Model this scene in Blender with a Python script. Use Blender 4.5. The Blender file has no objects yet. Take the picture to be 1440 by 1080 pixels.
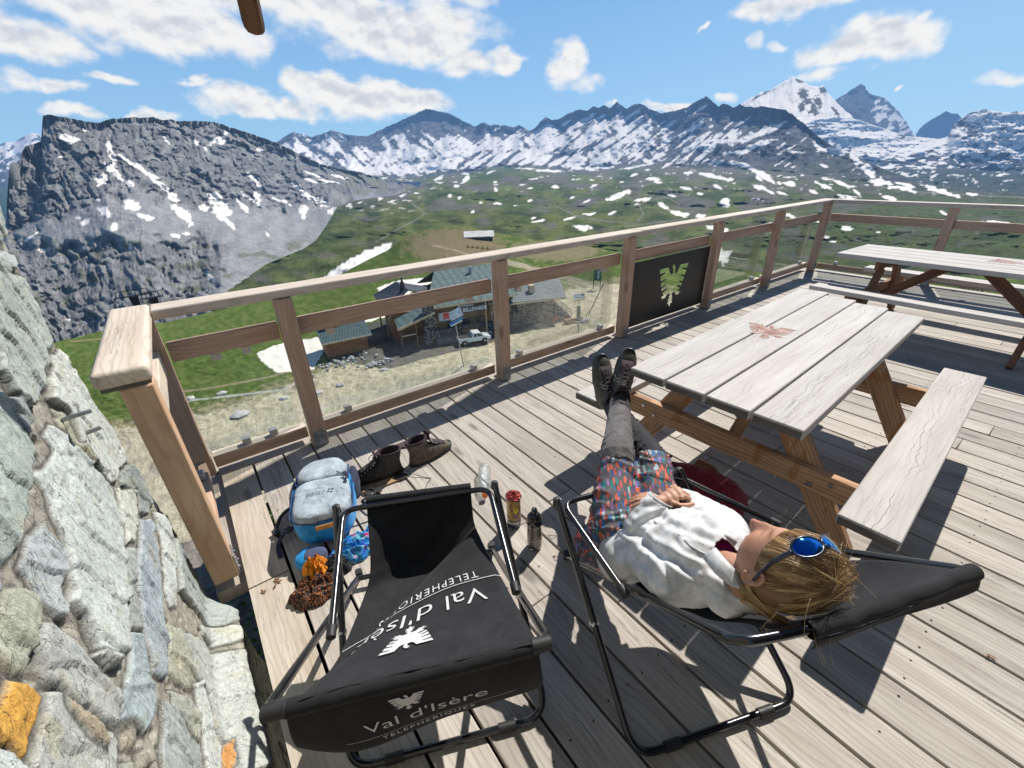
import bpy, bmesh, math, random, time
import numpy as np
from mathutils import Vector, Matrix, Euler
_T0 = time.time()
random.seed(7)
RNG = np.random.RandomState(11)
SC = bpy.context.scene
COL = SC.collection
R = math.radians

# ------------------------------------------------------------------ camera (solved from the photograph)
FPX, PITCH, ROLL, YAW, CAMZ = 608.38, 0.469037, -0.0304009, 0.6326295, 1.7
_f = np.array([math.sin(YAW)*math.cos(PITCH), math.cos(YAW)*math.cos(PITCH), -math.sin(PITCH)])
_r0 = np.array([math.cos(YAW), -math.sin(YAW), 0.0]); _u0 = np.cross(_r0, _f)
_r = math.cos(ROLL)*_r0 + math.sin(ROLL)*_u0
_u = -math.sin(ROLL)*_r0 + math.cos(ROLL)*_u0
CAMP = np.array([0, 0, CAMZ])
cam_d = bpy.data.cameras.new('camera'); cam = bpy.data.objects.new('camera', cam_d); COL.objects.link(cam)
cam_d.sensor_fit = 'HORIZONTAL'; cam_d.sensor_width = 36.0; cam_d.lens = 36.0*FPX/1440
cam_d.clip_start = 0.02; cam_d.clip_end = 60000
M3 = Matrix(((_r[0], _u[0], -_f[0]), (_r[1], _u[1], -_f[1]), (_r[2], _u[2], -_f[2])))
cam.matrix_world = Matrix.Translation((0, 0, CAMZ)) @ M3.to_4x4()
SC.camera = cam

def ray(x, y):
    """direction of a sight line through the photograph (1440x1080), arrays allowed; unnormalised"""
    x = np.asarray(x, float)[..., None]; y = np.asarray(y, float)[..., None]
    return _f + _r*(x-720)/FPX - _u*(y-540)/FPX
def Pz(x, y, z=0.0):
    d = ray(x, y); return Vector(CAMP + (z-CAMZ)/d[2]*d)
def Px(x, y, X):
    d = ray(x, y); return Vector(CAMP + X/d[0]*d)
def Pd(x, y, D):
    d = ray(x, y); return Vector(CAMP + D*d/np.linalg.norm(d))

# ------------------------------------------------------------------ render settings, world, sun
SC.render.engine = 'CYCLES'
SC.view_settings.view_transform = 'Standard'; SC.view_settings.look = 'None'
SC.view_settings.exposure = 0; SC.view_settings.gamma = 1
try:
    SC.cycles.use_denoising = True
    SC.cycles.max_bounces = 6; SC.cycles.diffuse_bounces = 2; SC.cycles.glossy_bounces = 3
    SC.cycles.transmission_bounces = 5; SC.cycles.transparent_max_bounces = 12
    SC.cycles.caustics_reflective = False; SC.cycles.caustics_refractive = False
    SC.cycles.sample_clamp_indirect = 4
except Exception:
    pass
SUN_EL, SUN_AZ = R(49.0), R(71.0)      # azimuth clockwise from +Y
SUND = Vector((math.sin(SUN_AZ)*math.cos(SUN_EL), math.cos(SUN_AZ)*math.cos(SUN_EL), math.sin(SUN_EL)))
sl = bpy.data.lights.new('sun', 'SUN'); sl.energy = 5.5; sl.angle = R(0.5); sl.color = (1, .955, .89)
so = bpy.data.objects.new('sun', sl); COL.objects.link(so)
so.rotation_euler = (-SUND).to_track_quat('-Z', 'Y').to_euler(); so.location = (5, 5, 20)

class NT:
    """tiny node-tree helper"""
    def __init__(s, tree):
        s.t = tree; s.n = tree.nodes; s.l = tree.links
    def node(s, typ, **kw):
        n = s.n.new(typ)
        for k, v in kw.items(): setattr(n, k, v)
        return n
    def put(s, sock, v):
        if isinstance(v, bpy.types.NodeSocket): s.l.new(v, sock)
        elif v is not None:
            try: sock.default_value = v
            except Exception: sock.default_value = tuple(v)+(1,)
    def math(s, op, a, b=None, c=None, clamp=False):
        n = s.node('ShaderNodeMath', operation=op, use_clamp=clamp)
        s.put(n.inputs[0], a)
        if b is not None: s.put(n.inputs[1], b)
        if c is not None: s.put(n.inputs[2], c)
        return n.outputs[0]
    def vmath(s, op, a, b=None):
        n = s.node('ShaderNodeVectorMath', operation=op)
        s.put(n.inputs[0], a)
        if b is not None: s.put(n.inputs[1], b)
        return n.outputs['Value'] if op in ('LENGTH', 'DOT_PRODUCT', 'DISTANCE') else n.outputs['Vector']
    def mix(s, fac, a, b, blend='MIX'):
        n = s.node('ShaderNodeMix', data_type='RGBA', blend_type=blend)
        s.put(n.inputs['Factor'], fac)
        for k, v in ((6, a), (7, b)):
            if isinstance(v, bpy.types.NodeSocket): s.l.new(v, n.inputs[k])
            else: n.inputs[k].default_value = (v[0], v[1], v[2], 1) if not isinstance(v, (int, float)) else (v, v, v, 1)
        return n.outputs[2]
    def noise(s, vec, scale, detail=4, rough=.55, dist=0.0):
        n = s.node('ShaderNodeTexNoise'); s.put(n.inputs['Vector'], vec)
        n.inputs['Scale'].default_value = scale; n.inputs['Detail'].default_value = detail
        n.inputs['Roughness'].default_value = rough; n.inputs['Distortion'].default_value = dist
        return n.outputs['Fac']
    def ramp(s, fac, *stops):
        n = s.node('ShaderNodeValToRGB'); s.put(n.inputs[0], fac)
        e = n.color_ramp.elements
        while len(e) < len(stops): e.new(.5)
        for el, (p, c) in zip(e, stops):
            el.position = p; el.color = (c, c, c, 1) if isinstance(c, (int, float)) else (c[0], c[1], c[2], 1)
        return n.outputs[0]
    def step(s, v, lo, hi):
        n = s.node('ShaderNodeMapRange'); s.put(n.inputs[0], v)
        n.inputs[1].default_value = lo; n.inputs[2].default_value = hi; n.clamp = True
        n.interpolation_type = 'SMOOTHSTEP'
        return n.outputs[0]
    def scalev(s, v, sc, off=(0, 0, 0)):
        n = s.node('ShaderNodeMapping'); s.put(n.inputs[0], v)
        n.inputs['Scale'].default_value = sc; n.inputs['Location'].default_value = off
        return n.outputs[0]
    def attr(s, name):
        n = s.node('ShaderNodeAttribute'); n.attribute_name = name
        return n
    def bump(s, h, strength=.3, dist=.01, normal=None):
        n = s.node('ShaderNodeBump'); s.put(n.inputs['Height'], h)
        n.inputs['Strength'].default_value = strength; n.inputs['Distance'].default_value = dist
        if normal is not None: s.put(n.inputs['Normal'], normal)
        return n.outputs[0]

def new_mat(name):
    m = bpy.data.materials.new(name); m.use_nodes = True
    nt = NT(m.node_tree); b = m.node_tree.nodes['Principled BSDF']
    return m, nt, b

def flat(name, col, rough=.6, metal=0.0, vary=.12, scale=30, bump=0.0, spec=.5, stretch=(1, 1, 1), coat=0):
    """plain surface with a little procedural unevenness in tone, roughness and relief"""
    m, nt, b = new_mat(name)
    tc = nt.node('ShaderNodeTexCoord').outputs['Object']
    v = nt.scalev(tc, stretch)
    n = nt.noise(v, scale, 5)
    f = nt.step(n, .3, .7)
    c = nt.mix(f, tuple(x*(1-vary) for x in col), tuple(min(1, x*(1+vary)) for x in col))
    nt.put(b.inputs['Base Color'], c)
    nt.put(b.inputs['Roughness'], nt.math('MULTIPLY_ADD', n, .2, rough-.1))
    b.inputs['Metallic'].default_value = metal
    b.inputs['Specular IOR Level'].default_value = spec
    b.inputs['Coat Weight'].default_value = coat
    if bump: nt.put(b.inputs['Normal'], nt.bump(n, bump, .005))
    return m

# ------------------------------------------------------------------ mesh builder
class MB:
    def __init__(s):
        s.v = []; s.f = []; s.pc = []; s.rn = []; s.mi = []; s.cur = 0; s.fs = []
    def add(s, vs, fs, pcs=None, rn=None, smooth=True):
        o = len(s.v); rn = random.random() if rn is None else rn
        s.v += [tuple(v) for v in vs]
        s.pc += [tuple(p) for p in (pcs if pcs is not None else vs)]
        s.rn += [rn]*len(vs)
        s.f += [tuple(i+o for i in f) for f in fs]; s.mi += [s.cur]*len(fs); s.fs += [smooth]*len(fs)
    def box(s, c, size, rot=None, rn=None, taper=None, seg=1):
        """box centred at c; the grain runs along its longest side"""
        rn = random.random() if rn is None else rn
        hx, hy, hz = size[0]/2, size[1]/2, size[2]/2
        ax = sorted(range(3), key=lambda i: -size[i])
        M = rot if isinstance(rot, Matrix) else (Matrix.Rotation(rot, 3, 'Z') if rot else Matrix.Identity(3))
        vs = []; pcs = []; off = (rn*37.1, rn*11.3, rn*5.7)
        for sx in (-1, 1):
            for sy in (-1, 1):
                for sz in (-1, 1):
                    l = Vector((sx*hx, sy*hy, sz*hz))
                    if taper and sz > 0: l.x *= taper; l.y *= taper
                    vs.append(M @ l + Vector(c)); pcs.append((l[ax[0]]+off[0], l[ax[1]]+off[1], l[ax[2]]+off[2]))
        s.add(vs, [(0, 1, 3, 2), (4, 6, 7, 5), (0, 4, 5, 1), (2, 3, 7, 6), (0, 2, 6, 4), (1, 5, 7, 3)], pcs, rn, False)
    def beam(s, p0, p1, w, h, up=(0, 0, 1), rn=None):
        """bar from p0 to p1, w across, h along up"""
        p0 = Vector(p0); p1 = Vector(p1); d = (p1-p0); L = d.length; d.normalize()
        side = d.cross(Vector(up)).normalized(); u = side.cross(d).normalized()
        M = Matrix((d, side, u)).transposed()
        rn = random.random() if rn is None else rn
        s.box((p0+p1)/2, (L, w, h), M, rn)
    def tube(s, pts, r, n=12, closed=False, caps=True, rn=.5):
        pts = [Vector(p) for p in pts]; m = len(pts)
        rs = r if isinstance(r, (list, tuple)) else [r]*m
        T = []
        for i in range(m):
            a = pts[(i-1) % m] if closed or i > 0 else pts[0]
            b = pts[(i+1) % m] if closed or i < m-1 else pts[-1]
            T.append((b-a).normalized())
        ref = Vector((0, 0, 1)) if abs(T[0].z) < .9 else Vector((1, 0, 0))
        N = T[0].cross(ref).normalized(); vs = []; pcs = []; L = 0
        for i in range(m):
            if i: L += (pts[i]-pts[i-1]).length
            N = (N - T[i]*N.dot(T[i])).normalized(); B = T[i].cross(N)
            for k in range(n):
                a = 2*math.pi*k/n
                vs.append(pts[i]+(N*math.cos(a)+B*math.sin(a))*rs[i]); pcs.append((L, k/n*.1, 0))
        fs = []
        for i in range(m if closed else m-1):
            j = (i+1) % m
            for k in range(n):
                fs.append((i*n+k, i*n+(k+1) % n, j*n+(k+1) % n, j*n+k))
        if caps and not closed:
            fs.append(tuple(range(n))[::-1]); fs.append(tuple((m-1)*n+k for k in range(n)))
        s.add(vs, fs, pcs, rn)
    def lathe(s, prof, c=(0, 0, 0), n=24, M=None, rn=.5, sq=(1, 1)):
        """prof: list of (radius, z)"""
        vs = []; c = Vector(c)
        for (r_, z) in prof:
            for k in range(n):
                a = 2*math.pi*k/n; v = Vector((r_*math.cos(a)*sq[0], r_*math.sin(a)*sq[1], z))
                vs.append((M @ v if M is not None else v)+c)
        fs = []
        for i in range(len(prof)-1):
            for k in range(n): fs.append((i*n+k, i*n+(k+1) % n, (i+1)*n+(k+1) % n, (i+1)*n+k))
        if prof[0][0] > 1e-4: fs.append(tuple(range(n))[::-1])
        if prof[-1][0] > 1e-4: fs.append(tuple((len(prof)-1)*n+k for k in range(n)))
        s.add(vs, fs, None, rn)
    def prism(s, poly, h0, h1, M=None, rn=None):
        """poly in local xy, extruded from z=h0 to h1, M a 4x4"""
        n = len(poly); vs = []
        for h in (h0, h1):
            for p in poly:
                v = Vector((p[0], p[1], h)); vs.append(M @ v if M is not None else v)
        fs = [tuple(range(n))[::-1], tuple(n+i for i in range(n))]
        for i in range(n): fs.append((i, (i+1) % n, n+(i+1) % n, n+i))
        s.add(vs, fs, [(p[0], p[1], 0) for p in poly]*2, rn, False)
    def grid(s, P, pcs=None, thick=0, wrap=False, rn=.5):
        """P: rows x cols of points"""
        r_ = len(P); c_ = len(P[0]); vs = [Vector(p) for row in P for p in row]; fs = []
        for i in range(r_-1):
            for j in range(c_ if wrap else c_-1):
                k = (j+1) % c_
                fs.append((i*c_+j, i*c_+k, (i+1)*c_+k, (i+1)*c_+j))
        pl = [p for row in pcs for p in row] if pcs else None
        s.add(vs, fs, pl, rn)
    def ell(s, c, rad, n=12, m=8, M=None, rn=.5, fn=None):
        vs = []; c = Vector(c)
        for i in range(m+1):
            th = math.pi*i/m
            for k in range(n):
                a = 2*math.pi*k/n
                d = Vector((math.sin(th)*math.cos(a), math.sin(th)*math.sin(a), math.cos(th)))
                v = Vector((d.x*rad[0], d.y*rad[1], d.z*rad[2]))
                if fn: v = v*fn(d)
                vs.append((M @ v if M is not None else v)+c)
        fs = []
        for i in range(m):
            for k in range(n): fs.append((i*n+k, (i+1)*n+k, (i+1)*n+(k+1) % n, i*n+(k+1) % n))
        s.add(vs, fs, None, rn)

def link(o, parent=None, world=True):
    COL.objects.link(o)
    if parent is not None:
        o.parent = parent
        if world: o.matrix_parent_inverse = parent_matrix(parent).inverted()
    return o
def parent_matrix(p):
    M = p.matrix_basis.copy()
    if p.parent is not None: M = parent_matrix(p.parent) @ p.matrix_parent_inverse @ M
    return M

def obj(name, mb, mat, parent=None, bevel=0, sharp=38, world=True, solid=0, sub=0, seg=2):
    me = bpy.data.meshes.new(name)
    me.from_pydata([tuple(v) for v in mb.v], [], mb.f); me.update()
    mats = mat if isinstance(mat, (list, tuple)) else [mat]
    for m in mats: me.materials.append(m)
    if len(mats) > 1: me.polygons.foreach_set('material_index', mb.mi)
    a = me.attributes.new('pc', 'FLOAT_VECTOR', 'POINT')
    a.data.foreach_set('vector', np.array(mb.pc, dtype=np.float32).ravel())
    a = me.attributes.new('rnd', 'FLOAT', 'POINT'); a.data.foreach_set('value', np.array(mb.rn, dtype=np.float32))
    me.polygons.foreach_set('use_smooth', [True]*len(me.polygons))
    if sharp < 179: me.set_sharp_from_angle(angle=R(sharp))
    me.validate()
    o = bpy.data.objects.new(name, me)
    if solid:
        md = o.modifiers.new('solid', 'SOLIDIFY'); md.thickness = solid; md.offset = 0
    if sub:
        md = o.modifiers.new('sub', 'SUBSURF'); md.levels = sub; md.render_levels = sub
    if bevel:
        md = o.modifiers.new('bevel', 'BEVEL'); md.width = bevel; md.segments = seg; md.limit_method = 'ANGLE'
        md.angle_limit = R(40)
    link(o, parent, world)
    return o

def thing(name, label, cat, loc=(0, 0, 0), rotz=0, group=None):
    o = bpy.data.objects.new(name, None); COL.objects.link(o)
    o.location = loc; o.rotation_euler = (0, 0, rotz); o.empty_display_size = .1
    o['label'] = label; o['category'] = cat
    if group: o['group'] = group
    return o
def tag(o, label=None, cat=None, group=None, kind=None):
    if label: o['label'] = label
    if cat: o['category'] = cat
    if group: o['group'] = group
    if kind: o['kind'] = kind
    return o
def copy_tree(o, parent=None):
    c = o.copy(); COL.objects.link(c)
    if parent is not None: c.parent = parent
    for ch in list(o.children): copy_tree(ch, c)
    return c

def curve_mesh(polys, thick, name='shape'):
    """2D outlines (first outer, the rest holes or islands) -> filled mesh data"""
    cu = bpy.data.curves.new(name, 'CURVE'); cu.dimensions = '2D'; cu.fill_mode = 'BOTH'; cu.extrude = thick/2
    for p in polys:
        sp = cu.splines.new('POLY'); sp.points.add(len(p)-1); sp.use_cyclic_u = True
        for q, pt in zip(sp.points, p): q.co = (pt[0], pt[1], 0, 1)
    o = bpy.data.objects.new(name, cu); COL.objects.link(o)
    me = bpy.data.meshes.new_from_object(o.evaluated_get(bpy.context.evaluated_depsgraph_get()))
    bpy.data.objects.remove(o); bpy.data.curves.remove(cu)
    return me
def text_mesh(txt, size=1.0, bold=0.0, shear=0.0, space=1.0, extrude=0.0):
    cu = bpy.data.curves.new('t', 'FONT'); cu.body = txt; cu.size = size; cu.offset = bold
    cu.shear = shear; cu.align_x = 'CENTER'; cu.align_y = 'CENTER'; cu.space_character = space; cu.extrude = extrude
    cu.resolution_u = 3
    o = bpy.data.objects.new('t', cu); COL.objects.link(o)
    me = bpy.data.meshes.new_from_object(o.evaluated_get(bpy.context.evaluated_depsgraph_get()))
    bpy.data.objects.remove(o); bpy.data.curves.remove(cu)
    return me
def mesh_to_mb(me, fn, mb=None, mi=0, split=0):
    """pull a mesh into a builder, passing each vertex through fn; split: longest edge kept (m) before mapping"""
    mb = mb or MB()
    bm = bmesh.new(); bm.from_mesh(me)
    bmesh.ops.triangulate(bm, faces=bm.faces)
    if split:
        for _ in range(4):
            ed = [e for e in bm.edges if e.calc_length() > split]
            if not ed: break
            bmesh.ops.subdivide_edges(bm, edges=ed, cuts=1)
            bmesh.ops.triangulate(bm, faces=bm.faces)
    bm.verts.index_update(); mb.cur = mi
    mb.add([fn(v.co) for v in bm.verts], [tuple(v.index for v in f.verts) for f in bm.faces], None, .5)
    bm.free(); return mb

# ------------------------------------------------------------------ numpy noise
_perm = RNG.permutation(4096); _ga = RNG.rand(4096)*2*np.pi
def perlin(x, y, seed=0):
    xi = np.floor(x).astype(int); yi = np.floor(y).astype(int); xf = x-xi; yf = y-yi
    def g(ix, iy):
        h = _perm[(_perm[(ix+seed*57) & 4095]+iy) & 4095]; a = _ga[h]
        return np.cos(a), np.sin(a)
    u = xf*xf*xf*(xf*(xf*6-15)+10); v = yf*yf*yf*(yf*(yf*6-15)+10)
    a, b = g(xi, yi); n00 = a*xf+b*yf
    a, b = g(xi+1, yi); n10 = a*(xf-1)+b*yf
    a, b = g(xi, yi+1); n01 = a*xf+b*(yf-1)
    a, b = g(xi+1, yi+1); n11 = a*(xf-1)+b*(yf-1)
    return (n00*(1-u)+n10*u)*(1-v)+(n01*(1-u)+n11*u)*v
def fbm(x, y, oct=5, seed=0, gain=.5, lac=2.03):
    s = 0; a = 1; t = 0
    for i in range(oct):
        s = s+a*perlin(x, y, seed+i*3); t += a; a *= gain; x = x*lac+13.7; y = y*lac+7.1
    return s/t*1.6
def ridged(x, y, oct=5, seed=0, gain=.55, lac=2.05):
    s = 0; a = 1; t = 0
    for i in range(oct):
        s = s+a*(1-np.abs(perlin(x, y, seed+i*5))*2.4); t += a; a *= gain; x = x*lac+5.3; y = y*lac+9.7
    return s/t
def smooth(a, b, x):
    t = np.clip((x-a)/(b-a), 0, 1); return t*t*(3-2*t)
# ------------------------------------------------------------------ wood
def wood(name, light, dark, crack=.6, ring=.35, stain=None, rough=.75, knots=True, gray=.0, bumps=.5, vary=.22, heart=0):
    m, nt, b = new_mat(name)
    pc = nt.attr('pc').outputs['Vector']; rn = nt.attr('rnd').outputs['Fac']
    sep = nt.node('ShaderNodeSeparateXYZ'); nt.put(sep.inputs[0], pc)
    v1 = nt.scalev(pc, (1.6, 14, 14)); v2 = nt.scalev(pc, (3.0, 170, 170)); v3 = nt.scalev(pc, (1.1, 5, 5))
    base = nt.mix(nt.step(nt.noise(v1, 1.0, 5, .6), .3, .72), dark, light)
    # growth rings: flat-sawn cathedral figure from a warped wave across the plank
    warp = nt.math('MULTIPLY_ADD', nt.noise(v3, 1.0, 3, .5), 1.5, nt.math('MULTIPLY', sep.outputs['Y'], 6.5))
    wave = nt.math('SINE', nt.math('MULTIPLY', warp, 34.0))
    fine = nt.noise(v2, 1.0, 4, .65)
    rg = nt.math('MULTIPLY', nt.step(wave, .25, .95), ring)
    c = nt.mix(rg, base, tuple(x*.55 for x in dark))
    c = nt.mix(nt.math('MULTIPLY', nt.step(fine, .52, .78), .5), c, tuple(x*.5 for x in dark))
    # dark drying cracks that wander along the grain
    vc = nt.scalev(pc, (1.3, 34, 34), (3.1, 1.7, 0)); cr = nt.noise(vc, 1.0, 6, .62, .4)
    crk = nt.math('MULTIPLY', nt.step(nt.math('ABSOLUTE', nt.math('SUBTRACT', cr, .5)), .012, .0), nt.step(nt.noise(nt.scalev(pc, (.9, 7, 7)), 1.0, 2), .5, .62))
    crk = nt.math('MULTIPLY', crk, crack)
    c = nt.mix(crk, c, tuple(x*.13 for x in dark))
    if heart:
        # the split heart of a flat-sawn board: fine broken contour lines wandering down its middle
        yl = nt.math('SUBTRACT', sep.outputs['Y'], nt.math('MULTIPLY', rn, 11.3))
        g = nt.math('ADD', nt.math('MULTIPLY', yl, 9.0), nt.math('MULTIPLY', nt.math('SUBTRACT', nt.noise(nt.scalev(pc, (2.2, .4, .4)), 1.0, 4, .6, .3), .5), 1.5))
        g2 = nt.math('ADD', g, nt.math('MULTIPLY', nt.math('SUBTRACT', nt.noise(nt.scalev(pc, (2.6, 7, 7)), 1.0, 2, .5), .5), .45))
        ln = nt.step(nt.math('ABSOLUTE', nt.math('SINE', nt.math('MULTIPLY', g2, 15.0))), .22, .04)
        ms = nt.math('MULTIPLY', nt.step(nt.math('ABSOLUTE', g), .36, .10), nt.step(nt.noise(nt.scalev(pc, (3.5, 5, 5)), 1.0, 3, .6), .40, .56))
        crk = nt.math('MAXIMUM', crk, nt.math('MULTIPLY', nt.math('MULTIPLY', ln, ms), heart)); c = nt.mix(nt.math('MULTIPLY', nt.math('MULTIPLY', ln, ms), heart), c, tuple(x*.22 for x in dark))
    if knots:
        vo = nt.node('ShaderNodeTexVoronoi'); nt.put(vo.inputs['Vector'], nt.scalev(pc, (1.5, 4.6, 4.6))); vo.inputs['Scale'].default_value = 1.0
        k = nt.math('SUBTRACT', 1.0, nt.step(vo.outputs['Distance'], .05, .14))
        c = nt.mix(nt.math('MULTIPLY', k, .75), c, tuple(x*.42 for x in dark))
    # per-piece tone, large blotches of grime
    tone = nt.math('MULTIPLY_ADD', rn, vary, 1-vary*.6)
    tn = nt.node('ShaderNodeCombineColor')
    for i in range(3): nt.put(tn.inputs[i], tone)
    c = nt.mix(1.0, c, tn.outputs[0], 'MULTIPLY')
    tc = nt.node('ShaderNodeNewGeometry').outputs['Position']
    blot = nt.noise(tc, 2.3, 6, .62)
    c = nt.mix(nt.math('MULTIPLY', nt.step(blot, .48, .72), .28), c, (light[0]*.62, light[1]*.60, light[2]*.60))
    spk = nt.noise(tc, 95, 3, .6)
    c = nt.mix(nt.math('MULTIPLY', nt.step(spk, .66, .74), .45), c, tuple(x*.3 for x in dark))
    if stain:
        st = nt.noise(nt.scalev(tc, (9, 9, 3.2)), 1.0, 3, .5, .4)
        c = nt.mix(nt.math('MULTIPLY', nt.step(st, .60, .64), .55), c, stain)
    nt.put(b.inputs['Base Color'], c)
    nt.put(b.inputs['Roughness'], nt.math('MULTIPLY_ADD', fine, .2, rough-.1))
    b.inputs['Specular IOR Level'].default_value = .3
    h = nt.math('SUBTRACT', nt.math('MULTIPLY_ADD', fine, .5, nt.math('MULTIPLY', wave, .12)), nt.math('MULTIPLY', crk, 1.6))
    nt.put(b.inputs['Normal'], nt.bump(h, bumps, .003))
    return m
W_DECK = wood('deck_wood', (.575, .53, .47), (.42, .37, .32), crack=.6, ring=.3, vary=.3)
W_DECK2 = wood('deck_edge_wood', (.56, .50, .42), (.44, .37, .29), crack=.4, ring=.2)
W_TOP = wood('table_wood', (.63, .60, .56), (.53, .495, .455), crack=.35, ring=.12, knots=False, heart=.6, vary=.1)
W_LEG = wood('table_leg_wood', (.60, .37, .21), (.47, .265, .145), crack=.7, ring=.6, stain=(.36, .13, .02), vary=.15)
W_LEG2 = wood('far_table_wood', (.33, .17, .10), (.20, .10, .06), crack=.5, ring=.4, vary=.15)
W_END = wood('end_grain', (.20, .18, .155), (.10, .09, .075), crack=.9, ring=.2, knots=False)
W_RAIL = wood('rail_wood', (.67, .465, .335), (.53, .34, .235), crack=.6, ring=.22, vary=.15)
W_CAP = wood('rail_cap_wood', (.74, .65, .55), (.62, .51, .41), crack=.7, ring=.35, vary=.12)
W_NEAR = wood('new_larch', (.68, .47, .31), (.56, .35, .21), crack=.3, ring=.22, knots=False, vary=.05)
W_NCAP = wood('new_cap', (.76, .66, .54), (.66, .54, .42), crack=.5, ring=.3, vary=.05)
M_STEEL = flat('galvanised_steel', (.34, .35, .36), .45, .8, .2, 40); M_CLAMP = flat('clamp_steel', (.60, .55, .51), .35, .35, .15, 60)
M_BOLT = flat('bolt_steel', (.5, .5, .5), .3, 1.0, .15, 60)
M_BLACKMETAL = flat('dark_sheet_metal', (.010, .009, .009), .42, 0.0, .35, 9, spec=.5)
M_DARK = flat('dark_blocker_wall', (.05, .046, .042), .95, 0, .4, 6)

def glass_mat():
    m, nt, b = new_mat('guard_glass')
    out = m.node_tree.nodes['Material Output']
    tr = nt.node('ShaderNodeBsdfTransparent'); tr.inputs[0].default_value = (.955, .98, .965, 1)
    gl = nt.node('ShaderNodeBsdfGlossy'); gl.inputs['Roughness'].default_value = .01
    fr = nt.node('ShaderNodeFresnel'); fr.inputs[0].default_value = 1.45
    df = nt.node('ShaderNodeBsdfDiffuse'); df.inputs[0].default_value = (.75, .8, .8, 1)
    tc = nt.node('ShaderNodeTexCoord').outputs['Object']
    sm = nt.step(nt.noise(nt.scalev(tc, (2.2, 2.2, 1)), 2.0, 6, .7, 1.0), .45, .85)
    m1 = nt.node('ShaderNodeMixShader'); nt.put(m1.inputs[0], nt.math('MULTIPLY', fr.outputs[0], .4)); nt.l.new(tr.outputs[0], m1.inputs[1]); nt.l.new(gl.outputs[0], m1.inputs[2])
    m2 = nt.node('ShaderNodeMixShader'); nt.put(m2.inputs[0], nt.math('MULTIPLY_ADD', sm, .045, .008)); nt.l.new(m1.outputs[0], m2.inputs[1]); nt.l.new(df.outputs[0], m2.inputs[2])
    nt.l.new(m2.outputs[0], out.inputs[0])
    return m
M_GLASS = glass_mat()

# ------------------------------------------------------------------ deck
DX0, PW, GAP = -0.012, .181, .0115
DECK_Y1, DECK_X1 = 2.875, 8.30
def build_deck():
    mb = MB()
    k = 0; x = DX0
    while x < DECK_X1+.02:
        y = -4.2+random.uniform(0, 1.5); first = True; ys = [-4.6]
        while y < DECK_Y1-.7: ys.append(y); y += random.choice((3.6, 4.2, 4.8))
        if k == 5: ys = [-4.6, -2.4, 1.36]       # the butt joint between the bottles
        if k == 1: ys = [-4.6, -1.9]
        ys.append(DECK_Y1)
        for a, b_ in zip(ys[:-1], ys[1:]):
            dz = random.uniform(-.0015, .0015)
            mb.box((x+PW/2, (a+b_)/2, -.015+dz), (PW-GAP, b_-a-.003, .03))
        x += PW; k += 1
    o = obj('deck', mb, W_DECK, bevel=.0025, seg=1); tag(o, kind='structure')
    # outer border boards: left edge, front strip
    m2 = MB()
    m2.box((-.105, -1.39, -.0155), (.172, 6.42, .031))
    m2.box((-.105, 2.354, -.0165), (.172, 1.05, .031))
    m2.box((-.238, 1.75, -.20), (.001, .001, .001))
    for x0, x1 in ((-.2, 2.78), (2.786, 5.6), (5.606, 8.46)): m2.box(((x0+x1)/2, DECK_Y1+.064, -.018), (x1-x0, .115, .03))
    for y0, y1 in ((-4.6, -1.0), (-.994, 2.87)): m2.box((8.40, (y0+y1)/2, -.018), (.10, y1-y0, .03))
    m2.box((-.258, 2.47, -.075), (.125, 1.08, .07))          # carrier under the side railing
    o = obj('deck_border', m2, W_DECK2, bevel=.003, seg=1); tag(o, kind='structure')
    m3 = MB()
    for i in range(-7, 5): m3.box((4.1, i*.6-.1, -.11), (8.4, .06, .14))
    m3.box((4.1, -.9, -.30), (8.3, 7.3, .12))
    m3.box((4.1, 2.985, -.16), (8.7, .05, .24)); m3.box((-.165, -.9, -.14), (.05, 7.3, .2))
    o = obj('deck_substructure', m3, W_END, bevel=0); tag(o, kind='structure')
    m4 = MB()    # screw heads in pairs over the joists
    for k in range(46):
        x = DX0+k*PW
        for i in range(-4, 5):
            y = i*.6-.1
            for dx in (.035, PW-.035-GAP):
                if random.random() < .9:
                    m4.lathe([(0, .0012), (.0035, .0010), (.0042, 0)], (x+dx+random.uniform(-.006, .006), y+random.uniform(-.008, .008), .0006), 6)
    o = obj('deck_screw_heads', m4, flat('rusty_screw', (.05, .042, .038), .6, .5, .4), sharp=180); tag(o, kind='structure')
build_deck()

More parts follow.
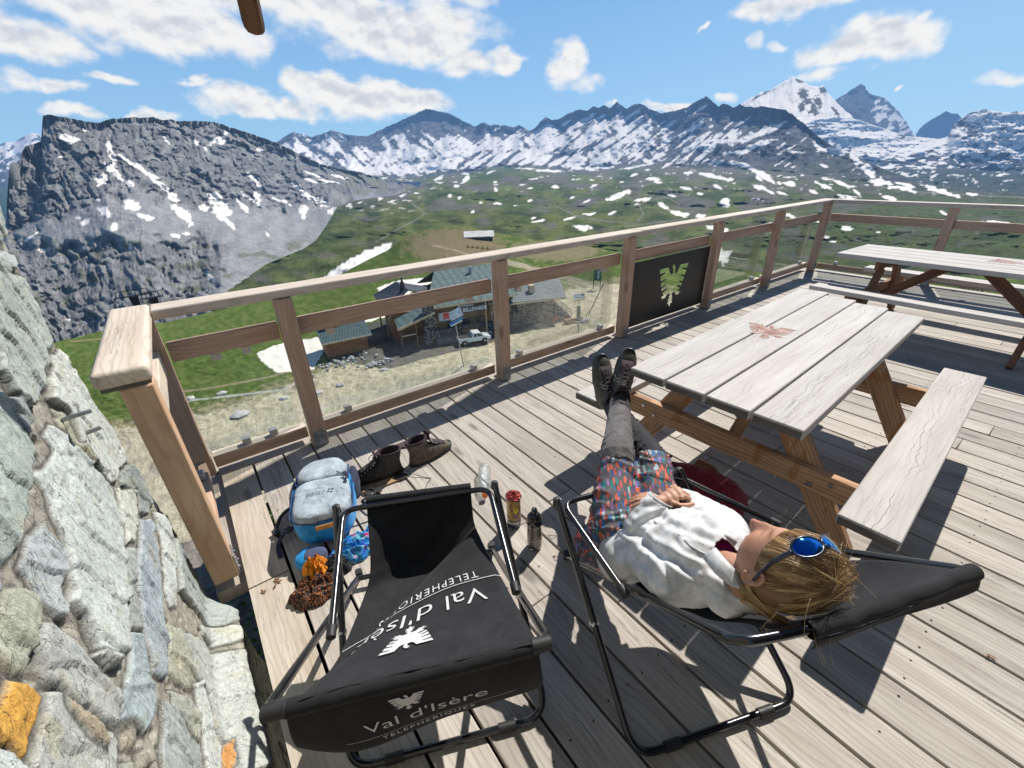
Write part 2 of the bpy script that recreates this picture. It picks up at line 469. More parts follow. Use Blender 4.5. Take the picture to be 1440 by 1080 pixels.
# ------------------------------------------------------------------ railing
def railing_thing():
    t = thing('railing', 'wooden terrace railing with glass panels and one black eagle panel', 'railing', (4, 2.9, 0))
    fx = [.41, 2.0, 3.58, 5.19, 6.74, 8.30]
    py0, py1 = 2.80, 2.895
    def post(x, y, sx, sy, mat, top=1.035, name='post', bracket=None, z0=.004):
        mb = MB(); mb.box((x, y, (top+z0)/2), (sx, sy, top-z0)); p = obj(name, mb, mat, t, bevel=.006)
        if bracket:
            mk = MB(); bx, by = bracket
            mk.box((x+bx*(sx/2+.003), y+by*(sy/2+.003), .063), (.006 if bx else sx*.82, .006 if by else sy*.82, .118))
            for dx in (-.025, .025):
                for dz in (.035, .09):
                    c = Vector((x+bx*(sx/2+.009)+(dx if by else 0), y+by*(sy/2+.009)+(dx if bx else 0), dz))
                    mk.ell(c, (.007, .007, .007), 6, 4)
            obj('bracket', mk, M_STEEL, p, bevel=.001, seg=1)
        return p
    for x in fx: post(x, (py0+py1)/2, .098, .095, W_RAIL, bracket=(0, -1))
    for y in (1.39, -.19, -1.77): post(8.375, y, .095, .098, W_RAIL, bracket=(-1, 0))
    post(-.262, 1.985, .1, .105, W_NEAR, top=1.02, bracket=(1, 0))
    post(-.262, 2.93, .1, .09, W_RAIL, top=1.035)
    # caps
    for x0, x1 in ((-.204, 3.72), (3.724, 8.47)):
        mb = MB(); mb.box(((x0+x1)/2, 2.895, 1.062), (x1-x0, .165, .052)); obj('cap_rail', mb, W_CAP, t, bevel=.010)
    mb = MB(); mb.box((8.385, .27, 1.0625), (.165, 5.08, .051)); obj('cap_rail', mb, W_CAP, t, bevel=.010)
    mb = MB(); mb.box((-.288, 2.455, 1.064), (.166, 1.04, .062)); obj('cap_rail', mb, W_NCAP, t, bevel=.018, seg=3)
    mb = MB(); mb.box((-.288, 2.0, 1.0255), (.145, .10, .014)); obj('cap_rail_shim', mb, W_END, t)
    # mid and bottom rails, glass or sheet infill, clamps
    xs = [-.20]+fx
    for i, (a, b_) in enumerate(zip(xs[:-1], xs[1:])):
        a2 = a+(.05 if i else .0); b2 = b_-.05
        for z, h in ((.826, .108), (.082, .078)):
            mb = MB(); mb.box(((a2+b2)/2, 2.942 if z < .5 else 2.925, z), (b2-a2-.003, .078 if z < .5 else .05, h)); obj('rail', mb, W_RAIL, t, bevel=.006)
        mb = MB(); mb.box(((a2+b2)/2, 2.942, .1235), (b2-a2-.006, .074, .005)); obj('rail_top', mb, W_CAP, t)
        if i == 3: continue
        mb = MB(); mb.box(((a2+b2)/2, 2.957, .45), (b2-a2-.06, .010, .70)); obj('glass_panel', mb, M_GLASS, t)
        for cx in (a2+.2, b2-.2):
            for z in (.148, .745):
                mb = MB(); mb.box((cx, 2.940, z), (.05, .045, .046)); obj('glass_clamp', mb, M_CLAMP, t, bevel=.003)
    ys = [2.85, 1.39, -.19, -1.77]
    for a, b_ in zip(ys[:-1], ys[1:]):
        for z, h in ((.826, .108), (.082, .078)):
            mb = MB(); mb.box((8.385, (a+b_)/2, z), (.045, a-b_-.105, h)); obj('rail', mb, W_RAIL, t, bevel=.006)
        mb = MB(); mb.box((8.425, (a+b_)/2, .45), (.010, a-b_-.16, .70)); obj('glass_panel', mb, M_GLASS, t)
        for cy in (a-.3, b_+.3):
            for z in (.148, .745):
                mb = MB(); mb.box((8.402, cy, z), (.045, .05, .046)); obj('glass_clamp', mb, M_CLAMP, t, bevel=.003)
    # short side section next to the wall
    for z, h in ((.80, .12), (.082, .078)):
        mb = MB(); mb.box((-.262, 2.462, z), (.045, .84, h)); obj('rail', mb, W_NCAP if z > .5 else W_RAIL, t, bevel=.006)
    mb = MB(); mb.box((-.30, 2.46, .44), (.010, .80, .66)); obj('glass_panel', mb, M_GLASS, t)
    for z in (.148,):
        mb = MB(); mb.box((-.275, 2.7, z), (.045, .05, .046)); obj('glass_clamp', mb, M_CLAMP, t, bevel=.003)
    # dark sheet with the cut-out bird
    x0, x1, z0, z1 = 3.70, 5.12, .065, .765
    rect = [(x0, z0), (x1, z0), (x1, z1), (x0, z1)]
    def place(p): return (4.44+p[0]*.275, (.40+p[1]*.235))
    me = curve_mesh([rect]+[[place(q) for q in pl] for pl in EAGLE], .004, 'metal_panel')
    me.transform(Matrix.Translation((0, 2.875, 0)) @ Matrix.Rotation(R(90), 4, 'X'))
    me.materials.append(M_BLACKMETAL)
    o = bpy.data.objects.new('metal_panel', me); link(o, t)
    return t
def _mirror(pts): return [(-x, y) for x, y in reversed(pts)]
# the heraldic bird: wings with comb-like feathers, head turned, feet and a barbed tail (unit box, y up)
_wing = [(-.05, .62), (-.16, .60), (-.26, .68), (-.40, .98), (-1.0, .96), (-.93, .74), (-.60, .78), (-.58, .73), (-.90, .62), (-.84, .40), (-.54, .46), (-.52, .41),
         (-.81, .29), (-.76, .10), (-.50, .17), (-.47, .12), (-.73, .0), (-.68, -.12), (-.40, -.02), (-.36, -.10), (-.62, -.22), (-.50, -.36), (-.72, -.44), (-.55, -.47), (-.60, -.58), (-.46, -.50), (-.38, -.52), (-.26, -.36), (-.12, -.34)]
_tail = [(-.04, -.42), (-.16, -.56), (-.07, -.56), (-.20, -.72), (-.08, -.71), (-.20, -.88), (-.07, -.86), (0, -1.08)]
_head = [(.07, .62), (.10, .80), (.03, .98), (-.06, 1.06), (-.17, 1.02), (-.11, .98), (-.17, .90), (-.07, .88), (-.05, .62)]
EAGLE = [_wing+_tail+_mirror(_wing+_tail)[1:]+_head[:-1]]
RAILING = railing_thing()

# ------------------------------------------------------------------ picnic tables
def eagle_faces(fn, split=.05, mb=None):
    me = curve_mesh(EAGLE, 0, 'e')
    return mesh_to_mb(me, fn, mb, split=split)
def picnic_table(label, loc, rotz, legmat, ext=(0, 0, 0, 0)):
    t = thing('picnic_table', label, 'picnic table', loc, rotz, 'weathered picnic tables')
    L = 2.0
    for i in range(4):
        mb = MB(); y = -.3075+i*.205
        mb.box((ext[i]/2, y, .7275), (L+ext[i], .196, .045)); obj('table_plank', mb, W_TOP, t, bevel=.006, world=False)
        for sx in (-1, 1):
            mb = MB(); mb.box((sx*(L/2+.0035)+(ext[i] if sx > 0 else 0), y, .7275), (.003, .184, .034)); obj('end_grain', mb, W_END, t, world=False)
    for sy in (-1, 1):
        mb = MB(); mb.box((.02, sy*.69, .4275), (2.0, .20, .045)); s_ = obj('bench_seat', mb, W_TOP, t, bevel=.006, world=False)
        for sx in (-1, 1):
            mb = MB(); mb.box((.02+sx*(1.0035), sy*.69, .4275), (.003, .188, .034)); obj('end_grain', mb, W_END, t, world=False)
    for sx in (-1, 1):
        x = sx*.66
        mb = MB(); mb.box((x-sx*.0, 0, .345), (.045, 1.56, .115)); bm_ = obj('seat_beam', mb, legmat, t, bevel=.004, world=False)
        bo = MB()
        for yy in (-.50, -.42, .42, .50): bo.lathe([(0, .006), (.011, .005), (.012, 0)], (x+sx*.024, yy+.0, .345+(.02 if abs(yy) > .45 else -.02)), 10, Matrix.Rotation(R(90*sx), 3, 'Y'))
        obj('bolt', bo, M_BOLT, bm_, world=False)
        mb = MB(); mb.box((x-sx*.046, 0, .662), (.045, .74, .085)); obj('top_batten', mb, legmat, t, bevel=.004, world=False)
        for sy in (-1, 1):
            mb = MB(); mb.beam((x-sx*.046, sy*.60, .002), (x-sx*.046, sy*.22, .62), .045, .12, (1, 0, 0))
            # beam(): w is across, h along up; keep the broad face towards the table end
            mb = MB(); mb.beam((x-sx*.047, sy*.60, .002), (x-sx*.047, sy*.22, .62), .12, .044, (1, 0, 0)); obj('leg', mb, legmat, t, bevel=.004, world=False)
        mb = MB(); mb.beam((x-sx*.07, 0, .30), (sx*.12, 0, .69), .045, .09, (0, 0, 1)); obj('brace', mb, legmat, t, bevel=.004, world=False)
    return t
def burn_mark(name, cx, cy, ang, s, parent, zz=.7512):
    c, n = math.cos(ang), math.sin(ang)
    mb = eagle_faces(lambda p: Vector((cx+(p.x*c-p.y*n)*s, cy+(p.x*n+p.y*c)*s, zz)))
    m, nt, b = new_mat('red_burn')
    tc = nt.node('ShaderNodeTexCoord').outputs['Object']
    nt.put(b.inputs['Base Color'], nt.mix(nt.step(nt.noise(tc, 26, 5, .7), .35, .65), (.50, .36, .30), (.26, .10, .075)))
    b.inputs['Roughness'].default_value = .8
    return obj(name, mb, m, parent, world=False)
T1 = picnic_table('nearer picnic table, boots resting on its bench, red bird mark on its top', (2.71, .91, 0), R(2.7), W_LEG, (0, .07, .14, .24))
T2 = picnic_table('farther picnic table in the corner of the terrace by the glass railing', (6.09, .74, 0), R(87.5), W_LEG2)
burn_mark('bird_mark', .02, .155, R(-78), .135, T1)
burn_mark('bird_mark', -.22, -.16, R(-100), .12, T2)
# ------------------------------------------------------------------ sky with fair-weather clouds (a world shader in true directions)
def azel(x, y):
    d = ray(x, y); d = d/np.linalg.norm(d, axis=-1, keepdims=True)
    return float(np.degrees(np.arctan2(d[0], d[1]))), float(np.degrees(np.arcsin(d[2])))
w = bpy.data.worlds.new('World'); SC.world = w; w.use_nodes = True
nt = NT(w.node_tree); bg = w.node_tree.nodes['Background']
sky = nt.node('ShaderNodeTexSky'); sky.sky_type = 'NISHITA'; sky.sun_disc = False
sky.sun_elevation = SUN_EL; sky.sun_rotation = SUN_AZ; sky.altitude = 2600; sky.air_density = 1.15; sky.dust_density = .35; sky.ozone_density = 1.6
tc = nt.node('ShaderNodeTexCoord').outputs['Generated']
sp = nt.node('ShaderNodeSeparateXYZ'); nt.put(sp.inputs[0], tc)
az = nt.math('MULTIPLY', nt.math('ARCTAN2', sp.outputs[0], sp.outputs[1]), 57.2958)
el = nt.math('MULTIPLY', nt.math('ARCSINE', nt.math('MINIMUM', nt.math('MAXIMUM', sp.outputs[2], -1.0), 1.0)), 57.2958)
cb = nt.node('ShaderNodeCombineXYZ'); nt.put(cb.inputs[0], az); nt.put(cb.inputs[1], el)
P2 = cb.outputs[0]
#  clouds in the photograph: centre x, y, half width, half height, strength
CL = [(40, 55, 95, 38, 1), (-60, 20, 90, 60, 1), (230, 30, 150, 52, 1.15), (130, 5, 120, 30, 1), (350, 60, 45, 30, .7), (560, 40, 150, 58, 1.25), (470, 15, 90, 45, 1.1), (650, 85, 60, 26, 1), (708, 82, 26, 20, .9),
      (640, -25, 110, 30, 1), (300, -40, 300, 55, 1.1), (335, 140, 62, 26, 1.1), (345, 155, 46, 16, .95), (452, 130, 50, 30, 1.25), (512, 143, 74, 30, 1.3), (572, 146, 60, 24, 1.2), (612, 146, 34, 16, .8), (420, 150, 60, 16, .9),
      (155, 115, 42, 11, .95), (82, 126, 34, 13, .8), (20, 122, 40, 14, .45), (108, 162, 30, 10, .8), (215, 165, 42, 9, .8), (790, 88, 24, 34, .85), (812, 112, 20, 14, .5),
      (725, 82, 12, 14, .6), (940, 150, 38, 10, .85), (1015, 142, 18, 8, .7), (1100, 12, 78, 22, 1), (1150, -5, 90, 16, .8), (1245, 50, 90, 40, 1.3), (1190, 65, 55, 28, .8), (1290, 55, 45, 34, .8), (1115, 62, 20, 9, .7), (1080, 60, 16, 9, .5),
      (1165, 105, 30, 10, .4), (1265, 130, 10, 6, .5), (1425, 120, 45, 12, .55), (1000, 35, 8, 5, .6), (845, 142, 8, 6, .6), (262, 108, 12, 5, .5), (268, 118, 16, 6, .35), (1322, 8, 10, 9, .5)]
warpn = nt.node('ShaderNodeTexNoise'); nt.put(warpn.inputs['Vector'], P2); warpn.inputs['Scale'].default_value = .16; warpn.inputs['Detail'].default_value = 5
wv = nt.vmath('MULTIPLY', nt.vmath('SUBTRACT', warpn.outputs['Color'], (.5, .5, .5)), (9.0, 4.5, 0))
wv = nt.vmath('ADD', P2, wv)
dens = None
for (x, y, a, b_, s_) in CL:
    A, E_ = azel(x, y); A1, _ = azel(x+a, y); A0, _ = azel(x-a, y); _, E1 = azel(x, y-b_); _, E0 = azel(x, y+b_)
    ra = max(.4, abs(A1-A0)/2); re = max(.3, abs(E1-E0)/2)
    q = nt.vmath('MULTIPLY', nt.vmath('SUBTRACT', wv, (A, E_, 0)), (1/ra, 1/re, 0))
    g = nt.math('MULTIPLY_ADD', nt.vmath('DOT_PRODUCT', q, q), -s_*.62, s_*.62)
    dens = g if dens is None else nt.math('SMOOTH_MAX', dens, g, .15)
nz = nt.noise(nt.scalev(P2, (1, 1.55, 1)), .26, 7, .56)
nzs = nt.noise(nt.scalev(P2, (1, 1.55, 1), (-.35, -.9, 0)), .26, 4, .5)   # the same field nudged towards the light
d_ = nt.math('ADD', dens, nt.math('MULTIPLY', nt.math('SUBTRACT', nz, .5), 1.55))
fac = nt.math('POWER', nt.step(d_, -.20, .50), 1.15)
grey = nt.step(nt.math('ADD', nt.math('MULTIPLY', dens, .62), nt.math('MULTIPLY', nt.math('SUBTRACT', nzs, nz), 2.6)), .10, .85)
ccol = nt.mix(grey, (9.3, 9.2, 9.1), (6.3, 6.7, 7.4))
skyc = nt.mix(1.0, sky.outputs[0], (.92, 1.0, 1.08), 'MULTIPLY')
# pale haze towards the horizon
skyc = nt.mix(.8, skyc, nt.mix(nt.step(el, 30.0, 2.0), (1.15, 3.45, 8.0), (3.0, 5.7, 8.8)))
skyc = nt.mix(nt.step(az, 30.0, 90.0), skyc, nt.mix(.45, skyc, (4.0, 6.6, 9.2)))
c = nt.mix(nt.math('MULTIPLY', fac, .95), skyc, ccol)
c = nt.mix(nt.math('MULTIPLY', nt.step(el, 28.0, 50.0), .86), c, (.22, .35, .72))       # alpine zenith out of view, darkened to cut sky fill in shadows
c = nt.mix(nt.math('MULTIPLY', nt.step(el, -1.0, -6.0), .9), c, (1.2, 1.15, 1.0))
nt.put(bg.inputs[0], c); bg.inputs[1].default_value = .10
w.cycles.sampling_method = 'MANUAL'; w.cycles.sample_map_resolution = 512
# ------------------------------------------------------------------ terrain: real sheets of ground at their true distances
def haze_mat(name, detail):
    """painted rock / scree / turf / snow mixed with a blue glow that imitates aerial haze, stronger with distance"""
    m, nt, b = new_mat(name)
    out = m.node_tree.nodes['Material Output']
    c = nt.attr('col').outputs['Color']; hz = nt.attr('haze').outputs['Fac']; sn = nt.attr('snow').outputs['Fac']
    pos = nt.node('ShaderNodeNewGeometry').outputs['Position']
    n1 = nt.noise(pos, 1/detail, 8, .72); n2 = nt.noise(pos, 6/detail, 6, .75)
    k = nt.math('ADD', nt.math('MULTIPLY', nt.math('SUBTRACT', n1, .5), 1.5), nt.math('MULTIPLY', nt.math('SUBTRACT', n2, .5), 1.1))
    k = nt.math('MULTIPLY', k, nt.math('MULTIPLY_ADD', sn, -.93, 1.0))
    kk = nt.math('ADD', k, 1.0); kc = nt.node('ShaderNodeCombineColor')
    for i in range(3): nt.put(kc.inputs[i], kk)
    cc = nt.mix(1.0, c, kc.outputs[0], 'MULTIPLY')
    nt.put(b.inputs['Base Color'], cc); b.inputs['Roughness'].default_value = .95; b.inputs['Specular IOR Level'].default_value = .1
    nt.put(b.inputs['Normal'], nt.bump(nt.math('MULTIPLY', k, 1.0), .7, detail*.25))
    em = nt.node('ShaderNodeEmission'); em.inputs[0].default_value = (.175, .36, .70, 1); em.inputs[1].default_value = .95  # blue emission mixed in by distance imitates haze
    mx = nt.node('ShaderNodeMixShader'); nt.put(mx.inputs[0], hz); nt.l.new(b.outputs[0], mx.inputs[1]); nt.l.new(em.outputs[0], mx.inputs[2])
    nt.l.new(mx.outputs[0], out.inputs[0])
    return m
def in_poly(px, py, poly):
    inside = np.zeros(px.shape, bool); n = len(poly); j = n-1
    for i in range(n):
        xi, yi = poly[i]; xj, yj = poly[j]
        c = ((yi > py) != (yj > py)) & (px < (xj-xi)*(py-yi)/((yj-yi) or 1e-9)+xi)
        inside ^= c; j = i
    return inside
def cmix(a, b, f):
    return a*(1-f[..., None])+np.asarray(b, float)*f[..., None]
def sheet(name, contours, x0, x1, step, rows, disp, paint, mat, hazek, keep=None, jag=0):
    """contours: far-to-near irrelevant; bottom first. each = (list of (px,py), distance | list of distances | 'z-23')"""
    xs = np.arange(x0, x1+step, step); n = len(xs)
    PY = []; DD = []
    for pts, D in contours:
        ax = np.array([p[0] for p in pts], float); ay = np.array([p[1] for p in pts], float)
        PY.append(np.interp(xs, ax, ay))
        if isinstance(D, str):
            zz = float(D[1:]); d = ray(xs, PY[-1]); nn = np.linalg.norm(d, axis=1)
            DD.append(nn*(zz-CAMZ)/np.minimum(d[:, 2], -1e-3))
        elif isinstance(D, (list, tuple)): DD.append(np.interp(xs, [q[0] for q in D], [q[1] for q in D]))
        else: DD.append(np.full(n, float(D)))
    V = []; Dm = []; 
    tot = sum(rows)
    for k in range(len(contours)-1):
        r_ = rows[k]
        for i in range(r_ + (1 if k == len(contours)-2 else 0)):
            t = i/r_
            V.append(PY[k]*(1-t)+PY[k+1]*t); Dm.append(1/((1-t)/DD[k]+t/DD[k+1]))
    py = np.array(V); D = np.array(Dm); px = np.broadcast_to(xs, py.shape).copy()
    if jag:
        t = np.clip((PY[-1][None]-py+60)/60, 0, 1)**2
        py = py+t*jag*(fbm(xs*.11, xs*0+3.3, 4, 77)-np.abs(fbm(xs*.32, xs*0+1.1, 3, 79))*.7)[None]
    t_crest = np.broadcast_to(PY[-1], py.shape); t_base = np.broadcast_to(PY[0], py.shape)
    D = D*(1+disp(px, py, t_crest, t_base, D))
    d = ray(px, py); d = d/np.linalg.norm(d, axis=-1, keepdims=True)
    P = CAMP+d*D[..., None]
    # the far side of every crest falls away behind it
    back = P[-1:]*1.0; back = back+(back-CAMP)*np.array([.25, .25, 0]) - np.array([0, 0, 1.0])*(.22*D[-1:, :, None])
    P = np.concatenate([P, back], 0)
    col, snow = paint(px, py, t_crest, t_base, D)
    col = np.concatenate([col, col[-1:]], 0); snow = np.concatenate([snow, snow[-1:]], 0)
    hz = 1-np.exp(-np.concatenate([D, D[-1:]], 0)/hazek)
    rws, cls = P.shape[:2]
    idx = np.arange(rws*cls).reshape(rws, cls)
    q = np.stack([idx[:-1, :-1], idx[:-1, 1:], idx[1:, 1:], idx[1:, :-1]], -1)
    if keep is not None:
        kp = keep(px, py); kp = np.concatenate([kp, kp[-1:]], 0)
        q = q[kp[:-1, :-1] & kp[1:, 1:]]
    q = q.reshape(-1, 4)
    me = bpy.data.meshes.new(name)
    me.vertices.add(rws*cls); me.vertices.foreach_set('co', P.astype(np.float32).ravel())
    me.loops.add(q.size); me.loops.foreach_set('vertex_index', q.astype(np.int32).ravel())
    me.polygons.add(len(q)); me.polygons.foreach_set('loop_start', np.arange(0, q.size, 4, dtype=np.int32))
    me.polygons.foreach_set('loop_total', np.full(len(q), 4, dtype=np.int32))
    me.update(calc_edges=True); me.polygons.foreach_set('use_smooth', np.ones(len(q), bool))
    a = me.color_attributes.new('col', 'FLOAT_COLOR', 'POINT')
    a.data.foreach_set('color', np.concatenate([col, np.ones(col.shape[:2]+(1,))], -1).astype(np.float32).ravel())
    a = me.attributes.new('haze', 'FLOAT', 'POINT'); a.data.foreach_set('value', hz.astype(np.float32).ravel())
    a = me.attributes.new('snow', 'FLOAT', 'POINT'); a.data.foreach_set('value', snow.astype(np.float32).ravel())
    me.materials.append(mat)
    o = bpy.data.objects.new(name, me); COL.objects.link(o); o['kind'] = 'structure'
    return o
SNOW = np.array([.82, .765, .715])
def blobs(px, py, L, edge=.5, ns=.085, seed=3, zy=1.7):
    """union of snow patches (x, y, rx, ry, angle) with thawed, ragged edges"""
    m = np.zeros(px.shape); wob = fbm(px*ns, py*ns*zy, 5, seed, gain=.6); wob2 = fbm(px*.05, py*.05, 2, seed+40)
    for (x, y, rx, ry, an) in L:
        c, s_ = math.cos(R(an)), math.sin(R(an)); dx = px-x; dy = py-y
        sel = (np.abs(dx) < (rx+ry)*2.2) & (np.abs(dy) < (rx+ry)*2.2)
        if not sel.any(): continue
        u = (dx[sel]*c+dy[sel]*s_)/(rx*1.05); v = (-dx[sel]*s_+dy[sel]*c)/(ry*.72)+wob2[sel]*1.1*(rx > 1.6*ry)
        g = 1-np.sqrt(u*u+v*v)+wob[sel]*.95-.08
        m[sel] = np.maximum(m[sel], smooth(0, edge*min(1, 3/ry)*.4+.05, g))
    return m
def polys(px, py, L, seed=9, amp=2.0):
    wx = px+fbm(px*.13, py*.2, 3, seed)*amp*1.6; wy = py+fbm(px*.13, py*.2, 3, seed+7)*amp
    m = np.zeros(px.shape)
    for p in L: m = np.maximum(m, in_poly(wx, wy, p).astype(float))
    return m

# ---- the long snowy range, the meadows in front of it and the dark ridge on the right: one sheet
CREST = [(300, 230), (380, 209), (398, 193), (413, 186), (428, 190), (440, 193), (452, 188), (465, 184), (480, 187), (492, 190), (505, 192), (520, 190), (540, 180), (560, 171), (575, 165), (590, 157), (599, 152.5), (606, 154), (615, 157), (630, 158.5),
         (640, 164), (650, 170), (660, 174), (668, 178), (675, 175), (682, 172), (690, 177), (700, 176), (710, 176), (722, 180), (730, 175), (738, 181), (744, 185), (755, 177), (762, 169), (768, 165), (776, 169), (786, 168), (797, 161), (806, 157),
         (816, 154), (826, 156), (834, 150), (842, 152), (850, 148), (858, 152), (867, 143.5), (873, 148), (882, 153), (891, 148), (899, 145), (910, 151), (922, 157), (932, 160), (945, 157), (955, 155), (965, 151), (975, 145), (985, 139), (993, 136),
         (1001, 141), (1010, 150), (1016, 146), (1024, 147), (1031, 152), (1040, 146), (1048, 150), (1062, 151), (1075, 150), (1090, 152), (1105, 155), (1115, 161), (1125, 170), (1136, 178), (1148, 190), (1160, 199), (1172, 207), (1186, 213),
         (1200, 219), (1215, 226), (1232, 233), (1250, 242), (1268, 249), (1290, 256), (1320, 262), (1360, 266), (1440, 273), (1560, 282), (1760, 300)]
FOOT = [(300, 262), (380, 255), (460, 252), (540, 250), (600, 249), (640, 243), (700, 237), (740, 234), (800, 240), (860, 238), (930, 232), (1000, 236), (1080, 240), (1150, 246), (1250, 262), (1330, 270), (1440, 279), (1560, 289), (1760, 310)]
MID = [(300, 330), (420, 322), (480, 300), (560, 285), (660, 285), (760, 290), (900, 292), (1000, 292), (1100, 285), (1200, 284), (1300, 290), (1440, 300), (1560, 310), (1760, 330)]
LOW = [(80, 430), (200, 440), (300, 410), (400, 365), (480, 340), (560, 330), (700, 340), (800, 350), (900, 355), (1000, 350), (1100, 345), (1300, 345), (1440, 350), (1760, 380)]
BASE = [(80, 560), (300, 520), (500, 480), (700, 470), (900, 470), (1100, 470), (1440, 470), (1760, 500)]
def range_disp(px, py, cr, ba, D):
    h = np.interp(px.ravel(), [p[0] for p in FOOT], [p[1] for p in FOOT]).reshape(px.shape)
    mt = smooth(4, -22, py-h)                      # 1 on the mountain wall
    rt = smooth(900, 1150, px)
    a = -.62+.0*px
    u = px*np.cos(a)+py*np.sin(a); v = -px*np.sin(a)+py*np.cos(a)
    gul = ridged(v*.055+fbm(px*.03, py*.03, 3, 4)*.5, u*.018, 5, 21)
    rough = ridged(px*.06, py*.09, 6, 5)
    spur = ridged(px*.017+py*.006, py*.010+.3, 3, 6, gain=.4)
    near = 1-mt
    mead = fbm(px*.012-py*.01, py*.06, 5, 8)*.095+ridged(px*.022+py*.03, py*.075, 4, 31)*.030+fbm(px*.09, py*.2, 4, 33)*.009
    crestd = np.clip((py-cr)/10, 0, 1)
    return mt*(gul*.038+rough*.018+spur*.10)*(.25+.75*crestd)+near*mead*smooth(600, 420, py)
SNOWR = [(1060, 189, 34, 7, -22), (1018, 199, 20, 7, -6), (1000, 205, 14, 9, -50), (1065, 205, 26, 8, -18), (1095, 176, 20, 5, -30), (1110, 187, 6, 2.5, -20), (1045, 212, 34, 5, -12), (970, 205, 20, 5, -40), (1010, 190, 10, 4, -40),
         (1168, 211, 22, 8, 8), (1205, 226, 16, 9, 38), (1222, 240, 16, 10, 50), (1150, 205, 9, 7, 25), (1120, 214, 14, 3, 4), (1095, 216, 8, 2.5, 0), (1158, 232, 8, 3, 20),
         (1240, 256, 26, 8, 22), (1265, 265, 22, 5, 12), (1275, 261, 20, 4, 14), (1322, 268, 30, 5.5, 16), (1366, 274, 9, 3.5, 4), (1180, 257, 28, 3.5, 16), (1160, 262, 16, 4, 22), (1250, 278, 16, 4, 18), (1145, 270, 8, 4, 20), (1190, 276, 14, 5, 10), (1205, 272, 9, 3, 40),
         (1050, 235, 24, 5, 20), (1075, 247, 22, 8, 25), (1040, 231, 14, 4, 10), (1068, 252, 8, 4, 40), (1075, 267, 16, 5, 20), (1100, 272, 12, 3, 12), (1112, 258, 9, 6, 10), (1000, 246, 26, 4, 12), (1019, 251, 12, 4, 10), (1010, 264, 10, 3.5, 20), (1020, 285, 9, 9, 50), (965, 264, 12, 4, 15),
         (985, 303, 10, 5, 0), (1110, 249, 9, 2, 0), (965, 243, 8, 3, 0), (1065, 281, 9, 2.5, 8), (985, 272, 6, 2.5, 12), (870, 274, 18, 8, -22), (905, 281, 13, 5, -12), (935, 290, 14, 5, 30), (955, 300, 16, 6, 25), (895, 287, 6, 2.5, 0), (823, 321, 17, 5, 3), (757, 311, 10, 3, -5), (830, 300, 9, 3, -3), (802, 307, 9, 3, -10), (750, 306, 5, 2.5, -8),
         (655, 252, 8, 5, -30), (642, 262, 4, 3, 0), (697, 256, 4, 3, 0), (697, 266, 3, 5, 0), (665, 298, 3, 4, -20), (633, 275, 3, 4, 0), (646, 278, 3, 5, 20), (585, 271, 6, 2, 4), (780, 263, 6, 3, 0), (745, 265, 5, 2, -10), (745, 282, 4, 2, -20), (700, 286, 6, 2, 0), (676, 285, 3, 2, 0), (725, 290, 4, 1.5, 0), (735, 259, 5, 2, 0),
         (805, 278, 4, 3, -20), (824, 284, 7, 2.5, -25), (842, 248, 5, 2, 0), (835, 262, 6, 2, -25), (875, 256, 4, 2, 0), (860, 300, 6, 3, -20), (770, 240, 26, 3, 2), (835, 236, 36, 3.5, -3), (740, 237, 18, 1.6, 0), (900, 233, 26, 3, -12), (940, 232, 10, 3, -25), (915, 252, 10, 4, -10), (890, 247, 7, 3, -15), (925, 256, 7, 2.5, 0), (945, 275, 7, 2, 10),
         (760, 249, 5, 2, 0), (690, 243, 6, 2, -20), (617, 251, 7, 3, -10), (655, 245, 6, 2, 0), (1010, 322, 22, 5, 12), (1085, 318, 16, 5, 10), (1110, 304, 12, 4, 20), (1190, 320, 12, 5, 10), (1150, 312, 9, 3, 10), (1160, 333, 7, 3, 4), (1172, 339, 6, 2.5, 6), (1235, 326, 4, 2, 0), (1330, 300, 14, 3, 24), (1400, 312, 20, 2, 3), (1015, 358, 14, 16, 40), (1100, 298, 10, 4, 20)]
GLAC = [[(446, 400), (466, 381), (492, 364), (520, 350), (550, 341), (556, 353), (530, 374), (480, 398)]]
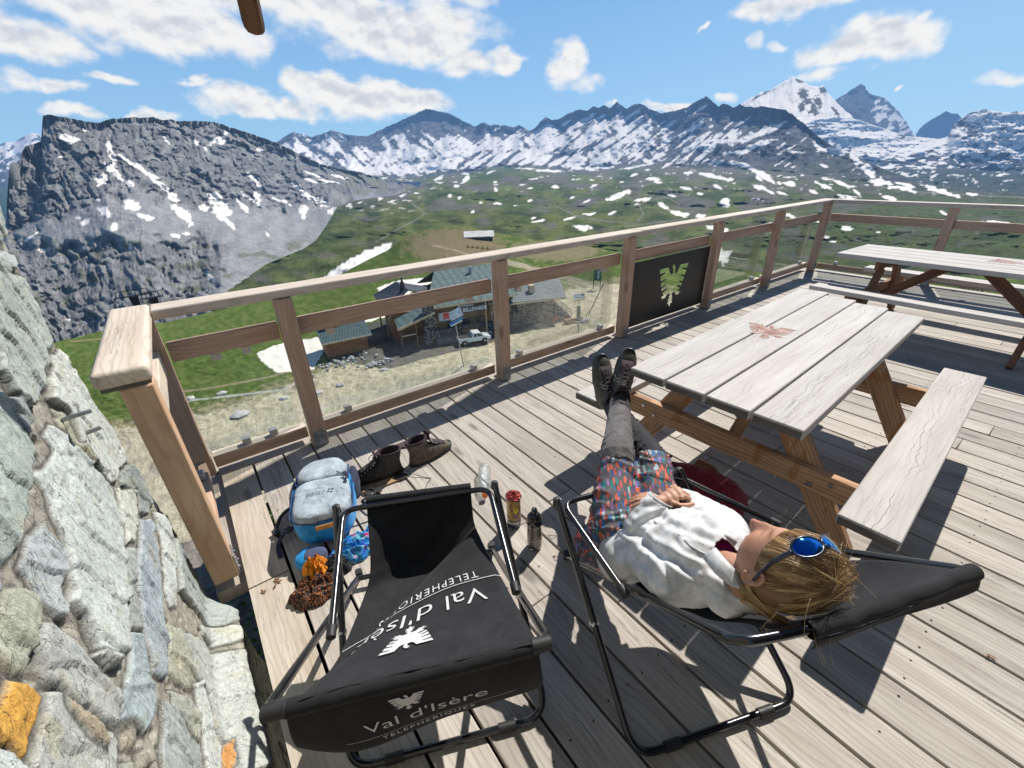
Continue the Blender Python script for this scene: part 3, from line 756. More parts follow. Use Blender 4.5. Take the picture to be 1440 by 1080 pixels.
def range_paint(px, py, cr, ba, D):
    foot = np.interp(px.ravel(), [p[0] for p in FOOT], [p[1] for p in FOOT]).reshape(px.shape)
    h = np.clip((foot-py)/np.maximum(foot-cr, 6), 0, 1)
    n1 = fbm(px*.03, py*.07, 5, 1); n2 = fbm(px*.11, py*.22, 4, 2)
    rock = cmix(np.array([.085, .083, .09])*np.ones(px.shape+(3,)), (.19, .185, .185), smooth(-.3, .6, n2+n1*.4))
    grass = cmix(np.array([.072, .105, .030])*np.ones(px.shape+(3,)), (.16, .19, .056), smooth(-.35, .4, n1))
    grass = cmix(grass, (.19, .175, .10), smooth(.12, .5, n2)*.6)
    grass = cmix(grass, (.038, .062, .026), smooth(.18, .42, fbm(px*.022, py*.075, 5, 14))*.75)
    # bare slopes and gravel among the turf, more to the right and higher up
    rk = smooth(.1, .38, fbm(px*.02, py*.06, 6, 17)+smooth(330, 245, py)*.28+smooth(750, 1100, px)*.14*smooth(1300, 1150, px)-.10)
    col = cmix(grass, (.17, .155, .14), rk*.75)
    left = smooth(620, 520, px)*smooth(305, 262, py); col = cmix(col, (.15, .145, .14), left*.8)
    wall = smooth(-4, 8, foot-py+n1*9); col = cmix(col, rock, wall)
    greenr = smooth(1080, 1180, px)*smooth(-.1, .3, n1+.1)*smooth(180, 215, py); col = cmix(col, (.06, .085, .035), greenr*.6)
    # tracks
    for tr in ([(1050, 480), (1020, 440), (1000, 420)], [(570, 280), (588, 292), (598, 300), (580, 312), (560, 322), (530, 340)], [(895, 282), (905, 300), (892, 316)], [(782, 290), (812, 304), (840, 310), (890, 314)], [(1230, 262), (1290, 270), (1440, 278)], [(880, 318), (930, 312), (960, 308), (975, 296)], [(905, 284), (925, 279), (940, 278), (960, 290)]):
        for (ax, ay), (bx, by) in zip(tr[:-1], tr[1:]):
            L2 = (bx-ax)**2+(by-ay)**2; t = np.clip(((px-ax)*(bx-ax)+(py-ay)*(by-ay))/L2, 0, 1)
            dd = np.hypot(px-ax-t*(bx-ax), (py-ay-t*(by-ay))*1.4)+n2*1.2; col = cmix(col, (.26, .235, .20), smooth(2.0, .6, dd)*.7)
    # snow on the wall: streaks lying along the gullies
    a = -.62; u = px*math.cos(a)+py*math.sin(a); v = -px*math.sin(a)+py*math.cos(a)
    st = fbm(u*.024, v*.16, 5, 41, gain=.44)+fbm(u*.08, v*.36, 2, 44)*.28
    a2 = .75; u2 = px*math.cos(a2)+py*math.sin(a2); v2 = -px*math.sin(a2)+py*math.cos(a2)
    st2 = fbm(u2*.035, v2*.12, 5, 47)
    wleft = np.maximum(smooth(700, 600, px), .8*smooth(-.05, .2, fbm(px*.017, py*.028, 3, 53))); st = st*(1-wleft*.7)+st2*wleft*.7
    env = smooth(.0, .10, h)*smooth(1.02, .74, h)
    cover = np.interp(px.ravel(), [300, 400, 480, 560, 600, 640, 700, 760, 840, 930, 960, 1010, 1060, 1160, 1300], [-.05, .02, .12, .10, .10, .16, .10, .14, .14, .04, -.12, -.22, -.34, -.5, -.9]).reshape(px.shape)
    cov = cover-.055+.10*np.exp(-((h-.45)/.3)**2)-.42*(1-env)+.22*fbm(px*.014+3, py*.03, 3, 49)
    peak = np.exp(-(((px-598)/62)**2+((py-170)/25)**2)); cov = cov-.55*peak
    sn = smooth(-.015, .045, st*1.15+cov+.0)*smooth(-2, 6, foot-py+n2*8)
    bowl = np.exp(-(((px-570)/55)**2+((py-216)/8)**2))+np.exp(-(((px-610)/40)**2+((py-232)/7)**2)); sn = np.maximum(sn, smooth(.35, .6, bowl+st*.6)*(py < foot+2))
    fr = smooth(.36, .42, fbm(px*.075, py*.24, 4, 51))*smooth(285, 250, py)*(py > foot-4); sn = np.maximum(sn, fr*smooth(-.2, .1, n1+.1))
    sn = np.maximum(sn, blobs(px, py, SNOWR)); sn = np.maximum(sn, polys(px, py, GLAC))
    # scattered patches on the grey shoulder under the left cliff
    sc = smooth(.26, .31, fbm(px*.07, py*.25, 4, 57))*smooth(600, 560, px)*smooth(305, 285, py)*(py > foot-6); sn = np.maximum(sn, sc)
    return cmix(col, SNOW, sn), sn
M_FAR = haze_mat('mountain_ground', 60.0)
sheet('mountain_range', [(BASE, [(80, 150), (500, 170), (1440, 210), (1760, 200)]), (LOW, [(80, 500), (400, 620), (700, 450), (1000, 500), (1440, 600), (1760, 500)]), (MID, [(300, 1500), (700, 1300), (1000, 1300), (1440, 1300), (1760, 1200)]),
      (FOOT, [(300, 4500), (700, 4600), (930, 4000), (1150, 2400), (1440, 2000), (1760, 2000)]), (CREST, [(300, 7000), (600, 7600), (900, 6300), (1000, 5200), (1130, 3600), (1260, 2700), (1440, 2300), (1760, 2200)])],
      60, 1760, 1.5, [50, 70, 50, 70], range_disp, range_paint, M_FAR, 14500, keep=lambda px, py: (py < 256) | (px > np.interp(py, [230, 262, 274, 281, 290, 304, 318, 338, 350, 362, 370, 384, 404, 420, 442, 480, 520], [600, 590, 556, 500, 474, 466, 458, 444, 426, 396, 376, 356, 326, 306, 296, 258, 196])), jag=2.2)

# ---- glaciated peaks far behind on the right
def gdisp(px, py, cr, ba, D):
    c = np.clip((py-cr)/6, 0, 1)
    return (ridged(px*.035+py*.01, py*.03, 6, 61)*.035+fbm(px*.1, py*.16, 4, 62)*.008)*(.2+.8*c)
G1 = [(1020, 170), (1044, 145), (1058, 137), (1070, 131), (1082, 127), (1095, 119), (1108, 112), (1116, 108), (1122, 111), (1131, 116), (1142, 121), (1152, 123), (1158, 120), (1164, 131), (1172, 140), (1182, 150), (1200, 165), (1240, 190), (1290, 215), (1330, 230)]
def g1paint(px, py, cr, ba, D):
    n = fbm(px*.08, py*.12, 5, 63); rk = np.ones(px.shape+(3,))*np.array([.13, .13, .14])
    L = [(1080, 128, 10, 4, -35), (1064, 137, 9, 3, -30), (1126, 113, 9, 4, 20), (1158, 127, 6, 8, 20), (1130, 132, 9, 10, 50), (1140, 150, 16, 12, 55), (1128, 150, 8, 8, 120), (1150, 143, 9, 8, 60), (1175, 158, 10, 4, 45)]
    r = blobs(px, py, L, seed=64, ns=.2); r = np.maximum(r, smooth(.28, .4, n)*smooth(60, 90, py-cr))
    holes = blobs(px, py, [(1137, 150, 5, 9, 30), (1118, 140, 4, 4, 0)], seed=66)
    sn = 1-r*(1-holes)
    return cmix(rk, SNOW, sn), sn
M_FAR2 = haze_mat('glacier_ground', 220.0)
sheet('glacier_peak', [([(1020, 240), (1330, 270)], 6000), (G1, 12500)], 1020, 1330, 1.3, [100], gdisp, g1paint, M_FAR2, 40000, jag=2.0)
G2 = [(1150, 190), (1176, 140), (1186, 134), (1195, 128), (1204, 122), (1211, 118.5), (1216, 121), (1221, 130), (1228, 134), (1238, 136), (1246, 139), (1254, 148), (1264, 157), (1274, 170), (1282, 184), (1300, 205), (1340, 240)]
def g2paint(px, py, cr, ba, D):
    rk = np.ones(px.shape+(3,))*np.array([.11, .12, .14])
    sn = smooth(0, .1, fbm(px*.09+py*.05, py*.1, 5, 71)+smooth(1215, 1228, px+(py-130)*-.28)*.42-.36)
    sn = np.maximum(sn*.9, blobs(px, py, [(1196, 185, 20, 7, 20)], seed=3)*.8)
    return cmix(rk, SNOW, sn), sn
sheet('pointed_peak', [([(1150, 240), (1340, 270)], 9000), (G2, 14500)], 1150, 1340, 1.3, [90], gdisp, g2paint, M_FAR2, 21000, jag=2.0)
G3 = [(1270, 215), (1291, 185), (1298, 176), (1310, 168), (1322, 162), (1330, 156), (1338, 160), (1346, 160), (1352, 165), (1360, 175), (1390, 205), (1440, 240)]
def g3paint(px, py, cr, ba, D):
    return np.ones(px.shape+(3,))*np.array([.11, .12, .14]), np.zeros(px.shape)
sheet('distant_crag', [([(1270, 250), (1440, 270)], 15000), (G3, 17000)], 1270, 1440, 1.5, [50], gdisp, g3paint, M_FAR2, 19000, jag=2.0)
# snowfields in front of them: the plateau and the round shoulder on the right
G4 = [(1100, 200), (1135, 172), (1150, 168), (1170, 166), (1195, 165), (1215, 172), (1240, 180), (1262, 188), (1285, 193), (1305, 194), (1322, 196), (1333, 192), (1340, 178), (1352, 165), (1368, 157), (1385, 153), (1398, 156), (1412, 159), (1430, 157), (1450, 158), (1500, 165), (1600, 190), (1760, 215)]
def g4disp(px, py, cr, ba, D):
    c = np.clip((py-cr)/6, 0, 1)
    return (fbm(px*.02, py*.06, 5, 83)*.05+ridged(px*.06, py*.12, 5, 81)*.02)*(.15+.85*c)
def g4paint(px, py, cr, ba, D):
    n = fbm(px*.05, py*.16, 6, 84); n2 = fbm(px*.14, py*.38, 4, 86)
    rk = cmix(np.ones(px.shape+(3,))*np.array([.10, .105, .11]), (.065, .085, .045), smooth(225, 250, py)*.7)
    cov = np.interp(py.ravel(), [150, 175, 205, 225, 245, 275], [.34, .36, .24, .02, -.22, -.36]).reshape(px.shape)
    cov = cov+.12*np.exp(-((px-1240)/70)**2)-.35*np.exp(-(((px-1362)/26)**2+((py-180)/16)**2))+.5*np.exp(-(((px-1290)/60)**2+((py-204)/8)**2))
    sn = smooth(-.02, .07, n+n2*.45+cov-.04)
    return cmix(rk, SNOW, sn), sn
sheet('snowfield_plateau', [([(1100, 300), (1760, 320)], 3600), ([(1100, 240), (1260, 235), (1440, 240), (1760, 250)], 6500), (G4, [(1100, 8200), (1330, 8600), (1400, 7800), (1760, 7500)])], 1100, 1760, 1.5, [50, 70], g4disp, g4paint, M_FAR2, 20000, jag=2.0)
# far left, beyond the cliff
G5 = [(-300, 230), (-120, 205), (-40, 205), (0, 203), (8, 200), (20, 200), (35, 191), (44, 187), (52, 187), (58, 192), (70, 200), (100, 215)]
def g5paint(px, py, cr, ba, D):
    n = fbm(px*.08, py*.14, 5, 91)
    col = cmix(np.ones(px.shape+(3,))*np.array([.11, .115, .12]), (.06, .095, .04), smooth(245, 275, py))
    sn = smooth(0, .08, n+np.interp(py.ravel(), [190, 210, 225, 250, 262], [.1, .25, .02, -.15, -.8]).reshape(px.shape))
    return cmix(col, SNOW, sn), sn
sheet('valley_side', [([(-560, 640), (100, 620)], 650), ([(-560, 420), (100, 400)], 2500), ([(-560, 250)]+G5, 7500)], -560, 100, 2, [60, 110], gdisp, g5paint, M_FAR2, 11000)

# ---- the layered cliff on the left
CL_TOP = [(9, 300), (11, 262), (12, 245), (14, 232), (20, 228), (28, 226), (31, 214), (36, 206), (50, 202), (58, 199), (59, 180), (60, 163), (66, 161), (75, 162), (90, 165), (110, 169), (130, 172), (142, 172), (150, 169), (158, 167), (175, 166), (190, 164.5), (200, 166), (215, 165), (228, 169), (240, 168),
          (255, 171), (275, 169.5), (288, 171), (300, 171), (315, 176), (335, 183), (355, 188), (375, 196), (392, 202), (400, 206), (425, 219), (450, 230), (480, 238), (510, 243), (540, 252), (570, 259), (600, 264), (640, 274)]
CL_BOT = [(9, 400), (60, 470), (100, 520), (200, 510), (262, 480), (300, 442), (310, 420), (330, 404), (360, 384), (380, 370), (400, 362), (430, 350), (448, 338), (468, 318), (474, 304), (480, 294), (500, 285), (540, 280), (590, 279), (640, 280)]
BENCH = [(9, 330), (60, 318), (100, 300), (150, 278), (200, 270), (240, 285), (280, 292), (320, 290), (360, 292), (400, 300), (430, 292), (470, 275), (520, 270), (580, 274), (640, 279)]
def cl_disp(px, py, cr, ba, D):
    be = np.interp(px.ravel(), [p[0] for p in BENCH], [p[1] for p in BENCH]).reshape(px.shape)
    up = smooth(8, -10, py-be+fbm(px*.04, py*.04, 4, 5)*22)     # rock wall above the scree
    a = .72; u = px*math.cos(a)+py*math.sin(a); v = -px*math.sin(a)+py*math.cos(a)   # strata dip down to the right
    w1 = fbm(px*.018, py*.02, 4, 100)*1.3; w2 = fbm(px*.03, py*.03, 4, 102)*1.1
    strat = ridged(v*.034+w1, u*.011+w2*.4, 5, 101, gain=.46)
    a3 = 1.15; u3 = px*math.cos(a3)+py*math.sin(a3); v3 = -px*math.sin(a3)+py*math.cos(a3)
    rib = ridged(v3*.036+w2, u3*.014+w1*.6, 5, 103, gain=.5)
    fine = fbm(px*.10, py*.13, 6, 105, gain=.6)*.6
    low = smooth(330, 352, py+fbm(px*.03, py*.03, 3, 7)*22)*smooth(320, 285, px+fbm(px*.02, py*.03, 3, 9)*30+(py-400)*.3)
    crg = np.clip((py-cr)/3, 0, 1)
    scree = fbm(px*.02, py*.03, 4, 107)*.02+fbm(px*.25, py*.25, 3, 109)*.0035
    rk = np.maximum(up, low)
    left = smooth(72, 40, px+(py-230)*.12)
    return ((strat*.034+rib*.034+fine*.007)*rk+scree*(1-rk))*(.3+.7*crg)+left*.05
CSN0 = [(97, 196, 12, 5, 10), (157, 215, 4, 24, -16), (154, 236, 8, 6, 45), (143, 253, 8, 9, 10), (165, 246, 10, 4, 40), (183, 258, 6, 4, 20), (198, 237, 30, 3.5, 34), (222, 257, 34, 3.5, 40), (240, 275, 16, 5, 48), (257, 300, 20, 5.5, 52), (184, 288, 12, 8, 15), (204, 305, 10, 5, 12), (148, 299, 9, 7, 30), (161, 319, 5, 7, 0),
       (247, 333, 9, 4, 20), (262, 329, 5, 2, 5), (120, 311, 8, 4, -20), (110, 307, 4, 2, 0), (60, 352, 7, 3, 5), (308, 198, 12, 5, -6), (318, 188, 3, 3, 0), (276, 200, 2.5, 5, -30), (289, 210, 4, 3, 50), (234, 197, 9, 2, 55), (183, 347, 2.5, 5, 0), (295, 387, 9, 3, 48), (302, 282, 8, 12, -20), (312, 295, 11, 12, 40), (322, 311, 14, 4, 45), (285, 292, 8, 4, 20),
       (340, 288, 15, 3.5, 45), (362, 280, 4, 9, -20), (348, 276, 12, 3, 35), (360, 255, 16, 4, 48), (395, 283, 14, 3, 20), (425, 295, 7, 9, -30), (427, 300, 3, 8, 0), (430, 272, 22, 3.5, 36), (456, 288, 12, 5, 30), (470, 297, 9, 6, 10), (376, 330, 4, 2, 40), (365, 211, 5, 2, 10), (415, 220, 8, 2, 14), (387, 214, 4, 1.5, 10),
       (440, 245, 14, 2, 25), (460, 255, 14, 2.5, 14), (475, 248, 12, 2, 12), (437, 254, 8, 2, 18), (42, 335, 14, 2, -35), (95, 450, 3, 1.5, 0), (138, 281, 3, 2, 0), (120, 184, 3, 1.5, 0), (85, 220, 5, 1.5, -10)]
CSN = [(x, y, a*1.2, b*1.45, c) for x, y, a, b, c in CSN0]
def cl_paint(px, py, cr, ba, D):
    n1 = fbm(px*.05, py*.07, 5, 111); n2 = fbm(px*.2, py*.25, 4, 113)
    be = np.interp(px.ravel(), [p[0] for p in BENCH], [p[1] for p in BENCH]).reshape(px.shape)
    rock = cmix(np.ones(px.shape+(3,))*np.array([.185, .187, .19]), (.30, .298, .29), smooth(-.3, .5, n1+n2*.4))
    bandv = -px*math.sin(.62)+py*math.cos(.62)+fbm(px*.02, py*.02, 4, 115)*26
    rock = cmix(rock, (.10, .10, .105), smooth(.25, .6, fbm(bandv*.13, px*.006, 4, 116))*.75)
    scree = cmix(np.ones(px.shape+(3,))*np.array([.26, .262, .27]), (.33, .33, .33), smooth(-.4, .4, n1))
    up = smooth(6, -6, py-be+fbm(px*.04, py*.04, 4, 5)*22)
    low = smooth(330, 352, py+fbm(px*.03, py*.03, 3, 7)*22)*smooth(320, 285, px+fbm(px*.02, py*.03, 3, 9)*30+(py-400)*.3)
    col = cmix(scree, rock, np.maximum(up, low))
    col = cmix(col, (.12, .13, .065), smooth(.12, .36, fbm(px*.03, py*.06, 5, 117))*smooth(325, 350, py)*.7)
    col = cmix(col, (.13, .14, .07), smooth(440, 520, px)*smooth(.0, .3, n1+.12)*.6)
    sn = blobs(px, py, CSN, seed=119)
    return cmix(col, SNOW, sn), sn
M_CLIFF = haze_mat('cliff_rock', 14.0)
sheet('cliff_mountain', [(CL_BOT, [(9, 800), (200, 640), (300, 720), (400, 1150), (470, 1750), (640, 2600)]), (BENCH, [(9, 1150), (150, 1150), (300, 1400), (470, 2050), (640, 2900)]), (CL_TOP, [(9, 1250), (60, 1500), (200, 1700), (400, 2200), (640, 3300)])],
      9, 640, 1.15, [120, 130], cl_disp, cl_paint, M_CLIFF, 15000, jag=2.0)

# ---- the near ground: gravel track, turf, the knoll with the hut
NB = [(-500, 1500), (1900, 1500)]
N1 = [(-500, 640), (60, 640), (200, 620), (300, 600), (500, 540), (700, 500), (900, 470), (1100, 440), (1440, 420), (1900, 440)]
N2 = [(-500, 560), (60, 560), (200, 530), (300, 505), (430, 478), (500, 452), (600, 428), (700, 415), (800, 400), (900, 398), (1100, 395), (1440, 395), (1900, 410)]
NT_ = [(-500, 520), (60, 486), (90, 478), (110, 474), (140, 466), (180, 460), (240, 452), (300, 438), (350, 425), (400, 414), (440, 403), (470, 390), (495, 377), (520, 364), (545, 352), (562, 338), (582, 328), (602, 322), (625, 319), (655, 320), (690, 326), (720, 332), (760, 338), (800, 343), (840, 349), (880, 356), (940, 368), (1000, 378), (1100, 385), (1440, 390), (1900, 405)]
def n_disp(px, py, cr, ba, D):
    c = smooth(0, 14, py-cr)
    return (fbm(px*.012, py*.03, 4, 121)*.012+fbm(px*.05, py*.1, 4, 123)*.006+fbm(px*.16, py*.26, 4, 125)*.0022)*smooth(900, 620, py)*(.3+.7*c)
ROAD = [[(60, 668), (300, 640), (380, 616), (470, 590), (600, 545), (700, 505), (780, 488), (860, 478), (900, 466), (1000, 440), (1440, 428), (1440, 470), (1000, 500), (700, 600), (400, 760), (60, 800)]]
def n_paint(px, py, cr, ba, D):
    n1 = fbm(px*.02, py*.05, 5, 131); n2 = fbm(px*.1, py*.18, 5, 133); n3 = fbm(px*.4, py*.6, 3, 135)
    grass = cmix(np.ones(px.shape+(3,))*np.array([.075, .12, .022]), (.13, .17, .045), smooth(-.3, .4, n2))
    dry = cmix(np.ones(px.shape+(3,))*np.array([.43, .375, .25]), (.56, .50, .36), smooth(-.3, .3, n2+n3*.6))
    olive = cmix(np.ones(px.shape+(3,))*np.array([.20, .19, .095]), (.32, .28, .165), smooth(-.2, .3, n2))
    col = grass
    # worn brown crown of the knoll
    kn = np.exp(-(((px-640)/75)**2+((py-345)/26)**2)); col = cmix(col, (.205, .165, .095), smooth(.25, .6, kn+n2*.35))
    col = cmix(col, (.24, .20, .12), smooth(.2, .45, np.exp(-(((px-780)/60)**2+((py-352)/14)**2))+n2*.2)*.8)
    # stony shoulder band between turf and track
    lo = np.interp(px.ravel(), [-500, 60, 240, 320, 420, 470, 540, 620, 700, 760, 800, 870, 900, 1000, 1900], [620, 612, 583, 566, 530, 506, 486, 466, 446, 426, 400, 396, 402, 420, 420]).reshape(px.shape)
    f = smooth(-9, 5, py-lo+n2*9+n1*8); col = cmix(col, olive, f)
    f2 = smooth(3, 15, py-lo+n2*9); col = cmix(col, dry, f2)
    up = smooth(.5, .58, np.exp(-(((px-850)/75)**2+((py-425)/32)**2))+n2*.1+n1*.12); col = cmix(col, dry, up)
    # two lanes of packed pale gravel with a greener strip between
    for (pts, w_, cc, am) in (([(200, 670), (280, 640), (330, 613), (400, 590), (470, 568), (560, 545), (640, 520), (720, 497), (800, 486), (850, 480), (900, 470), (1440, 440)], 9, (.47, .425, .325), .9), ([(100, 740), (300, 680), (420, 640), (560, 590), (700, 545), (800, 515), (900, 490)], 12, (.44, .39, .29), .6), ([(880, 470), (900, 440), (880, 420), (830, 400), (790, 388), (740, 375), (700, 366)], 6, (.42, .36, .26), .8),
                       ([(190, 560), (300, 545), (380, 530), (430, 515)], 2.5, (.33, .26, .17), .8), ([(100, 480), (150, 476), (200, 470)], 1.6, (.30, .23, .14), .8), ([(610, 345), (640, 352), (672, 362)], 2, (.34, .28, .2), .9), ([(250, 565), (330, 556), (400, 548), (430, 530)], 2.5, (.5, .48, .44), .8)):
        for (ax, ay), (bx, by) in zip(pts[:-1], pts[1:]):
            L2 = (bx-ax)**2+(by-ay)**2; t = np.clip(((px-ax)*(bx-ax)+(py-ay)*(by-ay))/L2, 0, 1)
            dd = np.hypot(px-ax-t*(bx-ax), (py-ay-t*(by-ay))*1.3)+n2*w_*.8; col = cmix(col, cc, smooth(w_, w_*.4, dd)*am)
    st = smooth(.36, .42, n3)*smooth(-16, 4, py-lo)*smooth(60, 10, py-lo); col = cmix(col, (.5, .49, .46), st*.7)
    # grey paved yard by the restaurant
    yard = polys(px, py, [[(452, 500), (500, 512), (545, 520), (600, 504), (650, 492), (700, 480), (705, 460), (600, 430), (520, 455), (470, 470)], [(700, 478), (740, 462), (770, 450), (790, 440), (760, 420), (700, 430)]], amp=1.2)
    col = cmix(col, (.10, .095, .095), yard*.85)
    sn = polys(px, py, [[(360, 497), (385, 486), (420, 478), (440, 476), (560, 440), (560, 424), (520, 440), (470, 455), (452, 500), (440, 520), (420, 522), (390, 524), (372, 512)],
                        [(530, 404), (562, 394), (600, 390), (612, 396), (570, 415), (535, 412)]], amp=1.5)
    return cmix(col, (.84, .77, .68), sn), sn*.8
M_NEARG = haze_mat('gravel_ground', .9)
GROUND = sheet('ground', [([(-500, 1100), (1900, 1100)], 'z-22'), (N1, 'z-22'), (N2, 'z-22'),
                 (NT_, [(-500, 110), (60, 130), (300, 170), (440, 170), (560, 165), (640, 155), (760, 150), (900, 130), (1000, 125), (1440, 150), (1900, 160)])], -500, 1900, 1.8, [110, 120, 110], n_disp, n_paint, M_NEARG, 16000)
print('terrain', time.time()-_T0)
# ------------------------------------------------------------------ rubble stone wall beside the terrace
WX = -.372
STONES = [
 ([(-80, 120), (0, 150), (8, 215), (10, 260), (17, 285), (24, 330), (20, 342), (2, 345), (-80, 360)], (.36, .385, .37), .05),
 ([(8, 352), (30, 355), (37, 370), (35, 378), (25, 382), (10, 370)], (.50, .52, .55), .03),
 ([(-80, 330), (0, 347), (10, 357), (33, 384), (45, 387), (60, 400), (67, 425), (84, 450), (88, 478), (82, 492), (83, 505), (76, 520), (78, 543), (58, 572), (30, 548), (12, 520), (9, 490), (0, 470), (-80, 450)], (.43, .45, .42), .055),
 ([(-40, 455), (-4, 472), (8, 498), (2, 511), (-40, 520)], (.52, .43, .25), .04),
 ([(86, 497), (98, 488), (112, 507), (130, 542), (145, 568), (166, 597), (181, 625), (189, 646), (180, 655), (174, 675), (166, 677), (153, 659), (138, 642), (126, 626), (118, 600), (112, 582), (100, 568), (82, 561), (82, 540)], (.62, .59, .53), .045),
 ([(88, 572), (100, 574), (110, 590), (118, 612), (136, 636), (146, 648), (138, 650), (118, 628), (100, 600)], (.46, .40, .25), .02),
 ([(86, 593), (93, 594), (106, 607), (112, 618), (124, 631), (145, 651), (166, 677), (172, 687), (176, 706), (185, 742), (182, 773), (187, 800), (186, 817), (191, 836), (184, 845), (185, 872), (182, 926), (168, 930), (152, 918), (139, 883), (133, 862), (116, 839), (118, 817), (115, 800), (112, 786), (109, 763), (98, 737), (88, 706), (80, 687), (64, 664), (86, 644), (91, 628), (78, 607)], (.56, .565, .555), .06),
 ([(140, 916), (150, 912), (168, 920), (182, 924), (180, 931), (168, 934), (150, 926)], (.64, .60, .56), .075),
 ([(-80, 530), (0, 541), (16, 547), (30, 572), (50, 602), (61, 630), (61, 657), (57, 685), (56, 720), (46, 758), (26, 786), (0, 772), (-80, 760)], (.385, .44, .405), .06),
 ([(32, 552), (46, 558), (62, 590), (63, 603), (52, 610), (33, 578), (22, 556)], (.36, .375, .385), .035),
 ([(60, 754), (76, 730), (88, 750), (107, 770), (110, 800), (105, 830), (115, 848), (110, 862), (92, 851), (71, 825), (62, 802), (47, 790)], (.43, .445, .49), .04),
 ([(-80, 778), (0, 783), (20, 797), (25, 815), (10, 840), (0, 843), (-80, 850)], (.43, .465, .46), .05),
 ([(26, 822), (45, 815), (64, 823), (73, 837), (73, 861), (67, 883), (71, 903), (63, 920), (57, 937), (42, 938), (29, 929), (18, 911), (9, 919), (12, 895), (15, 856)], (.42, .40, .28), .05),
 ([(-60, 852), (0, 853), (11, 864), (9, 890), (3, 920), (-2, 933), (-60, 935)], (.63, .64, .65), .055),
 ([(-60, 945), (0, 940), (26, 942), (24, 970), (12, 1005), (0, 1018), (-60, 1010)], (.40, .40, .32), .03),
 ([(33, 949), (56, 950), (79, 967), (79, 983), (71, 1000), (64, 1022), (66, 1039), (54, 1056), (42, 1036), (3, 1025), (13, 1011), (14, 992), (28, 978)], (.66, .34, .075), .065),
 ([(-60, 1025), (0, 1029), (40, 1042), (54, 1062), (65, 1085), (65, 1140), (-60, 1140)], (.60, .61, .62), .06),
 ([(76, 862), (92, 866), (125, 896), (155, 941), (179, 963), (183, 994), (181, 1018), (160, 1003), (130, 984), (102, 958), (84, 948), (74, 915), (72, 885)], (.47, .44, .43), .06),
 ([(82, 960), (100, 965), (133, 992), (163, 1013), (183, 1028), (185, 1140), (74, 1140), (70, 1060), (78, 1010)], (.50, .47, .43), .05),
 ([(102, 972), (120, 984), (145, 1004), (160, 1020), (168, 1045), (150, 1036), (128, 1010), (108, 990)], (.56, .37, .20), .062),
 ([(190, 649), (200, 652), (215, 685), (222, 706), (219, 720), (206, 717), (203, 695), (183, 679), (181, 662)], (.34, .36, .345), .045),
 ([(175, 682), (200, 687), (205, 737), (201, 757), (188, 761), (188, 742), (180, 716)], (.63, .59, .50), .05),
 ([(206, 724), (223, 729), (230, 760), (235, 800), (241, 856), (248, 905), (245, 948), (229, 942), (215, 885), (206, 830), (202, 790), (207, 760)], (.37, .42, .50), .045),
 ([(186, 767), (202, 767), (199, 798), (204, 830), (212, 878), (200, 876), (192, 850), (190, 812), (185, 790)], (.42, .42, .39), .03),
 ([(193, 883), (210, 885), (221, 944), (228, 978), (227, 1009), (220, 1022), (206, 1004), (188, 1004), (187, 970), (196, 933)], (.36, .425, .475), .05),
 ([(224, 716), (241, 724), (247, 748), (253, 773), (256, 820), (257, 848), (248, 850), (241, 825), (238, 780), (231, 740)], (.64, .63, .61), .05),
 ([(251, 754), (262, 765), (270, 795), (290, 822), (303, 855), (310, 887), (303, 884), (284, 856), (269, 840), (260, 828), (257, 790)], (.39, .41, .41), .045),
 ([(247, 871), (263, 882), (277, 925), (279, 965), (259, 956), (249, 937)], (.43, .40, .28), .035),
 ([(268, 883), (289, 894), (318, 933), (332, 972), (342, 1017), (344, 1110), (328, 1085), (315, 1039), (305, 981), (282, 935)], (.50, .49, .47), .045),
 ([(288, 875), (300, 880), (320, 908), (317, 918), (304, 908), (292, 890)], (.54, .53, .50), .05),
 ([(283, 957), (293, 952), (302, 989), (307, 1019), (318, 1050), (319, 1120), (302, 1110), (298, 1044), (290, 1000)], (.64, .64, .64), .06),
 ([(240, 980), (264, 996), (290, 1044), (298, 1085), (298, 1140), (246, 1140), (242, 1036)], (.39, .405, .42), .045),
 ([(252, 962), (275, 978), (290, 1002), (293, 1036), (278, 1028), (257, 990)], (.44, .43, .35), .035),
 ([(189, 1019), (200, 1015), (208, 1030), (200, 1044), (191, 1041)], (.42, .30, .19), .05),
 ([(206, 1051), (221, 1044), (227, 1065), (215, 1081), (207, 1074)], (.47, .36, .28), .055),
 ([(188, 1062), (199, 1064), (203, 1130), (188, 1130)], (.36, .37, .31), .04),
 ([(318, 1044), (325, 1042), (329, 1075), (325, 1112), (321, 1070)], (.62, .29, .10), .05),
]
def to_wall(x, y, X=WX+.035):
    p = Px(x, y, X); return (p.y, p.z)
def seg_sdf(Y, Z, poly):
    """distance to the outline, positive inside"""
    d = np.full(Y.shape, 9.0); n = len(poly)
    for i in range(n):
        ax, ay = poly[i]; bx, by = poly[(i+1) % n]; ex, ey = bx-ax, by-ay
        t = np.clip(((Y-ax)*ex+(Z-ay)*ey)/(ex*ex+ey*ey+1e-12), 0, 1)
        d = np.minimum(d, np.hypot(Y-ax-t*ex, Z-ay-t*ey))
    return np.where(in_poly(Y, Z, poly), d, -d)
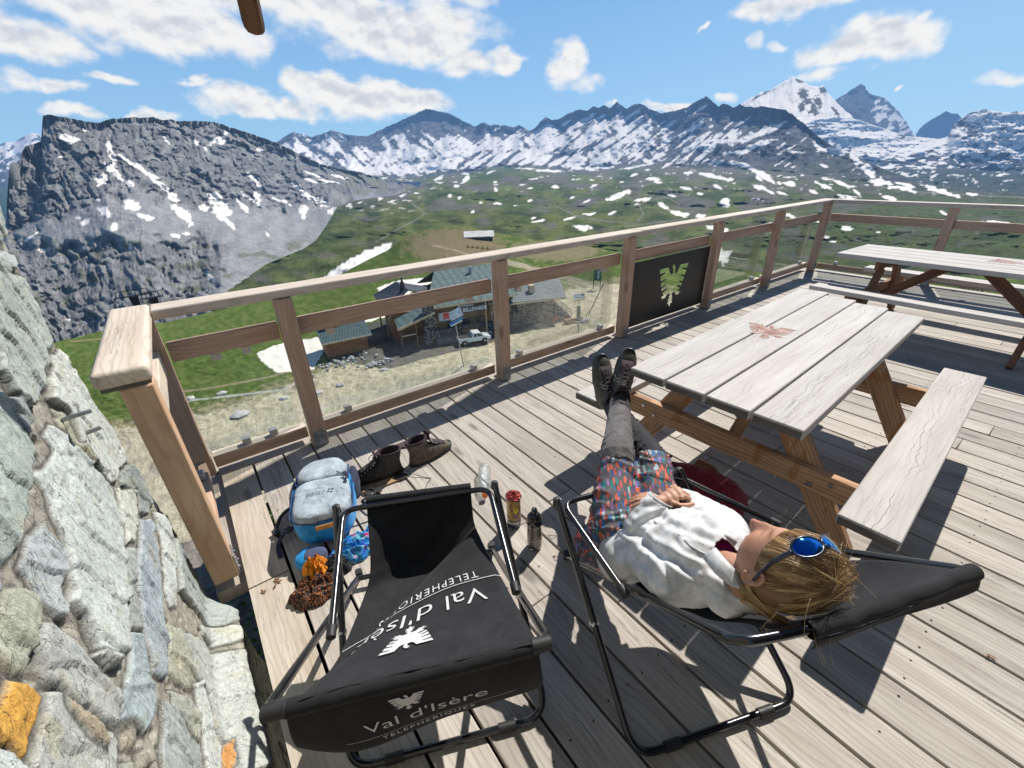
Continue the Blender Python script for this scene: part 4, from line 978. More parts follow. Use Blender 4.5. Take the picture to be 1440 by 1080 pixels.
def build_wall():
    edge = sorted([tuple(reversed(to_wall(x, y, WX+.03))) for x, y in [(-70, 130), (-34, 215), (-8, 262), (8, 290), (20, 338), (32, 372), (62, 425), (84, 478), (108, 507), (128, 544), (167, 597), (191, 648), (217, 687), (243, 726), (264, 768), (294, 826), (315, 889)]])
    ez = [e[0] for e in edge]; ey = [e[1] for e in edge]
    zs = np.concatenate([np.arange(-1.5, -1.0, .02), np.arange(-1.0, 2.0, .0042), np.arange(2.0, 5.0, .05)])
    yend = np.interp(zs, ez, ey)+fbm(zs*9, zs*0+2, 4, 141)*.012
    s_ = np.concatenate([np.linspace(-1.4, .25, 30)[:-1], np.arange(.25, 1.7, .0045)])
    tail = np.linspace(0, 1, 90)
    nz_ = len(zs)
    Y = np.concatenate([np.broadcast_to(s_, (nz_, len(s_))), 1.7+(yend[:, None]-1.7)*tail[None, 1:]], 1)
    Z = np.broadcast_to(zs[:, None], Y.shape).copy()
    wy = Y+fbm(Y*14, Z*14, 4, 143)*.010+fbm(Y*60, Z*60, 3, 144)*.003; wz = Z+fbm(Y*14+9, Z*14, 4, 145)*.010+fbm(Y*60, Z*60+4, 3, 146)*.003
    H = fbm(Y*22, Z*22, 5, 147)*.006+fbm(Y*5, Z*5, 3, 149)*.006+.012
    H -= smooth(.25, .55, fbm(Y*13, Z*13, 4, 151))*.030          # pockets in the mortar
    col = cmix(np.ones(Y.shape+(3,))*np.array([.40, .375, .31]), (.28, .26, .21), smooth(-.3, .3, fbm(Y*20, Z*20, 4, 153)))
    H0 = H.copy()
    for k, (pl, c, h) in enumerate(STONES):
        poly = [to_wall(x, y) for x, y in pl]
        ya = min(p[0] for p in poly)-.05; yb = max(p[0] for p in poly)+.05; za = min(p[1] for p in poly)-.05; zb = max(p[1] for p in poly)+.05
        m = (Y > ya) & (Y < yb) & (Z > za) & (Z < zb)
        if not m.any(): continue
        sd = seg_sdf(wy[m], wz[m], poly); cy = np.mean([p[0] for p in poly]); cz = np.mean([p[1] for p in poly])
        rs = np.random.RandomState(k+5); ty, tz = rs.uniform(-.05, .05, 2); an = rs.uniform(.9, 1.5)
        yy, zz = Y[m], Z[m]
        bed = (yy-cy)*math.sin(an)+(zz-cz)*math.cos(an); along = (yy-cy)*math.cos(an)-(zz-cz)*math.sin(an)
        lay = ridged(bed*26+k, along*4, 4, 160+k)*(.0022 if c[0] > .48 else .005)
        chip = (np.floor((bed+fbm(yy*5, zz*5, 3, 170+k)*.06)*7)/7-bed)*.05
        face = .013+h*.17+(yy-cy)*ty+(zz-cz)*tz+lay+fbm(yy*5, zz*5, 3, 180+k)*.005+ridged(bed*9+k, along*3, 3, 185+k)*.003+fbm(yy*50, zz*50, 4, 181+k)*.0028+np.clip(chip, -.01, .01)
        f = smooth(-.002, .004+rs.rand()*.004, sd)
        H[m] = H[m]*(1-f)+np.maximum(face, H[m]+.006)*f
        fc = smooth(-.002, .006, sd)
        vein = smooth(.2, .55, fbm(bed*26, along*3, 5, 190+k)); tint = fbm(yy*6, zz*6, 4, 191+k)
        cl_ = np.array(c); cl_ = cl_*.55+np.mean(cl_)*.45*np.array([1.0, 1.01, .97]) if cl_[0] < .58 or cl_[2] > .3 else cl_; cc = cl_*1.0*(1+.28*tint[:, None])
        cc = cc*(1-vein[:, None]*.35)+np.array([.62, .60, .54])*vein[:, None]*.35
        lich = smooth(.22, .5, fbm(yy*11, zz*11, 5, 192+k))[:, None]*.4; cc = cc*(1-lich)+np.array([.50, .43, .27])*lich
        cc = cc*np.array([.95, 1.0, .955]); jd = np.exp(-((sd+.004)/.0045)**2)[:, None]  # jd: crevice shading along the joints, multiplied into the colour
        col[m] = (col[m]*(1-fc[:, None])+cc*fc[:, None])*(1-.72*jd)
    # dark crevices close to stones
    bul = smooth(1.55, 1.72, Y)*0
    X = WX+H
    # bulge of the concrete footing towards the deck
    foot = smooth(.03, -.08, Z)*.095*smooth(1.95, 1.8, Y)+smooth(-.3, -.6, Z)*.03; X = X+foot
    P = np.stack([X, Y, Z], -1)
    # end face: turns the corner and runs back
    back = []
    cb_ = []
    for q in np.linspace(.02, 1, 26):
        a = q*.9; e = P[:, -1].copy(); e[:, 0] = X[:, -1]-.9*q**1.5-.004; rr = .03*math.sin(min(1, q*8)*math.pi/2)
        e[:, 1] = Y[:, -1]+rr+fbm(zs*12+q*7, zs*0+q*9, 4, 155)*.02*min(1, q*5); back.append(e); cb_.append(col[:, -1]*(1+.2*fbm(zs*9, zs*0+q*5, 3, 156)[:, None]))
    P = np.concatenate([P, np.stack(back, 1)], 1); col = np.concatenate([col, np.stack(cb_, 1)], 1)
    rws, cls = P.shape[:2]; idx = np.arange(rws*cls).reshape(rws, cls)
    q = np.stack([idx[:-1, :-1], idx[:-1, 1:], idx[1:, 1:], idx[1:, :-1]], -1).reshape(-1, 4)
    me = bpy.data.meshes.new('stone_wall'); me.vertices.add(rws*cls); me.vertices.foreach_set('co', P.astype(np.float32).ravel())
    me.loops.add(q.size); me.loops.foreach_set('vertex_index', q.astype(np.int32).ravel())
    me.polygons.add(len(q)); me.polygons.foreach_set('loop_start', np.arange(0, q.size, 4, dtype=np.int32)); me.polygons.foreach_set('loop_total', np.full(len(q), 4, dtype=np.int32))
    me.update(calc_edges=True); me.polygons.foreach_set('use_smooth', np.ones(len(q), bool))
    a = me.color_attributes.new('col', 'FLOAT_COLOR', 'POINT'); a.data.foreach_set('color', np.concatenate([col, np.ones(col.shape[:2]+(1,))], -1).astype(np.float32).ravel())
    m, nt, b = new_mat('rubble_stone')
    c = nt.attr('col').outputs['Color']; pos = nt.node('ShaderNodeNewGeometry').outputs['Position']
    n1 = nt.noise(pos, 320, 3, .6); n2 = nt.noise(pos, 70, 6, .7); n3 = nt.noise(nt.scalev(pos, (40, 26, 9), ), 1.6, 7, .7, .9)
    k = nt.math('ADD', nt.math('MULTIPLY', nt.math('SUBTRACT', n1, .5), 1.6), nt.math('MULTIPLY', nt.math('SUBTRACT', n2, .5), .9))
    k = nt.math('ADD', k, nt.math('MULTIPLY', nt.math('SUBTRACT', n3, .5), .55)); kk = nt.math('ADD', k, 1.0)
    kc = nt.node('ShaderNodeCombineColor')
    for i in range(3): nt.put(kc.inputs[i], kk)
    cc = nt.mix(1.0, c, kc.outputs[0], 'MULTIPLY')
    vo = nt.node('ShaderNodeTexNoise'); nt.put(vo.inputs['Vector'], nt.scalev(pos, (9, 9, 4))); vo.inputs['Scale'].default_value = 2.2; vo.inputs['Detail'].default_value = 6; vo.inputs['Distortion'].default_value = .8
    ck = nt.step(nt.math('ABSOLUTE', nt.math('SUBTRACT', vo.outputs['Fac'], .5)), .010, .0)
    cc = nt.mix(nt.math('MULTIPLY', ck, .6), cc, (.10, .09, .08))
    nt.put(b.inputs['Base Color'], cc); b.inputs['Roughness'].default_value = .82; b.inputs['Specular IOR Level'].default_value = .35
    h = nt.math('SUBTRACT', nt.math('ADD', nt.math('MULTIPLY', n2, 1.0), nt.math('MULTIPLY', n1, .35)), nt.math('MULTIPLY', ck, .5))
    nt.put(b.inputs['Normal'], nt.bump(h, .7, .0045))
    me.materials.append(m)
    o = bpy.data.objects.new('stone_wall', me); COL.objects.link(o)
    tag(o, 'rough rubble stone wall with mortar joints and one orange stone', 'wall')
    for (x, y, L, r_) in ((110, 585, .026, .0055), (137, 605, .008, .006)):
        p = Px(x, y, WX+.05); mb = MB(); mb.tube([p-Vector((.03, 0, 0)), p+Vector((L, .004, .004))], r_, 10)
        obj('bolt', mb, M_STEEL, o)
    return o
build_wall()
# stony strip seen through the slot between wall and deck
def slot_ground():
    mb = MB(); rs = random.Random(4)
    nx, ny = 14, 60
    mb.grid([[(-.75+.6*i/nx, -1+4.2*j/ny, -.62+rs.uniform(-.02, .02)) for i in range(nx+1)] for j in range(ny+1)])
    o = obj('footing', mb, flat('footing_concrete', (.20, .185, .155), .9, 0, .35, 25, bump=.6)); tag(o, kind='structure')
slot_ground()
print('wall', time.time()-_T0)

def station():  # unseen building, added to keep sky light off the terrace
    """added building behind the camera that blocks part of the sky"""
    t = thing('sky_block_building', 'unseen dark building added behind the terrace to block sky light', 'building', (4, -3.2, 0))
    mb = MB(); mb.box((4.2, -3.35, 1.2), (9.6, .4, 5.6)); obj('wall', mb, M_DARK, t)
    mb = MB(); mb.box((4.2, -2.9, 4.05), (10.2, 1.5, .14)); obj('blocker_overhang', mb, W_END, t)
    for x in (1.2, 3.6, 6.2):
        mb = MB(); mb.box((x, -3.13, 1.5), (1.1, .06, 1.2)); f = obj('window', mb, W_LEG2, t); mb = MB(); mb.box((x, -3.10, 1.5), (.95, .02, 1.05)); obj('pane', mb, flat('dark_pane', (.02, .025, .03), .1), f)
station()
# ------------------------------------------------------------------ the restaurant below and what stands around it
VG = -22.0
U_ = Vector((.9682, -.2502, 0)); V_ = Vector((.2502, .9682, 0)); A0 = Vector((20.34, 58.31, VG))
MV = Matrix(((U_.x, V_.x, 0, A0.x), (U_.y, V_.y, 0, A0.y), (0, 0, 1, VG), (0, 0, 0, 1)))
def VL(u, v, z): return MV @ Vector((u, v, z))
def roof_mat(name, base, kind):
    m, nt, b = new_mat(name); pc = nt.attr('pc').outputs['Vector']; sp = nt.node('ShaderNodeSeparateXYZ'); nt.put(sp.inputs[0], pc)
    if kind == 'seam':
        fx = nt.math('FRACT', nt.math('MULTIPLY', sp.outputs[0], 1/1.15)); ln = nt.math('SUBTRACT', 1.0, nt.step(nt.math('ABSOLUTE', nt.math('SUBTRACT', fx, .5)), .035, .085))
        fy = nt.math('FRACT', nt.math('MULTIPLY', sp.outputs[1], 1/.30)); f2 = nt.math('FRACT', nt.math('MULTIPLY', sp.outputs[0], 1/.575))
        dots = nt.math('MULTIPLY', nt.step(fy, .55, .6), nt.math('SUBTRACT', 1.0, nt.step(nt.math('ABSOLUTE', nt.math('SUBTRACT', f2, .5)), .08, .12)))
        ln = nt.math('MAXIMUM', ln, dots)
    else:
        br = nt.node('ShaderNodeTexBrick'); nt.put(br.inputs['Vector'], pc); br.inputs['Scale'].default_value = 1.0
        br.inputs['Brick Width'].default_value = .42; br.inputs['Row Height'].default_value = .62; br.inputs['Mortar Size'].default_value = .055; br.offset = .5
        br.inputs['Mortar Smooth'].default_value = .3
        ln = br.outputs['Fac']
    n = nt.noise(pc, 1.3, 5, .6)
    c = nt.mix(nt.step(n, .3, .7), tuple(x*.8 for x in base), tuple(x*1.2 for x in base))
    nt.put(b.inputs['Base Color'], nt.mix(nt.math('MULTIPLY', ln, .8), c, (.03, .035, .035)))
    b.inputs['Roughness'].default_value = .6; b.inputs['Specular IOR Level'].default_value = .15
    return m
M_ROOFG = roof_mat('green_sheet_roof', (.125, .175, .17), 'seam'); M_ROOFD = roof_mat('dark_sheet_roof', (.06, .07, .085), 'seam'); M_TILE = roof_mat('grey_tile_roof', (.18, .21, .225), 'tile'); M_TILEG = roof_mat('blue_grey_tile_roof', (.085, .13, .14), 'tile')
M_BOARD = flat('weathered_boards', (.17, .10, .055), .85, 0, .5, 3.2, stretch=(4, 4, .3)); M_BOARD2 = flat('orange_boards', (.28, .115, .05), .8, 0, .35, 3, stretch=(.5, .5, 5))
def stone_far():
    m, nt, b = new_mat('masonry'); pos = nt.node('ShaderNodeNewGeometry').outputs['Position']
    vo = nt.node('ShaderNodeTexVoronoi'); vo.feature = 'F1'; nt.put(vo.inputs['Vector'], nt.scalev(pos, (2.2, 2.2, 3.6))); vo.inputs['Scale'].default_value = 1.3
    sp = nt.node('ShaderNodeSeparateColor'); nt.put(sp.inputs[0], vo.outputs['Color'])
    c = nt.mix(sp.outputs[0], (.13, .12, .105), (.42, .40, .36)); c = nt.mix(nt.step(vo.outputs['Distance'], .34, .52), c, (.05, .045, .04))
    nt.put(b.inputs['Base Color'], c); b.inputs['Roughness'].default_value = .9
    nt.put(b.inputs['Normal'], nt.bump(vo.outputs['Distance'], -.8, .1)); return m
M_MAS = stone_far()
M_LIGHTW = flat('pale_timber', (.55, .42, .28), .8, 0, .2, 3); M_WHITE = flat('white_paint', (.72, .73, .74), .5, 0, .08, 4); M_WIN = flat('window_glass', (.03, .04, .05), .15, 0, .2, 3)
M_BLK = flat('black_metal', (.03, .03, .032), .5, .2, .2, 5); M_RED = flat('red_paint', (.50, .045, .03), .45, 0, .15, 4); M_BLUEP = flat('blue_paint', (.02, .23, .55), .5, 0, .1, 4); M_GREENP = flat('green_paint', (.03, .13, .09), .55, 0, .15, 4)
def vbox(mb, u0, u1, v0, v1, z0, z1): mb.box(VL((u0+u1)/2, (v0+v1)/2, (z0+z1)/2), (u1-u0, v1-v0, z1-z0), MV.to_3x3())
def slab(mb, a, b, c, d, th=.16):
    """roof plane a-b along the eave, d-c along the ridge (village coordinates)"""
    P_ = [VL(*p) for p in (a, b, c, d)]; n = (P_[1]-P_[0]).cross(P_[3]-P_[0]).normalized()
    if n.z < 0: n = -n
    e = (P_[1]-P_[0]).normalized(); f = n.cross(e)
    pcs = [((p-P_[0]).dot(e), (p-P_[0]).dot(f), 0) for p in P_]
    vs = [p for p in P_]+[p-n*th for p in P_]
    mb.add(vs, [(0, 1, 2, 3), (7, 6, 5, 4), (0, 4, 5, 1), (1, 5, 6, 2), (2, 6, 7, 3), (3, 7, 4, 0)], pcs+pcs, .5, False)
def restaurant():
    t = thing('restaurant', 'timber and stone mountain restaurant with sheet metal roofs below the terrace', 'restaurant', A0)
    mb = MB(); vbox(mb, 7, 20.5, 1.2, 13, 0, 5.6); obj('wall', mb, M_BOARD, t)
    mb = MB(); vbox(mb, 20.2, 27.8, .9, 9.5, 0, 4.1); vbox(mb, 7.6, 20.2, .7, 1.25, 0, 1.5); o = obj('stone_wall', mb, M_MAS, t)
    mb = MB(); vbox(mb, 1.6, 7, 3.2, 12, 0, 4.3); obj('wall', mb, M_BOARD2, t)
    mb = MB(); slab(mb, (6.3, .2, 5.3), (21.0, .2, 5.6), (21.0, 11.6, 8.3), (10.6, 11.6, 8.1)); obj('roof', mb, M_ROOFG, t)
    mb = MB(); slab(mb, (21.0, 14.5, 5.8), (8, 14.5, 5.8), (10.6, 11.6, 8.1), (21, 11.6, 8.3)); obj('roof', mb, M_ROOFG, t)
    mb = MB(); slab(mb, (.3, 13.5, 4.9), (.9, 4.2, 4.6), (5.0, 5.6, 7.0), (4.0, 11.0, 7.2)); obj('roof', mb, M_ROOFD, t)
    mb = MB(); slab(mb, (4.0, 11.0, 7.2), (5.0, 5.6, 7.0), (9.0, 5.6, 5.4), (9, 11.0, 5.8)); obj('roof', mb, M_ROOFD, t)
    mb = MB(); slab(mb, (1.8, -1.2, 3.3), (7.4, -.6, 4.9), (7.4, 5.5, 5.3), (1.9, 5.5, 3.6)); r = obj('roof', mb, M_ROOFG, t)
    mb = MB(); slab(mb, (19.6, .1, 4.3), (29.6, .1, 4.0), (31.6, 6.2, 5.6), (20.6, 6.2, 5.9)); rr = obj('roof', mb, M_TILE, t)
    mb = MB(); slab(mb, (31.6, 6.2, 5.6), (20.6, 6.2, 5.9), (20.6, 10.5, 4.2), (30, 10.5, 4.0)); obj('roof', mb, M_TILE, t)
    mb = MB(); mb.beam(VL(1.7, -1.22, 3.12), VL(7.4, -.62, 4.72), .12, .34); mb.beam(VL(6.4, .1, 5.12), VL(20.6, .1, 5.4), .1, .28); mb.beam(VL(19.7, 0, 4.1), VL(29.5, 0, 3.82), .1, .22); obj('fascia_board', mb, M_LIGHTW, t)
    for (u, v, h) in ((2.1, -.9, 3.1), (4.4, -.7, 3.8), (.9, 3.8, 4.4), (.4, 8, 4.4), (7.0, -.4, 4.6)):
        mb = MB(); vbox(mb, u-.11, u+.11, v-.11, v+.11, 0, h); obj('porch_post', mb, M_BOARD, t)
    mb = MB(); mb.beam(VL(2.1, -.9, 2.0), VL(4.4, -.7, 2.0), .14, .2); mb.beam(VL(.9, 3.8, 2.6), VL(1.8, 3.6, 4.4), .12, .12); obj('porch_beam', mb, M_LIGHTW, t)
    mb = MB(); mb.prism([(-1.25, 0), (1.35, 0), (.95, 2.6), (.62, 6.6), (-.62, 6.6), (-.9, 2.6)], -.5, .9, MV @ Matrix.Translation((6.6, .3, 0)) @ Matrix.Rotation(R(90), 4, 'X')); c = obj('chimney', mb, M_MAS, t)
    mb = MB(); mb.lathe([(.30, 0), (.26, .9), (.34, .95), (.30, 1.3)], VL(16.2, 9.2, 7.4), 10); obj('chimney_pipe', mb, M_STEEL, t)
    mb = MB(); mb.lathe([(.7, -.6), (.34, .5), (.30, 1.0), (.16, 1.25), (.16, 1.7)], VL(4.4, 7.0, 6.9), 4); obj('chimney_pipe', mb, M_BLK, t)
    mb = MB(); vbox(mb, 24.1, 25.0, 2.4, 3.3, 4.2, 6.0); obj('chimney', mb, M_LIGHTW, t)
    # sign board with the painted name
    mb = MB(); vbox(mb, 10.9, 16.3, .98, 1.12, 3.5, 5.25); sb = obj('sign_board', mb, M_BLK, t)
    def put(txt, size, u, z, bold=.02, sx=1.0):
        me = text_mesh(txt, size, bold)
        m_ = mesh_to_mb(me, lambda p: VL(u+p.x*sx, .94, z+p.y)); o = obj('lettering', m_, M_WHITE, sb, sharp=180); return o
    put('LE BELLEVARDE', .80, 13.6, 3.95, .03, .86); put('RESTAURANT', .42, 12.6, 4.60, .01); put('BAR', .36, 11.7, 4.98, .01)
    # windows and doors, battens
    for (u, z, w, h) in ((10.1, 2.0, .9, 1.1), (12.5, 1.9, 1.0, 1.2), (14.8, 1.9, 1.0, 1.2), (17.4, 2.2, 1.1, 1.2), (18.6, 4.4, .9, .8), (16.7, 4.7, .6, .7)):
        mb = MB(); vbox(mb, u-w/2-.1, u+w/2+.1, 1.10, 1.18, z-h/2-.1, z+h/2+.1); f = obj('window', mb, M_LIGHTW if u > 16 else M_BLK, t); mb = MB(); vbox(mb, u-w/2, u+w/2, 1.05, 1.13, z-h/2, z+h/2); obj('pane', mb, M_WIN, f)
    for (u, z, w, h) in ((21.8, 2.3, .8, .9), (24.3, 2.4, .9, 1.0), (26.5, 2.9, .6, .6)):
        mb = MB(); vbox(mb, u-w/2-.08, u+w/2+.08, .82, .92, z-h/2-.08, z+h/2+.08); f = obj('window', mb, M_LIGHTW, t); mb = MB(); vbox(mb, u-w/2, u+w/2, .78, .86, z-h/2, z+h/2); obj('pane', mb, M_WIN, f)
    mb = MB()
    for i in range(15): vbox(mb, 16.6+i*.26, 16.6+i*.26+.08, .92, 1.16, 2.6, 4.0+.1*(i % 3))
    obj('slat_screen', mb, M_LIGHTW, t)
    mb = MB(); vbox(mb, 8.3, 9.9, 1.08, 1.14, 2.7, 4.0); obj('notice_board', mb, flat('pale_notice', (.55, .58, .62), .6, 0, .15, 2), t)
    mb = MB(); vbox(mb, 7.2, 15.8, -1.6, .7, .02, .9); ter = obj('front_terrace', mb, flat('terrace_slab', (.19, .18, .17), .9, 0, .3, 2), t)
    mb = MB(); vbox(mb, 11.4, 13.6, -.9, -.1, .9, 1.5); vbox(mb, 14.2, 15.2, -.9, -.2, .9, 1.4); obj('planter', mb, M_BOARD, ter)
    # outside stair with timber handrail at the right end
    mb = MB()
    for i in range(9): vbox(mb, 27.9+i*.33, 28.3+i*.33, .6, 2.2, 0, 2.9-i*.31)
    obj('stair', mb, M_MAS, t)
    mb = MB(); mb.beam(VL(27.9, .5, 3.9), VL(31.0, .5, 1.3), .10, .14); mb.beam(VL(27.9, .5, 3.4), VL(31.0, .5, .8), .06, .09)
    for i in range(4): vbox(mb, 28+i*.98, 28.1+i*.98, .46, .56, 2.6-i*.8, 3.85-i*.82)
    obj('handrail', mb, M_LIGHTW, t)
    mb = MB()
    for i in range(5): vbox(mb, 19.0+i*1.2, 19.12+i*1.2, 12.2, 12.32, 5.5, 8.2)
    mb.beam(VL(19, 12.2, 8.2), VL(24, 12.2, 8.2), .12, .1); mb.beam(VL(19, 12.2, 7.6), VL(24, 12.2, 7.6), .08, .08)
    obj('balcony_rail', mb, M_LIGHTW, t)
    mb = MB(); vbox(mb, 19, 24.2, 8.0, 12.3, 4.2, 5.5); obj('balcony', mb, M_BOARD, t)
    return t
restaurant()
def tile_hut():
    t = thing('wooden_hut', 'small orange timber hut with blue grey tiled roof beside the restaurant', 'hut', (15.3, 60.0, VG))
    a, b, c, d = Pz(462, 505, VG), Pz(520, 492, VG), Pz(545, 470, VG), Pz(455, 480, VG)
    e = (b-a).normalized(); f = Vector((-e.y, e.x, 0)); M = Matrix(((e.x, f.x, 0, a.x), (e.y, f.y, 0, a.y), (0, 0, 1, VG), (0, 0, 0, 1))); L = (b-a).length
    mb = MB(); mb.box(M @ Vector((L/2, 2.0, 1.2)), (L, 3.6, 2.4), M.to_3x3()); w_ = obj('wall', mb, M_BOARD2, t)
    def rs(mb, q):
        P_ = [M @ Vector(p) for p in q]; n = (P_[1]-P_[0]).cross(P_[3]-P_[0]).normalized(); e_ = (P_[1]-P_[0]).normalized(); f_ = n.cross(e_)
        pcs = [((p-P_[0]).dot(e_), (p-P_[0]).dot(f_), 0) for p in P_]
        mb.add(P_+[p-n*.15 for p in P_], [(0, 1, 2, 3), (7, 6, 5, 4), (0, 4, 5, 1), (1, 5, 6, 2), (2, 6, 7, 3), (3, 7, 4, 0)], pcs+pcs, .5, False)
    mb = MB(); rs(mb, [(-.5, -.6, 2.5), (L+.6, -.6, 2.5), (L+.6, 3.2, 4.0), (-.5, 3.2, 4.0)]); obj('roof', mb, M_TILEG, t)
    mb = MB(); rs(mb, [(L+.6, 5.0, 3.0), (-.5, 5.0, 3.0), (-.5, 3.2, 4.0), (L+.6, 3.2, 4.0)]); obj('roof', mb, M_TILEG, t)
    mb = MB(); mb.box(M @ Vector((L/2, -.62, 2.42)), (L+1.0, .06, .22), M.to_3x3()); obj('fascia_board', mb, M_LIGHTW, t)
    mb = MB(); mb.box(M @ Vector((1.2, 2.6, 4.0)), (1.1, .8, 1.5), M.to_3x3()); obj('chimney', mb, flat('grey_plaster', (.27, .24, .21), .9), t)
    mb = MB(); mb.box(M @ Vector((2.4, 2.8, 4.0)), (.8, .8, 1.3), M.to_3x3()); mb.box(M @ Vector((2.4, 2.8, 4.75)), (.95, .95, .1), M.to_3x3()); obj('chimney_pipe', mb, M_BLK, t)
tile_hut()
def hill_hut():
    a = Vector((71.1, 118.7, -20.6)); b = Vector((78.1, 114.2, -20.6)); e = (b-a).normalized(); f = Vector((-e.y, e.x, 0)); L = (b-a).length
    M = Matrix(((e.x, f.x, 0, a.x), (e.y, f.y, 0, a.y), (0, 0, 1, a.z), (0, 0, 0, 1)))
    t = thing('hill_hut', 'long low stone hut with pale flat roof on the brown knoll', 'hut', a)
    mb = MB(); mb.box(M @ Vector((L/2, 2, 1.4)), (L, 4, 2.8), M.to_3x3()); obj('wall', mb, M_MAS, t)
    mb = MB()
    vs = [M @ Vector(p) for p in ((-.5, -.6, 2.85), (L+.5, -.6, 2.85), (L+.5, 4.6, 3.9), (-.5, 4.6, 3.9))]
    mb.add(vs+[p+Vector((0, 0, .22)) for p in vs], [(0, 1, 2, 3), (7, 6, 5, 4), (0, 4, 5, 1), (1, 5, 6, 2), (2, 6, 7, 3), (3, 7, 4, 0)], None, .5, False); obj('roof', mb, flat('pale_stone_roof', (.50, .49, .46), .8, 0, .2, 1), t)
    for k in range(2):
        mb = MB(); mb.box(M @ Vector((1.6+k*3.6, -.04, 1.5)), (.9, .1, .9), M.to_3x3()); obj('window', mb, M_WIN, t)
    t2 = thing('wooden_fence', 'thin wooden posts and rails just below the hut on the knoll', 'fence', a-Vector((0, 6, 1)))
    for k in range(5):
        p = Pd(658+k*7, 351+k*.6, 128); mb = MB(); mb.beam(p-Vector((0, 0, 1.2)), p+Vector((0, 0, 1.3)), .18, .18, (1, 0, 0)); obj('fence_post', mb, M_BOARD, t2)
    mb = MB(); mb.beam(Pd(656, 347, 128), Pd(690, 350, 128), .12, .14); obj('fence_rail', mb, M_BOARD, t2)
hill_hut()
def pickup():
    a = Pz(647, 487.5, VG); b = Pz(690, 480.5, VG); e = (b-a).normalized(); f = Vector((-e.y, e.x, 0)); c = (a+b)/2+f*.85
    M = Matrix(((e.x, f.x, 0, c.x), (e.y, f.y, 0, c.y), (0, 0, 1, VG), (0, 0, 0, 1)))
    t = thing('pickup_truck', 'white pickup truck parked in front of the restaurant', 'pickup truck', c)
    paint = flat('white_car_paint', (.70, .72, .72), .3, 0, .05, 3, coat=.5)
    side = [(-2.45, .45), (-2.45, 1.0), (-2.3, 1.08), (-.42, 1.08), (-.30, 1.66), (-.15, 1.72), (.75, 1.70), (.92, 1.62), (1.45, 1.12), (2.2, 1.0), (2.42, .85), (2.46, .48), (1.95, .42), (1.85, .70), (1.5, .80), (1.15, .70), (1.05, .42), (-1.15, .42), (-1.25, .70), (-1.6, .80), (-1.95, .70), (-2.05, .42)]
    mb = MB(); mb.prism(side, -.85, .85, M @ Matrix.Rotation(R(90), 4, 'X')); obj('body', mb, paint, t, bevel=.05)
    mb = MB(); mb.box(M @ Vector((-1.38, 0, 1.085)), (1.75, 1.45, .02), M.to_3x3()); obj('load_bed', mb, M_BLK, t)
    for s_ in (-1, 1):
        mb = MB(); mb.prism([(-.22, 1.12), (-.16, 1.60), (.28, 1.62), (.28, 1.12)], -.01, .01, M @ Matrix.Translation((0, s_*.86, 0)) @ Matrix.Rotation(R(90), 4, 'X')); obj('side_window', mb, M_WIN, t)
        mb = MB(); mb.prism([(.36, 1.12), (.36, 1.62), (.76, 1.60), (1.2, 1.14)], -.01, .01, M @ Matrix.Translation((0, s_*.86, 0)) @ Matrix.Rotation(R(90), 4, 'X')); obj('side_window', mb, M_WIN, t)
        for x in (-1.6, 1.5):
            mb = MB(); mb.lathe([(.2, -.11), (.33, -.12), (.37, -.08), (.37, .08), (.33, .12), (.2, .11)], M @ Vector((x, s_*.76, .37)), 20, M.to_3x3() @ Matrix.Rotation(R(90), 3, 'X')); w_ = obj('wheel', mb, flat('tyre', (.02, .02, .02), .8), t)
            mb = MB(); mb.lathe([(0, .0), (.2, .0), (.21, -.02)], M @ Vector((x, s_*.885, .37)), 16, M.to_3x3() @ Matrix.Rotation(R(90*s_), 3, 'X')); obj('rim', mb, M_STEEL, w_)
        mb = MB(); mb.box(M @ Vector((2.40, s_*.62, .82)), (.12, .35, .16), M.to_3x3()); obj('headlight', mb, flat('lamp_glass', (.8, .8, .75), .15), t)
        mb = MB(); mb.box(M @ Vector((-2.44, s_*.72, .85)), (.05, .16, .3), M.to_3x3()); obj('tail_light', mb, M_RED, t)
    mb = MB(); q = [M @ Vector(p) for p in ((.93, -.70, 1.60), (.93, .70, 1.60), (1.42, .76, 1.15), (1.42, -.76, 1.15))]; n = Vector((.02, 0, .02)); mb.add([p+n for p in q]+[p-n*.5 for p in q], [(0, 1, 2, 3), (7, 6, 5, 4), (0, 4, 5, 1), (1, 5, 6, 2), (2, 6, 7, 3), (3, 7, 4, 0)], None, .5, False); obj('windscreen', mb, M_WIN, t)
pickup()
def sign_post(name, label, base, top_px, boards):
    b = Pz(base[0], base[1], VG); d = ray(*top_px); tt = math.hypot(b.x, b.y)/math.hypot(d[0], d[1]); top = Vector((0, 0, CAMZ))+Vector(d)*tt
    t = thing(name, label, 'sign', b)
    mb = MB(); mb.tube([b-Vector((0, 0, .3)), Vector((b.x+(top.x-b.x)*1.0, b.y+(top.y-b.y)*1.0, top.z))], .07, 8); obj('pole', mb, M_STEEL, t)
    ax = Vector((b.y, -b.x, 0)).normalized(); nn = Vector((-b.x, -b.y, 0)).normalized()
    for (dz, w_, h, mat, dx, tilt) in boards:
        M = Matrix((ax, Vector((0, 0, 1)), nn)).transposed().to_4x4(); M.translation = Vector((top.x, top.y, top.z+dz))+ax*dx+nn*.08; M = M @ Matrix.Rotation(tilt, 4, 'Z')
        mb = MB(); mb.prism([(-w_/2, -h/2), (w_/2, -h/2), (w_/2, h/2), (-w_/2, h/2)], -.03, .03, M); obj('sign_panel', mb, mat, t)
M_PALE = flat('pale_sign', (.50, .58, .66), .5, 0, .25, 2.2)
